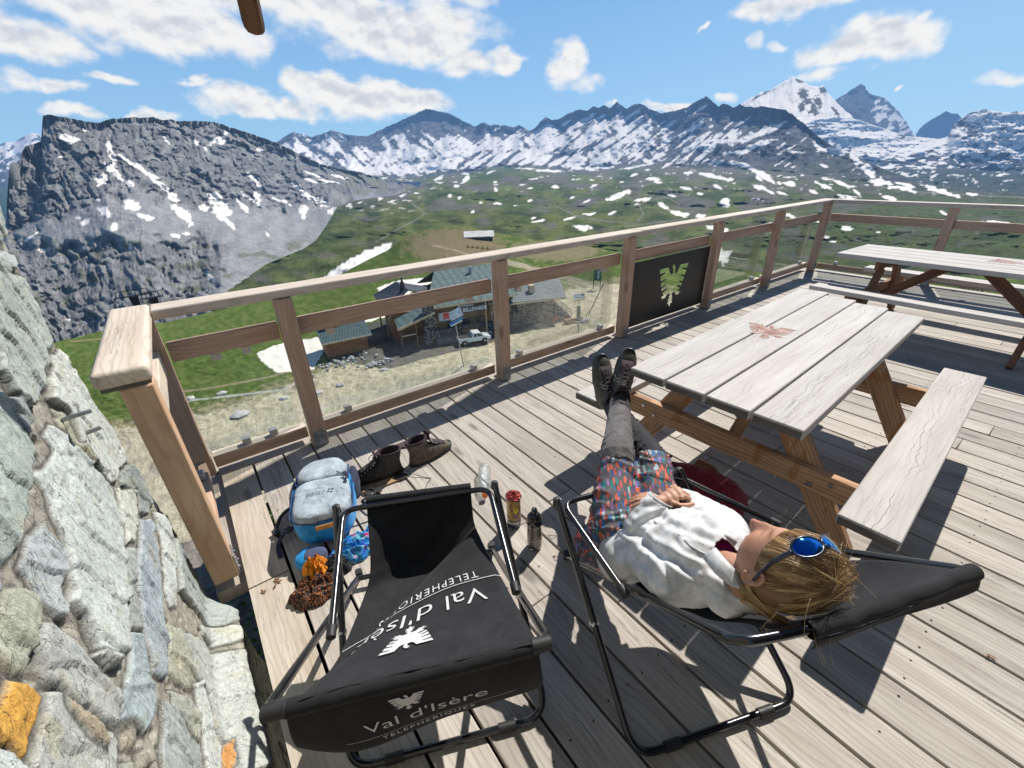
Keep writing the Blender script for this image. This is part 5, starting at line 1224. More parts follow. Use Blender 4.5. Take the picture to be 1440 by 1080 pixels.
sign_post('direction_sign', 'tilted blue and white piste sign on a thin pole beside the pickup truck', (652, 514), (639, 447), [(.5, 1.75, 1.1, M_PALE, .15, .42), (-.42, 1.9, .24, M_BLUEP, .2, .42), (-.72, 1.6, .14, M_WHITE, .2, .42), (.35, .75, .75, M_RED, -1.0, .1)])
sign_post('direction_sign', 'piste sign with small striped top panel and narrow green panel on one pole', (813, 478), (814.5, 418), [(.15, 1.6, .75, M_PALE, 0, .18), (-.42, 1.6, .16, flat('ochre', (.5, .3, .05), .5), 0, .18), (.4, .5, .25, M_GREENP, .5, .18), (-2.4, .55, 2.3, M_GREENP, 0, 0)])
def green_board():
    b = Pz(839, 406, VG); t = thing('notice_board', 'tall green notice board on two legs at the edge of the turf', 'sign', b)
    ax = Vector((b.y, -b.x, 0)).normalized()
    for s_ in (-1, 1):
        mb = MB(); mb.beam(b+ax*s_*.7-Vector((0, 0, .3)), b+ax*s_*.7+Vector((0, 0, 3.9)), .12, .12, (1, 0, 0)); obj('leg', mb, M_GREENP, t)
    mb = MB(); mb.beam(b+ax*.0+Vector((0, 0, 1.7)), b+Vector((0, 0, 3.9)), .06, 1.4, tuple(ax)); p = obj('sign_panel', mb, M_GREENP, t)
    nn = Vector((-b.x, -b.y, 0)).normalized(); mb = MB(); mb.beam(b+nn*.05+ax*.2+Vector((0, 0, 2.1)), b+nn*.05+ax*.2+Vector((0, 0, 3.6)), .03, .35, tuple(ax)); obj('map', mb, M_PALE, p)
green_board()
def village_bits():
    c = Pz(806, 453, VG); t = thing('log', 'long orange brown log lying at the foot of the stone stair', 'log', c); e = Vector((.97, -.24, 0))
    mb = MB(); mb.tube([c-e*1.7+Vector((0, 0, .4)), c+e*1.7+Vector((0, 0, .45))], .38, 12); obj('trunk', mb, flat('log_wood', (.42, .21, .12), .8, 0, .3, 3), t)
    c = Pz(780, 452, VG); mb = MB(); mb.lathe([(.0, -.7), (.38, -.65), (.45, -.3), (.45, .3), (.38, .65), (0, .7)], c+Vector((0, 0, .5)), 14, Matrix.Rotation(R(75), 3, 'Y') @ Matrix.Rotation(R(20), 3, 'Z')); tag(obj('plastic_drum', mb, M_RED), 'red plastic drum lying next to the long log', 'drum')
    c = Pz(728, 449, VG); mb = MB(); mb.ell(c+Vector((0, 0, .6)), (.5, .45, .6), 10, 8); tag(obj('rubbish_bag', mb, M_RED), 'red bag standing against the stone wall of the restaurant', 'bag')
    c = Pz(767, 456, VG); t = thing('shrub', 'small reddish brown bare shrub in front of the stone wall', 'shrub', c); mb = MB(); rs = random.Random(3)
    for k in range(60):
        a = rs.uniform(0, 6.28); h = rs.uniform(.8, 2.0); r_ = rs.uniform(.05, .45); mb.tube([c, c+Vector((r_*math.cos(a), r_*math.sin(a), h))], [.03, .012], 4, caps=False)
    obj('branches', mb, flat('twigs', (.13, .06, .035), .9), t)
    # boom with its cable, leaning over the track
    b = Pz(829, 440, VG); d = ray(849, 398); tt = math.hypot(b.x, b.y)*1.03/math.hypot(d[0], d[1]); top = Vector((0, 0, CAMZ))+Vector(d)*tt
    mb = MB(); mb.tube([b, top], .09, 8); mb.tube([b+Vector((-1.6, -.8, 0)), b+Vector((0, 0, .8))], .06, 6); tag(obj('barrier_arm', mb, M_BLK), 'thin dark barrier arm raised at a slant over the track', 'barrier')
    # heaps of rubble beside the yard
    for (x, y, n, w_, lab) in ((486, 510, 90, 3.2, 'grey rubble heap in front of the small tiled hut'), (530, 513, 60, 2.0, 'white rubble heap at the corner of the paved yard'), (822, 452, 45, 1.6, 'small grey rubble heap beside the barrier arm')):
        c = Pz(x, y, VG); mb = MB(); rs = random.Random(x)
        for k in range(n):
            r_ = rs.uniform(.08, .30); mb.ell(c+Vector((rs.gauss(0, w_*.5), rs.gauss(0, w_*.25), r_*.4+rs.uniform(0, .2))), (r_, r_*.8, r_*.6), 5, 4, rn=rs.random())
        tag(obj('rubble', mb, flat('rubble_%d' % x, (.42, .41, .39), .9, 0, .5, 1.2), sharp=20), None, None, kind='stuff')
    # boulders scattered over the slope: the countable larger ones
    rs = random.Random(12)
    spots = [(752, 459), (312, 553), (400, 560), (338, 583), (478, 541), (448, 552), (360, 645), (268, 560), (540, 520)]
    labs = ['flat pale rock on the bank left of the shrub', 'small pale rock at the near edge of the green turf', 'pale rock beside the bend of the gravel track', 'long pale rock slab lying on the gravel shoulder', 'pale rock below the small tiled hut', 'whitish rock at the end of the old snow patch', 'small rock on the near track close to the railing', 'whitish rock on the turf edge farthest to the left', 'pale rock at the yard edge near the porch']
    for (x, y), lab in zip(spots, labs):
        c = Pz(x, y, VG); s_ = .5 if (x, y) != (338, 583) else .9; mb = MB(); mb.ell(c, (s_*rs.uniform(.9, 1.6), s_, s_*.45), 7, 5, fn=lambda d, rs=rs: rs.uniform(.8, 1.15)); tag(obj('rock', mb, flat('pale_rock', (.48, .46, .43), .9, 0, .25, 2), sharp=20), lab, 'rock')
    # parasol-less sun-terrace barrier: white rope posts by the porch
    for k, (x, y) in enumerate(((536, 452), (530, 455), (524, 459))): pass
    # two lift stations on the edge of the slope
    for (x, y, w_, lab) in ((187, 416, 13, 'larger dark steel lift platform on the slope beyond the railing corner'), (215, 418, 9, 'smaller dark steel lift platform to the right of the larger one')):
        c = Pd(x, y, 330); d = Vector((c.y, -c.x, 0)).normalized(); t = thing('lift_platform', lab, 'lift station', c, 0, 'steel lift platforms')
        k = 330/608; W = w_*k*1.0
        mb = MB(); mb.beam(c-d*W, c+d*W, 1.6, .5); obj('deck_beam', mb, M_BLK, t)
        mb = MB(); mb.beam(c-d*W+Vector((0, 0, 3.2)), c+d*W+Vector((0, 0, 3.2)), .3, .35); obj('top_rail', mb, M_BLK, t)
        for q in range(6):
            mb = MB(); mb.beam(c-d*W*(1-q*.4)+Vector((0, 0, 0)), c-d*W*(1-q*.4)+Vector((0, 0, 3.2)), .3, .3, (1, 0, 0)); obj('rail_post', mb, M_BLK, t)
        mb = MB(); mb.box(c-Vector((0, 0, 3)), (3.0, 3.0, 6.0), taper=1.4); obj('column', mb, M_BLK, t)
    # dark row of stakes on the turf beyond the right-hand railing
    t = thing('snow_fence', 'row of short dark stakes on the turf beyond the right railing', 'fence', Pz(1352, 402, -22)); pts = []
    for k in range(8):
        p = Pz(1336+k*6.4, 399+k*1.6, -22); pts.append(p+Vector((0, 0, 1.5))); mb = MB(); mb.beam(p-Vector((0, 0, .2)), p+Vector((0, 0, 1.7)), .25, .25, (1, 0, 0)); obj('stake', mb, M_BLK, t)
    mb = MB(); mb.tube(pts, .07, 6); obj('fence_rail', mb, M_BLK, t)
village_bits()
def overhead():
    a = Pd(355, 26, 1.5); up = Vector((-.05, -.30, 1)).normalized(); e = Vector((.80, -.59, 0)); M = Matrix((e, up, e.cross(up))).transposed().to_4x4(); M.translation = a
    m, nt, b = new_mat('oiled_dark_wood'); tc = nt.node('ShaderNodeTexCoord').outputs['Object']
    nt.put(b.inputs['Base Color'], nt.mix(nt.step(nt.noise(nt.scalev(tc, (12, 12, 3)), 2, 6, .6), .35, .65), (.035, .018, .010), (.16, .07, .025))); b.inputs['Roughness'].default_value = .45
    prof = [(x*.56, y*.7) for x, y in [(-.042, 1.2), (-.042, .0), (-.038, -.022), (-.026, -.036), (0, -.044), (.024, -.046), (.036, -.036), (.041, -.02), (.042, 1.2)]]
    mb = MB(); mb.prism(prof, -.014, .014, M); tag(obj('roof_beam', mb, m, bevel=.006), 'dark brown wooden beam end hanging into the sky from above', 'beam')
overhead()
# ------------------------------------------------------------------ folding sling chairs
M_TUBE = flat('black_lacquered_tube', (.012, .012, .014), .22, 0, .3, 30, spec=.6, coat=.4)
M_CAP = flat('black_rubber_cap', (.02, .02, .02), .55, 0, .2, 40)
M_CHROME = flat('screw_chrome', (.6, .6, .62), .2, 1.0, .1, 30)
def cloth_mat(name, col, scale=900, rough=.85, bump_=.5, dust=0.0, sheen=.15):
    m, nt, b = new_mat(name); tc = nt.node('ShaderNodeTexCoord').outputs['Object']
    wv = nt.node('ShaderNodeTexWave'); nt.put(wv.inputs['Vector'], tc); wv.inputs['Scale'].default_value = scale*.35; wv.inputs['Distortion'].default_value = .5
    n = nt.noise(tc, 14, 6, .65); n2 = nt.noise(tc, scale, 2, .5)
    c = nt.mix(nt.step(n, .3, .75), tuple(x*.75 for x in col), tuple(x*1.35 for x in col))
    if dust: c = nt.mix(nt.math('MULTIPLY', nt.step(nt.noise(tc, 45, 6, .75), .5, .8), dust), c, (.35, .33, .30))
    nt.put(b.inputs['Base Color'], c); b.inputs['Roughness'].default_value = rough
    b.inputs['Sheen Weight'].default_value = sheen; b.inputs['Specular IOR Level'].default_value = .25
    nt.put(b.inputs['Normal'], nt.bump(nt.math('MULTIPLY_ADD', n2, .6, nt.math('MULTIPLY', n, .9)), bump_, .0012))
    return m
M_SLING = cloth_mat('black_sling_fabric', (.018, .018, .020), 1400, .85, .7, .04, .06)
M_PRINT = flat('white_print', (.60, .60, .60), .8, 0, .15, 300)
def rounded(pts, r=.06, n=6, closed=False):
    """polyline with rounded corners"""
    pts = [Vector(p) for p in pts]; out = []
    m = len(pts)
    for i, p in enumerate(pts):
        if not closed and i in (0, m-1): out.append(p); continue
        a = pts[(i-1) % m]; b = pts[(i+1) % m]; da = (a-p); db = (b-p); rr = min(r, da.length*.45, db.length*.45)
        A = p+da.normalized()*rr; B = p+db.normalized()*rr
        for k in range(n+1):
            t = k/n; out.append(A*(1-t)**2+p*2*t*(1-t)+B*t*t)
    return out
def chair_frame(t, FL, FR, RL, RR, TL, TR, BL, BR, AL, AR, bow=()):
    V = Vector; FL, FR, RL, RR, TL, TR, BL, BR, AL, AR = [V(p) for p in (FL, FR, RL, RR, TL, TR, BL, BR, AL, AR)]
    # reclining frame: feet on the deck in front, bar behind the head
    mb = MB(); mb.tube(rounded([FL, RL]+[Vector(q) for q in bow]+[RR, FR], .05), .0122, 14); obj('back_frame', mb, M_TUBE, t)
    mb = MB(); a = FL.lerp(RL, .05); b = FR.lerp(RR, .05); mb.tube([a, b], .0115, 12); obj('front_crossbar', mb, M_TUBE, t)
    # leg frame: tips up in front, crossbar on the deck behind
    mb = MB(); mb.tube(rounded([TL+V((0, 0, .012)), BL, BR, TR+V((0, 0, .012))], .08, 8), .0122, 14); lf = obj('leg_frame', mb, M_TUBE, t)
    for q in (BL, BR):
        o_ = BR if q is BL else BL
        mb = MB(); mb.tube([q.lerp(o_, .17), q.lerp(o_, .26)], .0158, 14); obj('foot_sleeve', mb, M_CAP, lf)
    # arm frame
    e = (TR-TL).normalized(); TL2 = TL+e*.022-V((0, 0, .010)); TR2 = TR-e*.022-V((0, 0, .010))
    mb = MB(); mb.tube(rounded([AL, TL2, TR2, AR], .055, 7), .0112, 14); af = obj('arm_frame', mb, M_TUBE, t)
    for q, d in ((AL, (AL-TL2)), (AR, (AR-TR2))):
        mb = MB(); dd = d.normalized(); mb.tube([q-dd*.03, q+dd*.004, q+dd*.008], [.0148, .0148, .010], 14); obj('end_cap', mb, M_CAP, af)
    for q in (TL, TR):
        mb = MB(); mb.tube([q-V((0, 0, .012)), q+V((0, 0, .014)), q+V((0, 0, .018))], [.0150, .0150, .009], 14); obj('end_cap', mb, M_CAP, lf)
    for q in (FL, FR):
        mb = MB(); mb.tube([q+V((0, 0, .03)), q+V((0, 0, -.006))], .0165, 12); obj('foot_cap', mb, M_CAP, t)
    # links from the arms down to the reclining frame, pivots
    for (A_, T_, F_, R_, B_) in ((AL, TL, FL, RL, BL), (AR, TR, FR, RR, BR)):
        pv = T_.lerp(B_, .52); mb = MB(); mb.ell(pv, (.017, .017, .017), 10, 8); obj('pivot', mb, M_CHROME, t)
        mb = MB(); mb.beam(T_.lerp(B_, .24)+V((0, .0, -.018)), T_.lerp(B_, .58)+V((.0, .0, -.022)), .006, .022); obj('link_bar', mb, M_TUBE, t)
    return t
def cr(pts, t):
    """Catmull-Rom through points, t in 0..1"""
    n = len(pts)-1; x = min(max(t, 0), 1)*n; i = min(int(x), n-1); f = x-i
    P0 = pts[max(i-1, 0)]; P1 = pts[i]; P2 = pts[i+1]; P3 = pts[min(i+2, n)]
    return (P1*2+(P2-P0)*f+(P0*2-P1*5+P2*4-P3)*f*f+(-P0+P1*3-P2*3+P3)*f**3)*.5
def sling(t, rails, nu=40, nv=110, wr=None, name='sling'):
    """rails: curves from left to right, each a list of points from front to rear"""
    R_ = [[Vector(p) for p in r] for r in rails]
    def S(u, v):
        cols = [cr(r, v) for r in R_]; p = cr(cols, u)
        if wr: p = p+Vector((0, 0, wr(u, v)))
        return p
    P_ = [[S(j/nu, i/nv) for j in range(nu+1)] for i in range(nv+1)]
    mb = MB(); mb.grid(P_); o = obj(name, mb, M_SLING, t, solid=.0016, sharp=180)
    return o, S
def print_on(S, me, u0, v0, du, dv, ang, parent, off=.004, asp=1.0, name='printed_lettering'):
    """stick flat artwork on the cloth: artwork unit = du across"""
    c, s_ = math.cos(ang), math.sin(ang)
    def fn(p):
        x = p.x*c-p.y*s_; y = p.x*s_+p.y*c; u = u0+x*du; v = v0+y*dv; u = min(max(u, .001), .999); v = min(max(v, .001), .999)
        q = S(u, v); a = S(min(u+.01, 1), v)-S(max(u-.01, 0), v); b_ = S(u, min(v+.01, 1))-S(u, max(v-.01, 0)); n = a.cross(b_)
        n.normalize(); n = n if n.z > 0 or off < 0 else -n
        return q+n*abs(off)
    mb = mesh_to_mb(me, fn, split=.05)
    return obj(name, mb, M_PRINT, parent, sharp=180)

def bar_caps(t, A, B):
    A = Vector(A); B = Vector(B); d = (B-A).normalized()
    for q, s_ in ((A, 1), (B, -1)):
        mb = MB(); mb.tube([q-d*s_*.006, q-d*s_*.002, q+d*s_*.045, q+d*s_*.05], [.012, .0185, .0185, .013], 16); obj('bar_cap', mb, M_CAP, t)
# ---- left chair, empty
t = thing('deck_chair', 'empty black sling chair with white printed lettering beside the stone wall', 'deck chair', (.33, 1.02, 0), R(-24.5), 'black folding sling chairs')
EMPTY_CHAIR = t
e = Vector((.912, -.41, 0))
RL_, RR_ = Pz(371, 1004, .64), Pz(773, 903, .64)
chair_frame(t, (.236, 1.568, .014), (.812, 1.318, .014), RL_, RR_, (.196, 1.42, .55), (.745, 1.155, .55), (-.045, .865, .016), (.545, .60, .016), (.03, .985, .47), (.552, .765, .47))
bar_caps(t, RL_, RR_)
Lr = [Pz(515, 704, .545), Pz(519, 755, .46), Pz(520, 806, .37), Pz(508, 850, .33), Pz(476, 925, .43), Pz(440, 965, .54), Pz(402, 992, .655)]
Ml = [Pz(562, 697, .545), Pz(566, 742, .44), Pz(566, 782, .35), Pz(562, 818, .305), Pz(540, 885, .40), Pz(516, 928, .53), Pz(490, 965, .655)]
Mr = [Pz(612, 691, .545), Pz(615, 728, .44), Pz(616, 765, .36), Pz(622, 792, .325), Pz(630, 840, .40), Pz(634, 888, .53), Pz(632, 932, .655)]
Rr = [Pz(662, 685, .545), Pz(664, 712, .47), Pz(668, 740, .41), Pz(680, 766, .40), Pz(706, 815, .46), Pz(732, 862, .56), Pz(757, 905, .655)]
def wr1(u, v):
    w_ = .010*math.exp(-((u-.38)/.16)**2-((v-.22)/.10)**2)-.018*math.exp(-((u-.62+(v-.35)*.9)/.10)**2-((v-.36)/.12)**2)
    w_ += .006*math.sin(u*9+v*14)*math.exp(-((v-.3)/.2)**2)+.0035*math.sin(u*31+4*v)*math.exp(-((v-.93)/.08)**2)
    q = v-(.33+(1-u)*.46); st_ = min(max((q+.025)/.07, 0), 1); st_ = st_*st_*(3-2*st_)
    w_ += (.034*st_-.014*math.exp(-(q/.05)**2))*math.sin(math.pi*min(max(u, .0), 1))**.35*min(1, (1-v)*2.6)
    return w_+.0012*math.sin(u*17+v*23)
SL, S1 = sling(t, [Lr, Ml, Mr, Rr], wr=wr1)
mb = MB(); mb.grid([[Lr[0].lerp(Rr[0], j/20)+Vector((0, 0, .0))+Vector((e.y*-1, e.x, 0))*(-.018*math.sin(a))+Vector((0, 0, .017*math.cos(a))) for a in [k/10*2*math.pi for k in range(10)]] for j in range(21)], wrap=True); obj('sling_hem', mb, M_SLING, t, sharp=180)
# the roll around the head bar and the flap hanging behind it
A_, B_ = Pz(402, 997, .635), Pz(757, 908, .635); ax = (B_-A_).normalized(); bk = Vector((ax.y, -ax.x, 0))
mb = MB(); mb.grid([[A_.lerp(B_, j/30)+bk*(.020*math.cos(a))+Vector((0, 0, .020*math.sin(a)+.0015*math.sin(j*2.1))) for a in [k/14*2*math.pi for k in range(14)]] for j in range(31)], wrap=True); obj('sling_hem', mb, M_SLING, t, sharp=180)
fl0 = [Pz(402, 1004, .63), Pz(490, 986, .63), Pz(632, 948, .63), Pz(757, 915, .63)]
fl1 = [Pz(418, 1046, .50), Pz(520, 1046, .47), Pz(640, 1003, .47), Pz(762, 958, .50)]
def S2(u, v):
    a = cr(fl0, u); b_ = cr(fl1, u); p = a.lerp(b_, v); return p+bk*(.012*math.sin(v*2.6)+.006*math.sin(u*8)*v)
mb = MB(); mb.grid([[S2(j/40, i/14) for j in range(41)] for i in range(15)]); FLAP = obj('sling_flap', mb, M_SLING, t, solid=.0016, sharp=180)
me = text_mesh("Val d'Is\u00e8re", .30, -.002, 0, 1.0)
E_ME = curve_mesh(EAGLE, 0, 'e')
print_on(S1, me, .50, .72, -.56, .30, R(0), SL, off=.005)
me2 = text_mesh("TELEPHERIQUES", .125, .0, 0, 1.25); print_on(S1, me2, .56, .635, -.53, .30, 0, SL, off=.005)
me3 = curve_mesh([[(-.84, -.052), (.84, -.052), (.84, -.044), (-.84, -.044)]], 0, "bar"); print_on(S1, me3, .52, .672, -.58, .30, 0, SL, off=.005)
print_on(S1, E_ME, .50, .82, -.100, .052, 0, SL, off=.005, name='printed_bird')
def S2n(u, v): return S2(u, v)+bk*.004
me = text_mesh("Val d'Is\u00e8re", .30, -.002, 0, 1.0)
def flap_print(me, u0, v0, du, dv, name='printed_lettering'):
    mb = mesh_to_mb(me, lambda p: S2(u0+p.x*du, v0-p.y*dv)+bk*.005, split=.05); return obj(name, mb, M_PRINT, FLAP, sharp=180)
flap_print(me, .57, .52, .34, .85); flap_print(text_mesh("TELEPHERIQUES", .125, .0, 0, 1.25), .57, .80, .31, .85); flap_print(curve_mesh([[(-.84, -.052), (.84, -.052), (.84, -.044), (-.84, -.044)]], 0, "bar"), .57, .68, .36, .8); flap_print(E_ME, .52, .25, .058, .13, 'printed_bird')

# ---- right chair, occupied
t = thing('deck_chair', 'black sling chair in which the woman in the white shirt lies', 'deck chair', (1.15, .45, 0), R(-20), 'black folding sling chairs')
RL2, RR2 = Pz(1036, 904, .775), Pz(1372, 804, .775)
chair_frame(t, Pz(797, 783, .014), (1.62, .86, .014), RL2, RR2, Pz(783, 706, .55), Pz(955, 663, .55), Pz(893, 1066, .016), Pz(1122, 984, .016), Pz(880, 836, .49), (1.50, .385, .47), bow=[Pz(1100, 893, .775), Pz(1180, 873, .775), Pz(1280, 838, .775)])
L2 = [Pz(836, 700, .54), Pz(850, 735, .45), Pz(862, 775, .38), Pz(885, 812, .36), Pz(925, 845, .42), Pz(985, 866, .53), Pz(1060, 880, .66), Pz(1137, 888, .785)]
R2 = [Vector((1.40, .74, .54)), Vector((1.40, .66, .45)), Vector((1.39, .58, .39)), Vector((1.37, .48, .37)), Vector((1.35, .36, .43)), Vector((1.345, .22, .54)), Vector((1.345, .07, .67)), Pz(1366, 803, .785)]
Mi = []
for i, (a, b_) in enumerate(zip(L2, R2)):
    sag = [0, .03, .06, .075, .075, .075, .06, .0][i]; Mi.append((a.lerp(b_, .35)-Vector((0, 0, sag)), a.lerp(b_, .68)-Vector((0, 0, sag))))
SL2, S3 = sling(t, [L2, [m[0] for m in Mi], [m[1] for m in Mi], R2], wr=lambda u, v: .002*math.sin(u*19+v*31)+.004*math.sin(v*40+u*6)*math.exp(-((u-0)/.2)**2))
A_, B_ = Pz(1137, 886, .775), Pz(1370, 804, .775); ax = (B_-A_).normalized(); bk2 = Vector((ax.y, -ax.x, 0)); BW = [A_, Pz(1200, 867, .775), Pz(1285, 836, .775), B_]
mb = MB(); mb.grid([[cr(BW, j/40)+bk2*((.0195+.0015*math.sin(j*.7))*math.cos(a))+Vector((0, 0, (.0195+.001*math.sin(j*1.3))*math.sin(a))) for a in [k/16*2*math.pi for k in range(16)]] for j in range(41)], wrap=True); obj('sling_hem', mb, M_SLING, t, sharp=180)
def S4(u, v): return cr(BW, u)+bk2*(.019+.003*math.sin(v*3+u*5))-Vector((0, 0, .004+.034*v+.006*v*math.sin(u*9)))
mb = MB(); mb.grid([[S4(j/30, i/8) for j in range(31)] for i in range(9)]); f2 = obj('sling_flap', mb, M_SLING, t, solid=.0016, sharp=180)
mb = MB(); mb.grid([[Pz(836, 698, .545).lerp(Vector((1.40, .745, .545)), j/20)+Vector((.36, .93, 0))*(.017*math.cos(a))+Vector((0, 0, .017*math.sin(a))) for a in [k/10*2*math.pi for k in range(10)]] for j in range(21)], wrap=True); obj('sling_hem', mb, M_SLING, t, sharp=180)
# ------------------------------------------------------------------ the woman dozing in the chair
def remeshed(mb, voxel, smooth_it=6, smooth_f=.6):
    me = bpy.data.meshes.new('tmp'); me.from_pydata([tuple(v) for v in mb.v], [], mb.f); me.update()
    o = bpy.data.objects.new('tmp', me); COL.objects.link(o)
    md = o.modifiers.new('r', 'REMESH'); md.mode = 'VOXEL'; md.voxel_size = voxel; md.use_smooth_shade = True
    if smooth_it: sm = o.modifiers.new('s', 'SMOOTH'); sm.iterations = smooth_it; sm.factor = smooth_f
    dg = bpy.context.evaluated_depsgraph_get(); dg.update()
    out = bpy.data.meshes.new_from_object(o.evaluated_get(dg)); bpy.data.objects.remove(o); bpy.data.meshes.remove(me)
    n = len(out.vertices); co = np.empty(n*3, np.float32); out.vertices.foreach_get('co', co)
    no = np.empty(n*3, np.float32); out.vertices.foreach_get('normal', no)
    return out, co.reshape(-1, 3).astype(float), no.reshape(-1, 3).astype(float)
def finish(me, co, name, mat, parent, col=None, sharp=180):
    me.vertices.foreach_set('co', co.astype(np.float32).ravel())
    if col is not None:
        a = me.color_attributes.new('col', 'FLOAT_COLOR', 'POINT'); a.data.foreach_set('color', np.concatenate([col, np.ones((len(col), 1))], 1).astype(np.float32).ravel())
    me.materials.clear(); me.materials.append(mat); me.update()
    me.polygons.foreach_set('use_smooth', [True]*len(me.polygons))
    o = bpy.data.objects.new(name, me); link(o, parent); return o
def limb(mb, pts, rad, n=18, sub=5, flat_=None):
    pts = [Vector(p) for p in pts]; m = (len(pts)-1)*sub
    P_ = [cr(pts, i/m) for i in range(m+1)]; rs = []
    for i in range(m+1):
        x = i/m*(len(rad)-1); k = min(int(x), len(rad)-2); f = x-k; f = f*f*(3-2*f); rs.append(rad[k]*(1-f)+rad[k+1]*f)
    # rounded ends
    a = P_[0]+(P_[0]-P_[1]).normalized()*rs[0]*.6; b = P_[-1]+(P_[-1]-P_[-2]).normalized()*rs[-1]*.6
    mb.tube([a]+P_+[b], [rs[0]*.45]+rs+[rs[-1]*.45], n)
def ellM(mb, c, rad, X, Y, n=20, m=14, fn=None):
    X = Vector(X).normalized(); Y = Vector(Y); Y = (Y-X*Y.dot(X)).normalized(); Z = X.cross(Y)
    mb.ell(c, rad, n, m, Matrix((X, Y, Z)).transposed(), fn=fn)
def n3(co, s, seed=0, o=4):
    return (fbm(co[:, 0]*s+co[:, 2]*s*.7, co[:, 1]*s-co[:, 2]*s*.6, o, seed)+fbm(co[:, 2]*s+3, co[:, 0]*s*.8-co[:, 1]*s*.5, o, seed+9))*.6

W = thing('person', 'woman dozing in the black chair in white shirt and colourful shorts, boots on the bench', 'person', (1.1, .6, .3))
# joints (metres), read off the photograph against the chair, bench and deck
pel = Vector((1.075, .70, .435)); che = Vector((1.0, .43, .60)); nck = Vector((.975, .305, .675))
shL = Pz(952, 815, .595); shR = Pz(1018, 752, .62)
elL = Pz(883, 776, .47); elR = Vector((1.30, .60, .50))
wrL = Pz(928, 704, .640); wrR = Pz(934, 712, .615)
hipL = Vector((.985, .74, .45)); hipR = Vector((1.16, .68, .45))
knL = Pz(868, 640, .60); knR = Pz(918, 645, .565)
anL = Pz(872, 560, .59); anR = Pz(858, 566, .515)
HC = Vector((.962, .214, .788)); hax = Vector((-.037, -.675, .737)).normalized()
hfn = Vector((.407, .663, .628)); hfn = (hfn-hax*hfn.dot(hax)).normalized(); hsd = hfn.cross(hax).normalized()     # face normal, side (her right)
def HL(x, y, z): return HC+hsd*x+hfn*y+hax*z          # side, front, up in head space (metres)
HMAT = Matrix((hsd, hfn, hax)).transposed()
body = MB()
# head: skull and jaw with a face
def facefn(d):
    x, y, z = d.x, d.y, d.z; g = lambda cx, cz, sx, sz: math.exp(-((x-cx)/sx)**2-((z-cz)/sz)**2)
    r = 1.0
    if y > 0:
        r += .20*g(0, -.10, .13, .24)*y + .24*g(0, -.25, .13, .11)*y         # nose
        r -= .085*(g(.36, .10, .17, .13)+g(-.36, .10, .17, .13))*y          # eye sockets
        r += .045*(g(.36, .10, .10, .07)+g(-.36, .10, .10, .07))*y          # closed lids
        r += .035*(g(.33, .30, .22, .07)+g(-.33, .30, .22, .07))*y          # brow
        r += .085*g(0, -.53, .26, .055)*y + .075*g(0, -.64, .22, .055)*y - .03*g(0, -.585, .24, .022)*y   # lips
        r += .13*g(0, -.85, .27, .14)*y                                      # chin
        r += .03*(g(.55, -.22, .22, .22)+g(-.55, -.22, .22, .22))            # cheeks
    if z < 0: r *= 1-.10*abs(z)**1.5*(1 if y < .2 else .5)
    if z < -.3 and y < 0: r *= 1-.16*(-z-.3)
    return r
body.ell(HC, (.074, .096, .118), 96, 72, HMAT, fn=facefn)
for s_ in (-1, 1):      # ears
    c = HL(s_*.074, -.012, -.012)
    for k in range(14):
        a = k/13*math.pi*1.45-.5; body.ell(c+hax*(.030*math.cos(a)+.0)+hfn*(-.017*math.sin(a))+hsd*s_*.008, (.0055, .0055, .0055), 8, 6)
    ellM(body, c+hsd*s_*.001, (.006, .015, .024), hsd, hfn, 10, 8); ellM(body, c-hax*.028+hfn*.004+hsd*s_*.004, (.006, .008, .010), hsd, hfn, 8, 6)
limb(body, [HL(0, -.025, -.05), HL(0, -.03, -.10), nck, nck.lerp(che, .6)-Vector((0, 0, .015))], [.054, .050, .052, .060])
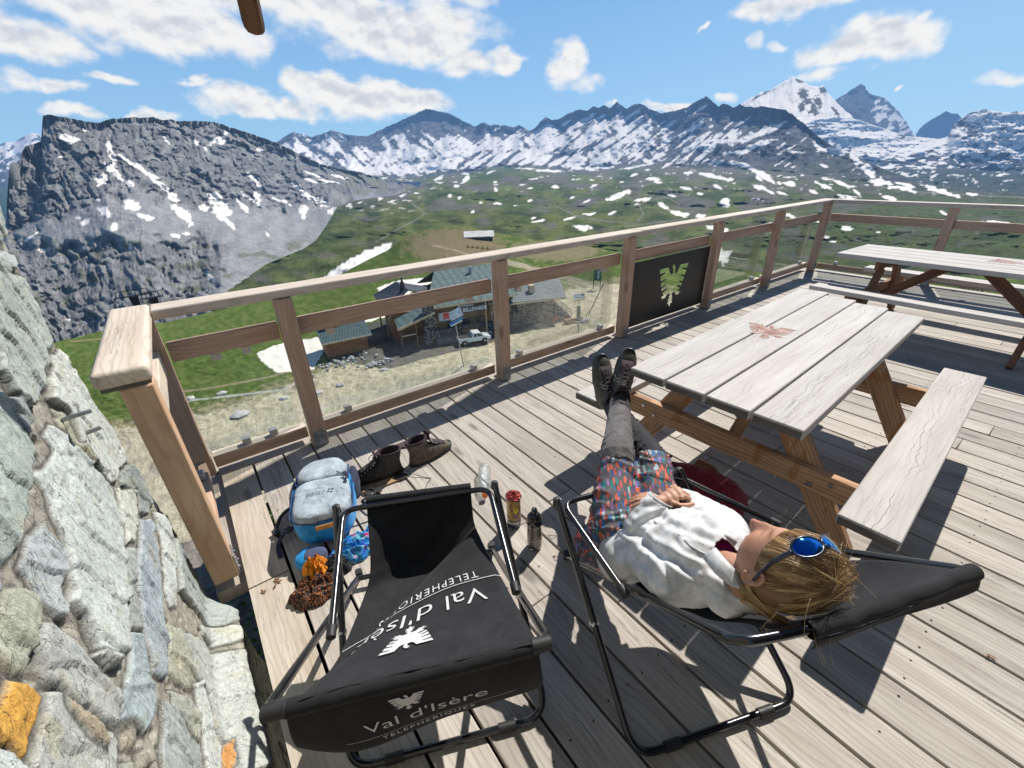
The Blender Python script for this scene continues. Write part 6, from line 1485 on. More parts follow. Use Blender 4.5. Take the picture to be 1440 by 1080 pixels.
# trunk
ellM(body, che-Vector((0, 0, .02)), (.125, .10, .070), (shR-shL), (nck-che)); ellM(body, (che+pel)/2-Vector((0, 0, .02)), (.11, .14, .065), (shR-shL), (che-pel)); ellM(body, pel, (.165, .12, .10), (hipR-hipL), (che-pel))
limb(body, [shL-Vector((0, 0, .01)), elL, wrL], [.036, .030, .028, .026, .023]); limb(body, [shR-Vector((0, 0, .01)), elR, wrR], [.036, .030, .028, .026, .023])
limb(body, [hipL, knL, anL], [.085, .066, .046, .040, .028]); limb(body, [hipR, knR, anR], [.085, .066, .046, .040, .028])
def hand(mb, w, knuckle_dir, back_n, curl, side, spread=1.0, size=1.0, thumb=1):
    """palm, four unequal bent fingers and an opposed thumb; side=+1 puts the thumb on +lat"""
    f = Vector(knuckle_dir).normalized(); n = Vector(back_n); n = (n-f*n.dot(f)).normalized(); lat = f.cross(n)*side
    s = size
    for q, ww in ((.0, .024), (.02, .030), (.045, .036), (.07, .037)):
        ellM(mb, w+f*q*s, (.022*s, ww*s, .0135*s), f, lat, 12, 10)
    L = [(.030, .078, .062), (.010, .084, .072), (-.010, .081, .067), (-.029, .074, .053)]
    for i, (x, base, ln) in enumerate(L):
        p = w+f*base*s+lat*x*s+n*.003; d = (f+lat*x*spread*3).normalized(); pts = [p-f*.02*s, p]; a = 0; rr = [.0098, .0092, .0082, .0078, .0066]
        for k, fr in enumerate((.46, .30, .24)):
            a += curl[i][k]; dd = (d*math.cos(a)-n*math.sin(a)); p = p+dd*ln*fr*s*1.15; pts.append(p)
        mb.tube(pts+[p+dd*.004], [r_*s for r_ in rr]+[.0035], 12)
        for q, r_ in zip(pts[1:], rr[1:]): mb.ell(q, (r_*s*1.06,)*3, 10, 8)
    if thumb:
        p0 = w+f*.018*s+lat*.024*s-n*.004; p1 = p0+(f*.6+lat*.62-n*.15).normalized()*.034*s; p2 = p1+(f*.85+lat*.32-n*.12).normalized()*.030*s; p3 = p2+(f*.95+lat*.05-n*.1).normalized()*.024*s
        mb.tube([p0, p1, p2, p3], [.0145*s, .0115*s, .0102*s, .0078*s], 12); mb.ell(p3, (.0078*s,)*3, 10, 8); mb.ell(p1, (.0118*s,)*3, 10, 8)
# left hand rests palm down on the right one
kL = Pz(955, 692, .655)-wrL
hand(body, wrL+kL.normalized()*.012, kL+Vector((0, 0, .0)), (.0, -.1, 1), [(.85, .9, .5), (.9, .95, .5), (.95, .95, .5), (1.0, .95, .5)], 1, size=.90, spread=.5)
kR = Pz(904, 699, .632)-Pz(934, 705, .617)
hand(body, Pz(938, 707, .617), kR, (.05, .1, 1), [(.28, .35, .2), (.30, .38, .22), (.34, .4, .25), (.42, .4, .3)], -1, size=.90, spread=.5)
me, co, no = remeshed(body, .0031, 3, .5)
skin = np.ones((len(co), 3))*np.array([.52, .275, .175])
rel = co-np.array(HC); hx = rel@np.array(hsd); hy = rel@np.array(hfn); hz = rel@np.array(hax)
def blend(c, m): skin[:] = skin*(1-m[:, None])+np.array(c)*m[:, None]
head_m = smooth(.17, .14, np.sqrt(hx**2+hy**2+hz**2))
blend((.60, .23, .15), head_m*.5*np.exp(-((np.abs(hx)-.045)/.022)**2-((hz+.03)/.03)**2)*(hy > 0))
blend((.62, .24, .16), head_m*.6*np.exp(-(hx/.016)**2-((hz+.03)/.02)**2)*(hy > .08))
blend((.48, .12, .10), head_m*.85*np.exp(-(hx/.024)**2-((hz+.068)/.008)**2)*(hy > .06))
blend((.16, .085, .045), head_m*.7*np.exp(-((np.abs(hx)-.030)/.018)**2-((hz-.036)/.005)**2)*(hy > .05))
blend((.20, .10, .06), head_m*.7*np.exp(-((np.abs(hx)-.030)/.014)**2-((hz-.008)/.0028)**2)*(hy > .05))
hair_m = head_m*smooth(.050, .062, hz-hy*.22+0*hx); blend((.12, .065, .03), hair_m)
mot = n3(co, 60, 300, 3)[:, None]; skin *= 1+.12*mot
kn = n3(co, 240, 310, 2)[:, None]*(1-head_m[:, None]); skin *= 1+.10*kn
m, nt, b = new_mat('skin'); tcs = nt.node('ShaderNodeTexCoord').outputs['Object']
nt.put(b.inputs['Base Color'], nt.attr('col').outputs['Color']); b.inputs['Roughness'].default_value = .48; b.inputs['Subsurface Weight'].default_value = .15
b.inputs['Subsurface Radius'].default_value = (.6, .25, .12); b.inputs['Subsurface Scale'].default_value = .01; b.inputs['Specular IOR Level'].default_value = .4
nt.put(b.inputs['Normal'], nt.bump(nt.noise(tcs, 420, 4, .6), .25, .0008))
BODY = finish(me, co, 'body', m, W, np.clip(skin, 0, 1))
# ---- shirt
sh = MB()
ax_t = (shR-shL)
ellM(sh, che+Vector((.01, 0, .0)), (.172, .145, .118), ax_t, (nck-che)); ellM(sh, che.lerp(pel, .35)+Vector((0, 0, .005)), (.165, .15, .115), ax_t, (che-pel)); ellM(sh, che.lerp(pel, .7)+Vector((0, 0, -.005)), (.170, .15, .11), ax_t, (che-pel)); ellM(sh, pel+Vector((-.03, -.03, .0)), (.185, .10, .115), ax_t, (che-pel))
limb(sh, [che.lerp(shL, .5), shL, shL.lerp(elL, .5)+Vector((.0, 0, .005)), elL, elL.lerp(wrL, .5)+Vector((0, .0, .026)), wrL-(wrL-elL).normalized()*.0], [.088, .074, .066, .058, .052, .040])
limb(sh, [che.lerp(shR, .5), shR, shR.lerp(elR, .5), elR, elR.lerp(wrR, .5)+Vector((0, .0, .022)), wrR-(wrR-elR).normalized()*.035], [.092, .080, .070, .062, .055, .044])
ellM(sh, Pz(1058, 836, .645), (.055, .055, .045), (.8, -.59, 0), (.3, .9, 0)); ellM(sh, Pz(1022, 838, .62), (.06, .06, .05), (.8, -.59, 0), (.3, .9, 0))
# tail of the shirt spreading over the hip
ellM(sh, Pz(862, 752, .44), (.070, .09, .065), (.8, -.59, 0), (.3, .9, 0)); ellM(sh, Pz(900, 738, .50), (.11, .07, .05), (.8, -.59, 0), (.3, .9, 0)); ellM(sh, Pz(885, 785, .43), (.07, .11, .07), (.8, -.59, 0), (.1, .9, -.4))
ellM(sh, nck+Vector((0, .035, -.02)), (.088, .06, .058), ax_t, (nck-che))
me, co, no = remeshed(sh, .0055, 9, .7)
# wrinkles: broad soft folds with sharp valleys, plus small creases near the elbows and cuffs
wq = n3(co, 5, 318, 2)*1.2
f1 = ridged(co[:, 0]*4.2+co[:, 2]*2+wq, co[:, 1]*8.5-co[:, 2]*4+co[:, 0]*5+wq, 2, 320, gain=.4); f2_ = ridged(co[:, 0]*15-co[:, 1]*9+wq, co[:, 1]*6+co[:, 2]*8-wq, 2, 330, gain=.35); f3 = n3(co, 6, 340, 2)
fold = (1-np.clip(f1, 0, 1))
co = co+no*(.005*smooth(.3, 1.1, f1)-.001+.002*smooth(.5, 1.1, f2_)+f3*.003)[:, None]
v_ = co-CAMP; zc = v_@_f; spx = 720+FPX*(v_@_r)/zc; spy = 540-FPX*(v_@_u)/zc
wv_ = fbm(co[:, 0]*20, co[:, 1]*20, 3, 345)*3
for pts, wd, dp in (([(975, 800), (945, 786), (915, 770), (896, 752), (908, 738), (930, 726)], 6, .020), ([(872, 738), (888, 752), (902, 747)], 4, .010), ([(940, 738), (975, 750), (1000, 760)], 4, .008), ([(905, 790), (925, 812), (935, 822)], 5, .010), ([(925, 780), (938, 800), (944, 822)], 4, .009),
                    ([(868, 770), (880, 800), (905, 832)], 5, .008), ([(1010, 745), (990, 735), (965, 742)], 4, .008), ([(960, 800), (985, 818), (1010, 836)], 4, .008), ([(980, 806), (982, 840), (978, 868)], 1.6, .004), ([(955, 725), (985, 728), (1000, 742)], 5, .010), ([(950, 760), (960, 775), (985, 785)], 4, .007), ([(895, 722), (905, 712), (925, 712)], 4, .008), ([(1000, 800), (1020, 815), (1040, 835)], 4, .008)):
    dd = np.full(len(co), 99.)
    for (ax_, ay_), (bx_, by_) in zip(pts[:-1], pts[1:]):
        L2_ = (bx_-ax_)**2+(by_-ay_)**2; t_ = np.clip(((spx-ax_)*(bx_-ax_)+(spy-ay_)*(by_-ay_))/L2_, 0, 1); dd = np.minimum(dd, np.hypot(spx-ax_-t_*(bx_-ax_), spy-ay_-t_*(by_-ay_)))
    dd = dd+wv_*.3; g_ = np.exp(-(dd/wd)**2)-.5*np.exp(-((dd-wd*2.0)/(wd*1.1))**2); co = co-no*(g_*dp*.75*(co[:, 2] > .40))[:, None]
# open collar: push the cloth away from the throat
thr = np.array(HL(0, .03, -.155)); dthr = np.linalg.norm(co-thr, axis=1)
coll = smooth(.085, .05, dthr)
mk = MB()
me.vertices.foreach_set('co', co.astype(np.float32).ravel())
bmx = bmesh.new(); bmx.from_mesh(me); bmx.verts.ensure_lookup_table()
opening = [Pz(1020, 762, .72), Pz(1034, 790, .72), Pz(1046, 812, .72)]
def in_open(p):
    # wedge between the two fronts of the shirt, from the collar down to the first closed button
    a = Pz(1042, 797, .73); b_ = Pz(1006, 762, .69); ab = b_-a; t_ = max(0, min(1, (p-a).dot(ab)/ab.length_squared)); d = (p-a-ab*t_).length
    return d < .034*(1-t_)+.014 and p.z > .60
kill = [v for v in bmx.verts if in_open(v.co)]
bmesh.ops.delete(bmx, geom=kill, context='VERTS')
cuffs = [(wrL, (wrL-elL).normalized()), (wrR-(wrR-elR).normalized()*.05, (wrR-elR).normalized())]
kill = [v for v in bmx.verts if any((v.co-c).dot(d) > .0 and (v.co-c).length < .07 for c, d in cuffs)]
bmesh.ops.delete(bmx, geom=kill, context='VERTS')
bmx.to_mesh(me); bmx.free()
M_SHIRT = cloth_mat('white_shirt_cotton', (.66, .66, .655), 1500, .8, .5, 0, .1)
n = len(me.vertices); co = np.empty(n*3, np.float32); me.vertices.foreach_get('co', co); SHIRT = finish(me, co.reshape(-1, 3), 'shirt', M_SHIRT, W)
md = SHIRT.modifiers.new('soft', 'SMOOTH'); md.iterations = 4; md.factor = .5
md = SHIRT.modifiers.new('solid', 'SOLIDIFY'); md.thickness = .0022; md.offset = -1
# seams, collar leaves, cuffs, buttons
def strip(name, pts, w, up, mat, parent, th=.003, bulge=0):
    pts = [Vector(p) for p in pts]; rows = []
    N_ = max(8, len(pts)*5)
    for i in range(N_+1):
        t_ = i/N_; p = cr(pts, t_); d = (cr(pts, min(1, t_+.02))-cr(pts, max(0, t_-.02))).normalized(); s_ = d.cross(Vector(up)).normalized(); ww = w(t_) if callable(w) else w
        rows.append([p+s_*ww*(q-.5)+Vector(up).normalized()*bulge*math.sin(q*math.pi) for q in (0, .25, .5, .75, 1)])
    mb = MB(); mb.grid(rows); return obj(name, mb, mat, parent, solid=th, sharp=180)
strip('collar', [Pz(998, 778, .735), Pz(1014, 797, .745), Pz(1034, 815, .735), Pz(1060, 828, .71), Pz(1085, 838, .68)], lambda t_: .046-.012*t_, (-.5, .5, .75), M_SHIRT, SHIRT, bulge=.006)
strip('collar', [Pz(1008, 748, .71), Pz(1022, 752, .72), Pz(1036, 760, .72)], .022, (.2, .3, 1), M_SHIRT, SHIRT, bulge=.004)
pk = strip('placket', [Pz(1000, 776, .72), Pz(978, 764, .72), Pz(955, 750, .69), Pz(935, 738, .655), Pz(922, 730, .62)], .026, (-.1, .3, 1), M_SHIRT, SHIRT, bulge=.0)
md = pk.modifiers.new('wrap', 'SHRINKWRAP'); md.target = SHIRT; md.offset = .0028; md.wrap_method = 'NEAREST_SURFACEPOINT'
mb = MB(); d = (wrL-elL).normalized()
P_ = []
for i in range(7):
    t_ = i/6; c = wrL-d*(.055-.062*t_); a1 = d.cross(Vector((0, 0, 1))).normalized(); a2 = a1.cross(d); P_.append([c+a1*math.cos(k/20*2*math.pi)*(.041+.004*t_)+a2*math.sin(k/20*2*math.pi)*(.034+.004*t_) for k in range(20)])
mb.grid(P_, wrap=True); obj('cuff', mb, M_SHIRT, SHIRT, solid=.003, sharp=180)
mb = MB()
for q in (Pz(968, 771, .747), Pz(930, 748, .695)): mb.lathe([(0, .002), (.0055, .002), (.006, 0)], q, 12); 
bt = MB(); bt.lathe([(0, .002), (.0055, .002), (.006, 0)], Pz(957, 751, .705), 12); obj('button', bt, flat('button', (.35, .33, .3), .3), SHIRT)
# magenta top under it
um = MB(); ellM(um, Pz(1020, 774, .645), (.060, .055, .050), ax_t, (nck-che))
me, co, no = remeshed(um, .006, 4, .5); co = co+no*(n3(co, 22, 350)*.004)[:, None]; finish(me, co, 'undershirt', cloth_mat('magenta_top', (.33, .012, .20), 1500, .7, .4), W)
# ---- shorts with brush-stroke print
so_ = MB()
ellM(so_, pel+Vector((0, .01, .0)), (.185, .13, .115), (hipR-hipL), (che-pel))
limb(so_, [hipL, hipL.lerp(knL, .5)+Vector((0, 0, .01)), knL-(knL-hipL)*.02], [.105, .094, .082, .074]); limb(so_, [hipR, hipR.lerp(knR, .5)+Vector((0, 0, .01)), knR-(knR-hipR)*.02], [.110, .098, .085, .078])
ellM(so_, hipL+Vector((-.03, .02, -.05)), (.09, .12, .08), (1, 0, 0), (.3, 1, 0))
me, co, no = remeshed(so_, .0055, 5, .6)
dl = (knL-hipL).normalized(); al = (co-np.array(hipL))@np.array(dl)
cre = ridged(al*22+n3(co, 6, 360)*1.5, co[:, 0]*3+co[:, 2]*3, 3, 361); co = co+no*(-.010*smooth(.1, .6, cre)+n3(co, 12, 362)*.008+.003)[:, None]
SHORTS = finish(me, co, 'shorts', M_SLING, W)
m, nt, b = new_mat('brush_stroke_print'); pos = nt.node('ShaderNodeNewGeometry').outputs['Position']
mp0 = nt.node('ShaderNodeMapping'); nt.put(mp0.inputs[0], pos); mp0.inputs['Rotation'].default_value = (R(0), R(0), R(-48)); mp = nt.node('ShaderNodeMapping'); nt.put(mp.inputs[0], mp0.outputs[0]); mp.inputs['Scale'].default_value = (22, 84, 60)
wn = nt.node('ShaderNodeTexNoise'); nt.put(wn.inputs['Vector'], pos); wn.inputs['Scale'].default_value = 18; v = nt.vmath('ADD', mp.outputs[0], nt.vmath('MULTIPLY', nt.vmath('SUBTRACT', wn.outputs['Color'], (.5, .5, .5)), (.9, .9, .9)))
vo = nt.node('ShaderNodeTexVoronoi'); nt.put(vo.inputs['Vector'], v); vo.inputs['Scale'].default_value = 1.0; vo.inputs['Randomness'].default_value = .75
sp = nt.node('ShaderNodeSeparateColor'); nt.put(sp.inputs[0], vo.outputs['Color'])
rp = nt.node('ShaderNodeValToRGB'); nt.put(rp.inputs[0], sp.outputs[0]); rp.color_ramp.interpolation = 'CONSTANT'; el_ = rp.color_ramp.elements
cols = [(.62, .09, .055), (.03, .16, .42), (.50, .07, .05), (.02, .23, .24), (.32, .17, .42), (.55, .22, .20), (.05, .10, .30), (.40, .52, .55), (.66, .13, .06), (.14, .12, .15)]
while len(el_) < len(cols): el_.new(.5)
for i, (q, c) in enumerate(zip(el_, cols)): q.position = i/len(cols); q.color = c+(1,)
stroke = nt.math('SUBTRACT', 1.0, nt.step(vo.outputs['Distance'], .44, .54)); dry_ = nt.step(nt.noise(v, 3.0, 4, .6), .32, .45)
c = nt.mix(nt.math('MULTIPLY', stroke, dry_), (.10, .092, .10), rp.outputs[0]); nt.put(b.inputs['Base Color'], c); b.inputs['Roughness'].default_value = .75
nt.put(b.inputs['Normal'], nt.bump(nt.noise(pos, 700, 3, .5), .4, .001))
SHORTS.data.materials.clear(); SHORTS.data.materials.append(m)
# ---- leggings, knee pads, socks
M_LEG1 = cloth_mat('grey_brown_legging', (.12, .11, .108), 1500, .8, .5, .12); M_LEG2 = cloth_mat('black_legging', (.016, .016, .02), 1500, .75, .5)
def legtube(name, pts, rad, mat, seed, parent=W, vox=.005, amp=.005):
    mb = MB(); limb(mb, pts, rad); me, co, no = remeshed(mb, vox, 3, .5)
    rg = ridged(n3(co, 10, seed)*2+co[:, 0]*22, co[:, 1]*22+co[:, 2]*9, 3, seed+3); co = co+no*(-amp*smooth(.1, .6, rg)+n3(co, 25, seed+5)*amp*.5)[:, None]
    return finish(me, co, name, mat, parent)
legtube('legging', [knL-(knL-hipL)*.12, knL+Vector((0, 0, .012)), knL.lerp(anL, .45), anL.lerp(knL, .12)], [.070, .074, .068, .060, .054], M_LEG1, 400)
legtube('legging', [knR-(knR-hipR)*.12, knR, knR.lerp(anR, .5), anR.lerp(knR, .1)], [.068, .068, .062, .056, .050], M_LEG2, 410)
legtube('sock', [anL.lerp(knL, .30), anL.lerp(knL, .10)], [.058, .056, .054], M_LEG2, 420, amp=.003); legtube('sock', [anL.lerp(knL, .14), anL], [.052, .051, .050], M_LEG1, 430, amp=.004)
legtube('sock', [anR.lerp(knR, .25), anR], [.054, .052, .050], M_LEG2, 440, amp=.003)
# ---- boots
M_BOOT = flat('olive_boot_leather', (.055, .048, .028), .55, 0, .45, 60, bump=.5); M_SOLE = flat('boot_sole', (.03, .03, .028), .8, 0, .3, 80); M_TOE = flat('boot_rubber_toe', (.018, .018, .018), .35, 0, .3, 60); M_LACE = flat('lace', (.10, .095, .085), .8)
M_LINING = flat('boot_lining', (.045, .03, .035), .9, 0, .3, 90, bump=.4)
def boot(parent, M, leather=None, toe=None, lining=None, laces=True, open_top=False, sole=None, scale=1.0, tongue=True):
    """hiking boot in its own space: x to the toe, z up the shaft, sole at z=0, heel at x=0; M places it"""
    leather = leather or M_BOOT; toe = toe or M_TOE; lining = lining or M_LINING; sole = sole or M_SOLE
    def ring(t_):
        """sections from the collar down round to the toe"""
    S_ = Matrix.Scale(scale, 4); MM = M @ S_
    # upper as stacked outlines: height -> (x0, x1, half width)
    prof = [(.020, -.005, .285, .046), (.045, -.002, .286, .047), (.062, .000, .275, .045), (.078, .002, .245, .042), (.092, .003, .205, .039), (.105, .003, .165, .037), (.122, .001, .138, .036), (.145, -.004, .124, .037), (.170, -.009, .120, .040), (.185, -.012, .121, .043)]
    N_ = 28; rows = []
    for (z, x0, x1, w) in prof:
        row = []
        cx, hx_ = (x0+x1)/2, (x1-x0)/2
        for k in range(N_):
            a = 2*math.pi*k/N_; c, s_ = math.cos(a), math.sin(a)
            ex = .78; X_ = cx+hx_*math.copysign(abs(c)**ex, c); wy = w*(1.0-.12*max(0, -c)+(.06*max(0, c) if z < .06 else -.18*max(0, c))); Y_ = wy*math.copysign(abs(s_)**.82, s_)
            if z > .03 and c > .6: z2 = z-(c-.6)*.018*(z < .1)
            else: z2 = z
            row.append(MM @ Vector((X_, Y_, z2)))
        rows.append(row)
    mb = MB(); mb.grid(rows, wrap=True)
    if not open_top: pass
    up = obj('upper', mb, leather, parent, sharp=180, solid=.004)
    # lining / padded collar
    mb = MB(); last = rows[-1]; cen = sum((p for p in last), Vector())/N_; lip = []
    for q, dz in ((1.04, .0), (1.06, .010), (.98, .016), (.86, .010), (.80, -.02), (.76, -.10)): lip.append([cen+(p-cen)*q+(MM.to_3x3() @ Vector((0, 0, dz))) for p in last])
    mb.grid(lip, wrap=True); obj('collar', mb, lining, parent, sharp=180)
    # rubber toe and rand
    mb = MB(); rr = []
    for z, gx in ((.012, 1.012), (.030, 1.016), (.046, 1.012), (.058, .995)):
        row = []
        for k in range(25):
            a = -1.25+2.5*k/24; c, s_ = math.cos(a), math.sin(a); row.append(MM @ Vector((.14+.148*gx*c**.78 if c > 0 else .14, (.0475 if z < .04 else (.0445 if z < .05 else .0385))*(1-.06*abs(a/1.25)**4)*math.copysign(abs(s_)**.82, s_), z-(.006 if z > .04 else 0))))
        rr.append(row)
    mb.grid(rr); obj('toe_cap', mb, toe, parent, sharp=180, solid=.004)
    # lugged sole
    mb = MB(); pl = []
    for k in range(36):
        a = 2*math.pi*k/36; c, s_ = math.cos(a), math.sin(a); X_ = .14+.150*math.copysign(abs(c)**.75, c); Y_ = (.050 if X_ > .12 else .042)*math.copysign(abs(s_)**.8, s_); pl.append((X_, Y_))
    mb.prism(pl, .006, .024, MM); so2 = obj('sole', mb, sole, parent, bevel=.003)
    mb = MB()
    for k in range(8):
        for s_ in (-1, 1): mb.prism([(.016+k*.031, s_*.012), (.034+k*.031, s_*.012), (.034+k*.031, s_*(.040 if k < 7 else .030)), (.016+k*.031, s_*(.036 if k else .026))], -.002, .008, MM)
    obj('lug', mb, sole, so2)
    if tongue:
        mb = MB(); mb.grid([[MM @ Vector((x, y, z+.012*math.cos(y*30))) for y in (-.028, -.014, 0, .014, .028)] for x, z in ((.235, .068), (.20, .088), (.165, .108), (.140, .130), (.128, .160), (.128, .195), (.142, .215))]); obj('tongue', mb, lining, parent, solid=.006, sharp=180)
    if laces:
        mb = MB(); hk = MB()
        st = [(.222, .080), (.203, .092), (.184, .103), (.166, .115), (.150, .130), (.140, .150), (.136, .170)]
        for i in range(len(st)-1):
            for s_ in (-1, 1):
                a = MM @ Vector((st[i][0], s_*.026, st[i][1])); b_ = MM @ Vector((st[i+1][0], -s_*.026, st[i+1][1])); mid = (a+b_)/2+MM.to_3x3() @ Vector((.006, 0, .006)); mb.tube([a, mid, b_], .0022*scale, 6)
                hk.ell(a, (.0045*scale,)*3, 8, 6)
        mb.tube([MM @ Vector(p) for p in ((.137, -.02, .172), (.150, -.035, .165), (.165, -.05, .13), (.16, -.055, .10))], .002*scale, 6); mb.tube([MM @ Vector(p) for p in ((.137, .02, .172), (.158, .04, .18), (.17, .05, .15), (.15, .052, .16), (.137, .02, .172))], .002*scale, 6)
        la = obj('lace', mb, M_LACE, parent); obj('eyelet', hk, M_CHROME, la)
    return up
def boot_matrix(heel, toe_dir, up_dir):
    X = Vector(toe_dir).normalized(); Z = Vector(up_dir); Z = (Z-X*Z.dot(X)).normalized(); Y = Z.cross(X); M = Matrix((X, Y, Z)).transposed().to_4x4(); M.translation = Vector(heel); return M
def worn_boot(ank, shin, toe_px, toe_z, k=1.12):
    """shaft along the shin; the toe goes to the marked point"""
    toe = Pz(*toe_px, toe_z); sh_ = (shin-ank).normalized(); X = toe-ank; X = (X-sh_*X.dot(sh_)*.72).normalized(); Z = (sh_-X*sh_.dot(X)).normalized()
    M = boot_matrix((0, 0, 0), X, Z); M.translation = ank-(M.to_3x3() @ Vector((.062*k, 0, .135*k))); return M @ Matrix.Scale(k, 4)
bL = thing('boot', 'x', 'boot'); bpy.data.objects.remove(bL)
def boot_part(nm, M):
    e_ = bpy.data.objects.new(nm, None); link(e_, W, False); e_.matrix_basis = Matrix.Identity(4); e_.matrix_parent_inverse = parent_matrix(W).inverted(); boot(e_, M); return e_
boot_part('boot', worn_boot(anL, knL, (886, 489), .80)); boot_part('boot', worn_boot(anR, knR, (848, 502), .73))
# ---- hair: a cap over the skull, then locks swept back over the headrest
M_HAIR, nt, b = new_mat('hair'); rn = nt.attr('rnd').outputs['Fac']; pc = nt.attr('pc').outputs['Vector']; sp = nt.node('ShaderNodeSeparateXYZ'); nt.put(sp.inputs[0], pc)
hc = nt.ramp(rn, (0, (.085, .045, .02)), (.35, (.25, .135, .055)), (.65, (.50, .31, .13)), (1, (.80, .58, .29)))
nt.put(b.inputs['Base Color'], hc); b.inputs['Roughness'].default_value = .38; b.inputs['Specular IOR Level'].default_value = .55; b.inputs['Anisotropic'].default_value = .6
def build_hair():
    rs = random.Random(5); mb = MB()
    def skull(a, z, g=1.0):       # a: angle from the front around, z: height in head space
        zz = max(-1, min(1, z/.118)); rr = math.sqrt(max(0, 1-zz*zz)); return HL(.0745*g*rr*math.sin(a), .0965*g*rr*math.cos(a), .118*g*zz)
    cap = []
    for i in range(26):
        row = []
        for k in range(40):
            a = 2*math.pi*k/40; front = math.cos(a); z0 = .064*max(0, front)+(-.075)*max(0, -front)**.7+(-.012)*(1-abs(front)); z0 = z0 if front > -.2 else max(z0, -.085)
            th0 = math.acos(max(-1, min(1, z0/.118))); th = th0*(i/25); g = 1.035+.008*math.sin(a*9+i*.7)
            row.append(HL(.0745*g*math.sin(th)*math.sin(a), .0965*g*math.sin(th)*math.cos(a), .118*g*math.cos(th)))
        cap.append(row)
    mb.grid(cap, wrap=True, rn=.22)
    down = Vector((0, 0, -1))
    rest_z = lambda p: .655+max(0, (.22-p.y))*.30
    n = 0
    for q in range(5200):
        a = rs.uniform(-math.pi, math.pi); fr = math.cos(a)
        zlow = .066*max(0, fr)-.070*max(0, -fr)-.008*(1-abs(fr)); z = rs.uniform(zlow, .112) if rs.random() < .65 else zlow+rs.uniform(0, .012)
        p = skull(a, z, 1.05+rs.uniform(0, .03)); pts = [p.copy()]
        side = math.sin(a); out = (p-HC).normalized(); L = rs.uniform(.13, .23); st = .015; v = (hax*.95-hfn*.25+hsd*side*.10).normalized()
        tgt = Pz(1176, 812, .725)+Vector((.05*math.sin(a*5+z*30), .05*math.cos(a*4-z*41), .03*math.sin(a*9)))+Vector((rs.gauss(0, .012), rs.gauss(0, .012), rs.uniform(-.02, .02))); wob = .75*math.sin(a*7+z*60)+rs.uniform(-.25, .25); wb2 = a*3+z*25+rs.uniform(-.4, .4)
        past_any = False
        for k in range(int(L/st)):
            rel_ = p-HC; x, y, zz = rel_.dot(hsd)/.079, rel_.dot(hfn)/.101, rel_.dot(hax)/.123; d = math.sqrt(x*x+y*y+zz*zz)
            if d < 1.03:
                nrm = (hsd*x/.079+hfn*y/.101+hax*zz/.123).normalized(); v = v-nrm*v.dot(nrm)+nrm*.10*(1.03-d)*10
            past = rel_.dot(hax) > .075; past_any = past_any or past
            v = (v+(tgt-p).normalized()*(.16 if past else .10)+Vector((.06, -.04, -.24))*(.55 if past else .03)+(hsd*math.sin(k*.30+wb2)+hfn*math.cos(k*.26+wb2))*.09*wob).normalized()
            p = p+v*st
            if p.z < rest_z(p): p.z = rest_z(p)+rs.uniform(0, .012); v.z = max(v.z, 0); v = (v+Vector((.05, -.03, 0))).normalized()
            pts.append(p.copy())
        if side < -.45 and z < .012 and fr > -.72: continue
        while len(pts) > 3 and (pts[-1].y < .106-.377*(pts[-1].x-.854)+.045+.02*math.sin(a*8) or pts[-1].x > 1.24): pts.pop()
        def scr(q_): v_ = q_-Vector(CAMP); z_ = v_.dot(Vector(_f)); return v_.dot(Vector(_r))/z_*FPX+720, 540-v_.dot(Vector(_u))/z_*FPX
        while len(pts) > 3:
            sx_, sy_ = scr(pts[-1])      # keep the lengths within the head's real outline
            if sx_ > 1196+14*math.sin(a*11+z*50) or sy_ > 852+8*math.sin(a*5): pts.pop()
            else: break
        if len(pts) < 4: continue
        r0 = rs.uniform(.0004, .0009); col = min(1, max(0, .42+.26*math.sin(a*13+z*90)+rs.gauss(0, .16)+(.12 if past_any else 0)))
        mb.tube(pts, [r0*(1-.75*(i/len(pts))) for i in range(len(pts))], 4, caps=False, rn=col)
    # locks falling in front of the ear and loose flyaways
    for q in range(120):
        p = HL(-.072*rs.uniform(.85, 1.05), -.035+rs.uniform(-.03, .015), rs.uniform(-.09, -.04)); pts = [p.copy()]; v = (hax*.3-hfn*.8+Vector((.5, -.3, 0))).normalized()
        for k in range(rs.randint(8, 15)):
            v = (v+Vector((.16, -.12, -.14))+Vector((rs.uniform(-.1, .1), rs.uniform(-.1, .1), 0))).normalized(); p = p+v*.014
            rel_ = p-HC; x, y, zz = rel_.dot(hsd)/.081, rel_.dot(hfn)/.103, rel_.dot(hax)/.125; d = math.sqrt(x*x+y*y+zz*zz)
            if d < 1: p = HC+rel_/d
            if p.z < .64: p.z = .64
            pts.append(p.copy())
        mb.tube(pts, [.0011*(1-.7*i/len(pts)) for i in range(len(pts))], 4, caps=False, rn=min(1, max(0, rs.gauss(.7, .2))))
    for q in range(18):
        a = rs.uniform(-math.pi, math.pi); p = skull(a, rs.uniform(.03, .11), 1.06); v = ((p-HC).normalized()+hax*.3-hfn*.3).normalized(); pts = [p.copy()]
        for k in range(rs.randint(4, 9)): v = (v+Vector((rs.uniform(-.35, .35), rs.uniform(-.35, .35), -.16))).normalized(); p = p+v*.014; pts.append(p.copy())
        mb.tube(pts, .0003, 3, caps=False, rn=.8)
    return obj('hair', mb, M_HAIR, W, sharp=180)
HAIR = build_hair()
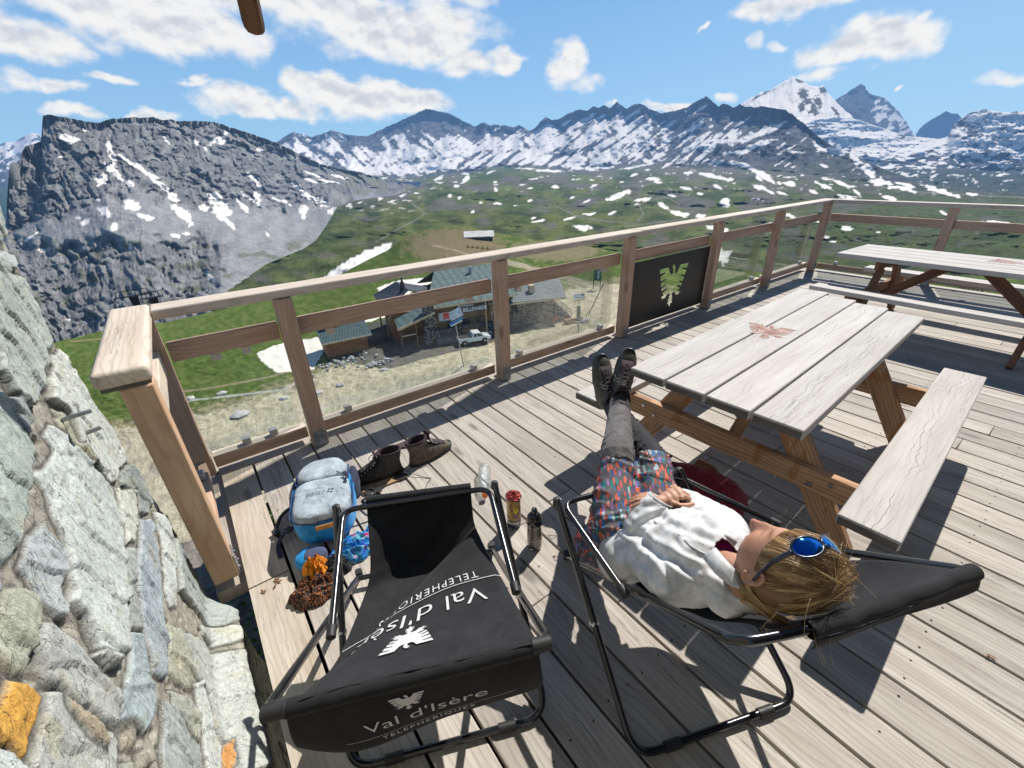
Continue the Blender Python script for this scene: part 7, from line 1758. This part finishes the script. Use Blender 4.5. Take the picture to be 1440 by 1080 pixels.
# ---- mirrored sunglasses pushed up into the hair
def sunglasses():
    e_ = bpy.data.objects.new('sunglasses', None); link(e_, W, False); e_.matrix_parent_inverse = parent_matrix(W).inverted()
    m, nt, b = new_mat('blue_mirror_lens'); lw = nt.node('ShaderNodeLayerWeight'); lw.inputs[0].default_value = .35
    nt.put(b.inputs['Base Color'], nt.mix(lw.outputs['Facing'], (.01, .10, .62), (.03, .50, .85))); b.inputs['Metallic'].default_value = .95; b.inputs['Roughness'].default_value = .06
    fm = flat('navy_frame', (.008, .014, .04), .25, 0, .2, 50, coat=.5)
    nrm = (hax*.90+hfn*.42).normalized(); up = (hax*.42-hfn*.90).normalized(); c0 = HL(-.006, .046, .134)
    def lens_pt(s_, a, q, bow=.0):
        x = s_*(.038+.035*q*math.cos(a)*(1.0)); y = .0225*q*math.sin(a)*(1+.12*math.cos(a)); wrap_ = -((abs(x))**2)*4.6
        return c0+hsd*x+up*y+nrm*(wrap_+.004*(1-q*q))
    for s_ in (-1, 1):
        mb = MB(); mb.grid([[lens_pt(s_, 2*math.pi*k/36, i/8) for k in range(36)] for i in range(9)], wrap=True); obj('lens', mb, m, e_, sharp=180, solid=.0015)
        mb = MB(); mb.tube([lens_pt(s_, 2*math.pi*k/36, 1.0) for k in range(36)], .0032, 8, closed=True); obj('rim', mb, fm, e_, sharp=180)
        a = lens_pt(s_, 0, 1.02); b2 = HL(s_*.086, .005, .030); c = HL(s_*.083, -.018, -.012)
        mb = MB(); pts = [cr([a, a.lerp(b2, .5)+hsd*s_*.012, b2, c], i/12) for i in range(13)]; mb.tube(pts, [.0062-.0022*(i/12) for i in range(13)], 8); obj('temple', mb, fm, e_, sharp=180)
    mb = MB(); mb.tube([lens_pt(-1, math.pi-.5, 1.0), c0+nrm*.004+up*.006, lens_pt(1, math.pi-.5, 1.0)], .003, 8); obj('bridge', mb, fm, e_, sharp=180)
sunglasses()
print('person', time.time()-_T0)
# ------------------------------------------------------------------ things lying about on the deck
M_PBLUE = cloth_mat('bright_blue_nylon', (.015, .27, .62), 900, .5, .4); M_PGREY = cloth_mat('pale_grey_nylon', (.36, .42, .47), 900, .6, .5); M_PNAVY = cloth_mat('navy_webbing', (.02, .025, .055), 1200, .7, .6); M_BLACKN = cloth_mat('black_webbing', (.012, .012, .016), 1200, .6, .5)
def backpack():
    a = Vector((.165, 1.80, 0)); b_ = Vector((.335, 2.37, 0)); Yd = (b_-a).normalized(); Xd = Vector((Yd.y, -Yd.x, 0)); c = (a+b_)/2
    t = thing('backpack', 'blue and pale grey hiking backpack lying on its back beside the dark boots', 'backpack', c)
    M = Matrix((Xd, Yd, Vector((0, 0, 1)))).transposed().to_4x4(); M.translation = c; M3_ = M.to_3x3()
    def blob(name, c_, r_, mat, ex=2.6, parent=t, crumple=.004, vox=.0055, seed=0, extra=None):
        mb = MB(); n, m_ = 48, 30; rows = []
        for i in range(m_+1):
            th = math.pi*i/m_; row = []
            for k in range(n):
                ph = 2*math.pi*k/n; sp_ = lambda v, e: math.copysign(abs(v)**(2/e), v)
                p = Vector((r_[0]*sp_(math.sin(th), ex)*sp_(math.cos(ph), ex), r_[1]*sp_(math.sin(th), ex)*sp_(math.sin(ph), ex), r_[2]*sp_(math.cos(th), ex)))
                if extra: p = extra(p)
                row.append(M @ (p+Vector(c_)))
            rows.append(row)
        mb.grid(rows, wrap=True); me, co, no = remeshed(mb, vox, 3, .5)
        w_ = ridged(co[:, 0]*13+n3(co, 6, seed)*1.2, co[:, 1]*11+co[:, 2]*9, 3, seed+4); co = co+no*(-crumple*smooth(.05, .5, w_)+n3(co, 14, seed+8)*crumple)[:, None]
        return finish(me, co, name, mat, parent)
    tap = lambda p: Vector((p.x*(1-.22*max(0, p.y/.28)), p.y, p.z*(1-.30*max(0, p.y/.28))))
    main = blob('main_bag', (0, 0, .115), (.160, .285, .110), M_PBLUE, 3.2, extra=tap, seed=500)
    blob('lid', (.0, .145, .185), (.132, .128, .048), M_PGREY, 3.4, extra=lambda p: Vector((p.x*(1-.20*max(0, p.y/.1)), p.y, p.z-p.y*.18)), seed=510)
    pk = blob('front_pocket', (.004, -.105, .186), (.142, .158, .052), M_PGREY, 4.0, seed=520, crumple=.005)
    blob('side_pocket', (-.150, .06, .10), (.034, .14, .07), M_PNAVY, 2.5, seed=530); blob('side_pocket', (.150, .10, .10), (.034, .12, .07), M_PNAVY, 2.5, seed=540)
    # zips and piping
    def line(name, pts, r_, mat, parent=t): mb = MB(); mb.tube([M @ Vector(p) for p in pts], r_, 6); return obj(name, mb, mat, parent, sharp=180)
    line('zip', rounded([(-.136, .16, .185), (-.134, .045, .195), (-.08, .030, .222), (.08, .030, .222), (.134, .045, .195), (.136, .16, .185)], .05, 5), .005, flat('dark_blue_zip', (.02, .06, .16), .5))
    line('zip', rounded([(-.146, .03, .19), (-.148, -.22, .185), (-.06, -.266, .18), (.07, -.266, .18), (.152, -.22, .185), (.150, .03, .19)], .06, 5), .0045, flat('dark_blue_zip2', (.02, .08, .22), .5))
    mb = MB(); mb.grid([[M @ Vector((x, -.279-.004*math.cos(x*20), z)) for x in np.linspace(-.03, .10, 12)] for z in (.150, .165, .176)]); obj('orange_trim', mb, flat('orange_trim', (.70, .30, .09), .6), t, solid=.004, sharp=180)
    # lettering (upside down for the camera) and small crest
    me = text_mesh('VAUDE', .026, .0004, 0, 1.1); mb = mesh_to_mb(me, lambda p: M @ Vector((-.020-p.x, -.105-p.y, .2415)))
    lt = obj('lettering', mb, flat('dark_print', (.03, .035, .05), .6), pk, sharp=180)
    for k, (dx, dy) in enumerate(((0, 0), (.016, -.004))):
        mb = MB(); mb.prism([(0, 0), (.010, .003), (.012, .012), (.004, .014), (-.002, .008)], 0, .0008, M @ Matrix.Translation((.040+dx, -.110+dy, .2415))); obj('crest', mb, flat('dark_print2', (.03, .035, .05), .6), pk)
    # straps, buckles, mesh of the padded hip fins
    def web(name, pts, w_, mat=M_BLACKN, parent=t): return strip(name, [M @ Vector(p) for p in pts], w_, (0, 0, 1), mat, parent, th=.003)
    web('strap', [(-.165, .08, .06), (-.235, .03, .045), (-.265, -.05, .012), (-.235, -.10, .008)], .02); web('strap', [(-.150, -.10, .06), (-.205, -.115, .05), (-.24, -.165, .02), (-.225, -.24, .006)], .022, M_PNAVY)
    web('strap', [(.160, .02, .10), (.20, .01, .05), (.25, .04, .02), (.29, .09, .03)], .024); web('strap', [(.16, -.11, .08), (.20, -.13, .03), (.26, -.13, .006), (.33, -.12, .004)], .012, M_PNAVY); web('strap', [(.12, .01, .25), (.135, -.02, .24), (.13, -.05, .245)], .02, M_PNAVY)
    for p in ((-.262, -.06, .02), (.27, .065, .03), (-.19, -.11, .055), (.215, .02, .055)):
        mb = MB(); mb.box(M @ Vector(p), (.034, .042, .012), M3_ @ Matrix.Rotation(R(25), 3, 'Z')); obj('buckle', mb, M_CAP, t, bevel=.004)
    mb = MB(); rr = []
    for i in range(14):
        a_ = i/13*2.4; c_ = Vector((.225+.028*math.cos(a_*2.6), .045+.028*math.sin(a_*2.6), .035+.01*math.sin(a_*3))); rr.append(M @ c_)
    mb.tube(rr, .008, 8); obj('strap_loop', mb, M_BLACKN, t, sharp=180)
    fin = blob('hip_fin', (-.075, -.335, .045), (.075, .060, .048), M_PBLUE, 2.4, seed=550); blob('hip_fin_mesh', (-.055, -.345, .058), (.060, .050, .042), cloth_mat('blue_grey_mesh', (.06, .075, .14), 260, .9, 1.0), 2.4, seed=560, parent=fin)
    line('cord', [(.02, .05, .232), (.06, .07, .236), (.10, .03, .235), (.14, -.04, .20), (.13, -.10, .22), (.15, -.16, .17)], .0022, M_PNAVY)
backpack()
# ---- the boots taken off, with their insoles
def loose_boot(label, heel, toe, upz, leather, **k):
    t = thing('hiking_boot', label, 'boot', heel); d = (Vector(toe)-Vector(heel)); d.z = 0; M = boot_matrix(heel, d, (0, 0, 1)) @ Matrix.Scale(.84, 4, Vector((0, 0, 1))); boot(t, M, leather=leather, toe=flat('toe_rubber_'+str(len(label)), (.05, .047, .04), .45, 0, .3, 60), scale=k.get('scale', 1.08)); return t
M_BR1 = flat('dark_brown_nubuck', (.030, .027, .022), .7, 0, .5, 45, bump=.6); M_BR2 = flat('tan_nubuck', (.088, .073, .050), .7, 0, .45, 45, bump=.6)
loose_boot('dark brown hiking boot lying nearer the blue backpack, toe pointing to it', (.725, 2.185, 0), (.44, 2.245, 0), 1, M_BR1)
loose_boot('tan and brown hiking boot with open tongue, the farther from the backpack', (.79, 2.19, 0), (1.05, 2.225, 0), 1, M_BR2)
def insole(label, heel, toe, tip, col):
    heel = Vector(heel); toe = Vector(toe); M = boot_matrix(heel, toe-heel, (0, 0, 1)); L = (toe-heel).length
    t = thing('insole', label, 'insole', heel); out = []
    for k in range(30):
        a = 2*math.pi*k/30; x = .5-.5*math.cos(a); w_ = (.030+.016*smooth(.35, .8, x)-.004*math.sin(x*6))*abs(math.sin(a))**.6; out.append((x*L, math.copysign(w_, math.sin(a))))
    mb = MB(); mb.prism(out, .004, .012, M); s_ = obj('footbed', mb, col, t, bevel=.002)
    mb = MB(); mb.ell(M @ Vector((.045, 0, .014)), (.042, .029, .006), 16, 8, M.to_3x3()); obj('heel_pad', mb, flat('dark_felt', (.035, .03, .03), .9, bump=.5), t)
insole('tan insole lying in front of the darker boot', (.735, 2.115, 0), (.44, 2.165, 0), 0, flat('tan_insole', (.42, .27, .155), .8, 0, .2, 60, bump=.3))
insole('dark insole lying in the shade behind the two boots', (.70, 2.475, 0), (.985, 2.40, 0), 0, flat('dark_insole', (.06, .048, .042), .8, 0, .3, 60, bump=.3))
mb = MB(); mb.tube([cr([Vector(p) for p in ((.70, 2.20, .11), (.735, 2.13, .03), (.80, 2.04, .006), (.83, 2.00, .005), (.79, 1.97, .005), (.76, 1.93, .005))], i/24) for i in range(25)], .0023, 6); tag(obj('shoelace', mb, M_LACE, sharp=180), 'loose dark shoelace trailing over the planks in front of the insole', 'shoelace')
# ---- empty plastic bottle with an orange cap
def pet():
    a = Vector((1.125, 1.85, .042)); b_ = Vector((.985, 1.635, .034)); d = (b_-a).normalized(); up = Vector((0, 0, 1)); s_ = d.cross(up).normalized(); up = s_.cross(d); M = Matrix((s_, up, d)).transposed(); L = (b_-a).length
    t = thing('plastic_bottle', 'empty clear crumpled plastic bottle with an orange cap lying on the deck', 'bottle', a)
    prof = [(.0, .006), (.020, .0), (.034, .006), (.038, .02)]+[(.038-.0018*(i % 2), .03+i*.010) for i in range(12)]+[(.036, .16), (.030, .185), (.020, .207), (.0135, .218), (.0130, .232)]
    k = L/.235; prof = [(r_, z*k) for r_, z in prof]
    m, nt, b = new_mat('clear_plastic'); out = m.node_tree.nodes['Material Output']; tr = nt.node('ShaderNodeBsdfTransparent'); tr.inputs[0].default_value = (.93, .95, .93, 1); gl = nt.node('ShaderNodeBsdfGlossy'); gl.inputs['Roughness'].default_value = .08; df = nt.node('ShaderNodeBsdfDiffuse'); df.inputs[0].default_value = (.8, .82, .78, 1)
    lw = nt.node('ShaderNodeLayerWeight'); lw.inputs[0].default_value = .45; pos = nt.node('ShaderNodeNewGeometry').outputs['Position']; nz_ = nt.noise(pos, 90, 4, .6); bm_ = nt.bump(nz_, .9, .006); nt.put(gl.inputs['Normal'], bm_)
    m1 = nt.node('ShaderNodeMixShader'); nt.put(m1.inputs[0], nt.math('MULTIPLY_ADD', lw.outputs['Facing'], .5, .10)); nt.l.new(tr.outputs[0], m1.inputs[1]); nt.l.new(gl.outputs[0], m1.inputs[2]); m2 = nt.node('ShaderNodeMixShader'); nt.put(m2.inputs[0], nt.math('MULTIPLY', nt.step(nz_, .45, .7), .3)); nt.l.new(m1.outputs[0], m2.inputs[1]); nt.l.new(df.outputs[0], m2.inputs[2]); nt.l.new(m2.outputs[0], out.inputs[0])
    mb = MB(); mb.lathe(prof, a, 28, M); o = obj('bottle_body', mb, m, t, sharp=180)
    mb = MB(); mb.lathe([(0, L+.004), (.0155, L+.003), (.0165, L), (.0165, L-.016), (.014, L-.018)], a, 20, M); obj('cap', mb, flat('orange_cap', (.85, .16, .02), .35, 0, .08, 50), t, bevel=.001)
pet()
# ---- biscuit roll, standing
def biscuit():
    c = Vector((1.002, 1.385, 0)); t = thing('biscuit_roll', 'upright brown and yellow biscuit roll with a torn red foil top', 'biscuit packet', c)
    m, nt, b = new_mat('biscuit_wrapper'); tc = nt.node('ShaderNodeTexCoord').outputs['Object']; sp = nt.node('ShaderNodeSeparateXYZ'); nt.put(sp.inputs[0], tc)
    nz_ = nt.noise(nt.scalev(tc, (1, 1, .6)), 42, 3, .5, .6); base = nt.mix(nt.step(nz_, .42, .58), (.50, .27, .06), (.16, .05, .02)); base = nt.mix(nt.step(nt.noise(tc, 70, 2), .58, .62), base, (.70, .48, .10))
    z = sp.outputs[2]; c1 = nt.mix(nt.step(z, .062, .056), base, (.035, .02, .06)); c1 = nt.mix(nt.step(z, .185, .19), c1, (.22, .03, .03)); nt.put(b.inputs['Base Color'], c1); b.inputs['Roughness'].default_value = .28; b.inputs['Coat Weight'].default_value = .4
    nt.put(b.inputs['Normal'], nt.bump(nt.noise(tc, 60, 4, .6), .35, .002))
    rs = random.Random(2); prof = [(.0, .0), (.033, .001), (.0365, .006)]+[(.037+rs.uniform(-.0008, .0008), .01+i*.012) for i in range(15)]+[(.0385, .196)]
    mb = MB(); mb.lathe(prof, c, 32); obj('wrapper', mb, m, t, sharp=180)
    foil = flat('red_foil', (.30, .045, .04), .18, .55, .5, 90, bump=.8); mb = MB(); rows = []
    for i in range(12):
        q = i/11; row = []
        for k in range(36):
            a = 2*math.pi*k/36; r_ = .0395*(1-q)+.002; row.append(c+Vector((r_*math.cos(a), r_*math.sin(a), .196+.014*math.sin(q*2.6)+rs.uniform(-.0035, .0035))))
        rows.append(row)
    mb.grid(rows, wrap=True); obj('foil_top', mb, foil, t, sharp=20)
    view = math.atan2(-c.y, -c.x)
    def cyl(p, z0, off=.0385, da=0): a = view+da+p.x/off; return c+Vector((off*math.cos(a), off*math.sin(a), z0+p.y))
    mb = mesh_to_mb(text_mesh('Prince', .034, .0012, .2), lambda p: cyl(Vector((-p.x, -p.y, 0)), .040, .0392, .35)); obj('lettering', mb, flat('cream_print', (.75, .72, .65), .4), t, sharp=180)
    mb = MB(); mb.add([cyl(Vector((.014*math.cos(k/16*6.283), .020*math.sin(k/16*6.283), 0)), .125, .0392, .30) for k in range(16)], [tuple(range(16))], None, .5); obj('yellow_flash', mb, flat('yellow_print', (.85, .72, .03), .4), t, sharp=180)
biscuit()
def sport_bottle():
    c = Vector((.992, 1.205, 0)); t = thing('sports_bottle', 'smoky black sports bottle with a black drinking cap standing on the deck', 'bottle', c)
    m, nt, b = new_mat('smoked_plastic'); b.inputs['Base Color'].default_value = (.13, .12, .095, 1); b.inputs['Roughness'].default_value = .14; b.inputs['Transmission Weight'].default_value = .55; b.inputs['Coat Weight'].default_value = .5
    mb = MB(); mb.lathe([(0, 0), (.032, .001), (.036, .007), (.037, .03), (.0365, .10), (.034, .125), (.0345, .15), (.037, .158)], c, 36); obj('bottle_body', mb, m, t, sharp=180)
    gl = flat('gloss_black_plastic', (.010, .010, .011), .12, 0, .1, 40, coat=.5)
    mb = MB(); mb.lathe([(.0375, .156), (.0385, .160), (.0385, .178), (.0345, .198), (.024, .214), (.014, .220)], c, 36); cp = obj('cap', mb, gl, t, sharp=50)
    mb = MB(); mb.lathe([(.0145, .216), (.0135, .232), (.0145, .238), (.0125, .244), (.005, .245), (0, .243)], c, 24); obj('spout', mb, gl, cp, sharp=50)
    view = math.atan2(-c.y, -c.x)
    def cyl(p, z0): a = view+.30+p.x/.0372; return c+Vector((.0375*math.cos(a), .0375*math.sin(a), z0+p.y))
    mb = mesh_to_mb(text_mesh("Val d'Is\u00e8re", .013, .0004, 0), lambda p: cyl(p, .066)); obj('lettering', mb, M_PRINT, t, sharp=180); mb = mesh_to_mb(text_mesh('TELEPHERIQUES', .006, .0), lambda p: cyl(p, .052)); obj('lettering', mb, M_PRINT, t, sharp=180)
sport_bottle()
# ---- crumpled clothes
def crumple(name, label, cat, c, rad, mat, seed, amp=.03, rot=0):
    c = Vector(c); mb = MB(); n, m_ = 120, 46; rows = []; cr_, sr_ = math.cos(rot), math.sin(rot)
    th = np.linspace(0, 1, m_+1)[:, None]*np.ones((1, n)); ph = np.linspace(0, 2*np.pi, n, endpoint=False)[None, :]*np.ones((m_+1, 1))
    X = th*np.cos(ph); Y = th*np.sin(ph)
    edge = 1+.28*fbm(np.cos(ph)*1.7+seed, np.sin(ph)*1.7, 3, seed)
    fold = ridged(X*1.3+fbm(X*1.2, Y*1.2, 2, seed+3)*1.4, Y*1.7, 2, seed+5, gain=.35)
    Z = rad[2]*(np.clip(1-th**2.4, 0, 1)**.6)*(.35+.75*np.clip(fold, 0, 1.2))+.004+amp*.15*fbm(X*6, Y*6, 3, seed+9)*(1-th)
    Z = np.maximum(Z, .003)
    px = X*rad[0]*edge; py = Y*rad[1]*edge
    P_ = [[c+Vector((px[i, k]*cr_-py[i, k]*sr_, px[i, k]*sr_+py[i, k]*cr_, Z[i, k])) for k in range(n)] for i in range(m_+1)]
    mb.grid(P_, wrap=True); return tag(obj(name, mb, mat, sharp=180), label, cat)
m, nt, b = new_mat('tie_dye'); pos = nt.node('ShaderNodeNewGeometry').outputs['Position']; n1 = nt.noise(pos, 16, 4, .6, 1.2); n2 = nt.noise(pos, 34, 4, .6, .8)
c_ = nt.node('ShaderNodeValToRGB'); nt.put(c_.inputs[0], n1); e_ = c_.color_ramp.elements
for _ in range(5): e_.new(.5)
for el2, (q, cc) in zip(e_, ((.28, (.10, .02, .30)), (.38, (.01, .10, .50)), (.46, (.01, .32, .60)), (.53, (.03, .12, .48)), (.60, (.10, .50, .55)), (.68, (.55, .05, .30)), (.78, (.70, .08, .12)))): el2.position = q; el2.color = cc+(1,)
nt.put(b.inputs['Base Color'], nt.mix(nt.step(n2, .60, .68), c_.outputs[0], (.55, .60, .65))); b.inputs['Roughness'].default_value = .8
crumple('buff', 'crumpled tie-dye blue, turquoise and pink cloth between backpack and chair', 'cloth', (.275, 1.735, 0), (.135, .085, .075), m, 21)
crumple('headband', 'small crumpled purple and pink cloth half under the black chair', 'cloth', (.385, 1.78, 0), (.045, .06, .05), m, 27)
m, nt, b = new_mat('orange_black_print'); pos = nt.node('ShaderNodeNewGeometry').outputs['Position']; wv = nt.node('ShaderNodeTexWave'); nt.put(wv.inputs['Vector'], pos); wv.inputs['Scale'].default_value = 22; wv.inputs['Distortion'].default_value = 14; wv.inputs['Detail'].default_value = 3; wv.inputs['Detail Scale'].default_value = 2.5
nt.put(b.inputs['Base Color'], nt.mix(nt.step(wv.outputs['Fac'], .945, .975), (.014, .013, .014), (.75, .22, .04))); b.inputs['Roughness'].default_value = .8
crumple('jacket', 'crumpled black cloth with fine orange lines beside the chair tube', 'cloth', (.060, 1.62, 0), (.115, .085, .07), m, 33)
crumple('glove', 'crumpled orange and black glove on top of the striped black cloth', 'glove', (.085, 1.715, .004), (.060, .070, .095), cloth_mat('orange_fleece', (.78, .25, .012), 900, .8, .5), 41)
crumple('sock', 'crumpled black cloth tucked between the orange glove and the backpack', 'cloth', (.165, 1.69, 0), (.075, .065, .065), cloth_mat('black_fleece', (.014, .014, .016), 900, .8, .6), 47)
# ---- burgundy rucksack behind the occupied chair
def red_bag():
    c = Vector((1.80, .86, 0)); t = thing('rucksack', 'burgundy rucksack with a brown leather flap on the deck behind the occupied chair', 'rucksack', c)
    mt = cloth_mat('burgundy_canvas', (.24, .018, .032), 900, .75, .5); lt = flat('brown_leather', (.22, .085, .03), .5, 0, .3, 60, bump=.3)
    ax = Vector((.35, -.94, 0)); 
    mb = MB(); rows = []
    for i in range(25):
        th = math.pi*i/24; rows.append([])
        for k in range(40):
            ph = 2*math.pi*k/40; sp_ = lambda v, e=2.7: math.copysign(abs(v)**(2/e), v); p = Vector((.25*sp_(math.sin(th))*sp_(math.cos(ph)), .145*sp_(math.sin(th))*sp_(math.sin(ph)), .135*sp_(math.cos(th))+.135)); p.z *= 1-.2*p.x/.25*0
            rows[-1].append(c+ax*p.x+Vector((.94, .35, 0))*p.y+Vector((0, 0, p.z)))
    mb.grid(rows, wrap=True); me, co, no = remeshed(mb, .007, 3, .5); w_ = ridged(co[:, 0]*7, co[:, 1]*8+co[:, 2]*7, 3, 601); co = co+no*(-.012*smooth(.1, .6, w_)+n3(co, 9, 605)*.012)[:, None]; finish(me, co, 'main_bag', mt, t)
    mb = MB(); mb.grid([[c-ax*(.16+.10*math.sin(v*1.2))+Vector((.94, .35, 0))*(-.12+.24*u)+Vector((0, 0, .285-.13*v-.05*abs(u-.5)**2*4)) for u in np.linspace(0, 1, 12)] for v in np.linspace(0, 1, 8)]); obj('hood', mb, mt, t, solid=.012, sharp=180)
    s_ = strip('leather_trim', [Pz(978, 652, .24), Pz(1000, 662, .24), Pz(1012, 680, .20), Pz(1016, 690, .15)], lambda q: .085-.05*q, (-.2, -.2, 1), lt, t, th=.004, bulge=.02)
    mb = MB(); mb.tube([cr([Pz(965, 740, .20), Pz(990, 725, .285), Pz(1010, 705, .285), Pz(1022, 690, .2)], i/14) for i in range(15)], .008, 8); obj('strap', mb, M_BLACKN, t, sharp=180)
    mb = MB(); mb.box(c-ax*.10+Vector((-.06, 0, .275)), (.05, .03, .004)); obj('badge', mb, M_PRINT, t)
red_bag()
# ---- small litter on the planks and weeds in the gaps
def litter():
    lf = flat('dry_leaf', (.18, .09, .045), .9); rs = random.Random(8)
    labs = ['curled dry brown leaf on the edge plank beside the backpack shadow', 'small dry leaf star on the edge plank below the curled leaf', 'small brown leaf on the open planks right of the occupied chair']
    for (x, y), lab, s_ in zip(((388, 820), (369, 835), (1392, 920)), labs, (.018, .012, .016)):
        c = Pz(x, y, .003); mb = MB()
        for k in range(4):
            a = rs.uniform(0, 6.28); d = Vector((math.cos(a), math.sin(a), .25)); s2 = Vector((-math.sin(a), math.cos(a), 0)); mb.add([c, c+d*s_+s2*s_*.35, c+d*s_*1.7+Vector((0, 0, .003)), c+d*s_-s2*s_*.35], [(0, 1, 2, 3)], None, .5)
        tag(obj('leaf', mb, lf, sharp=180), lab, 'leaf')
    gm = flat('weed_green', (.09, .17, .03), .8)
    mb = MB()
    for k in range(160):
        q = rs.random(); base = Vector((-.30+rs.uniform(-.05, .10), 2.0+rs.uniform(-.3, .9), -.55)) if q < .8 else Pz(384, 728, -.01)+Vector((rs.uniform(-.01, .01), rs.uniform(-.06, .06), 0)); a = rs.uniform(0, 6.28); L = rs.uniform(.015, .05)*(1 if q < .8 else .4); d = Vector((math.cos(a)*.8, math.sin(a)*.8, .6)); s2 = Vector((-math.sin(a), math.cos(a), 0))*L*.3
        mb.add([base, base+d*L*.5+s2, base+d*L, base+d*L*.5-s2], [(0, 1, 2, 3)], None, .5)
    tag(obj('weeds', mb, gm, sharp=180), None, None, kind='stuff')
litter()
def stains(): pass
print('items', time.time()-_T0)
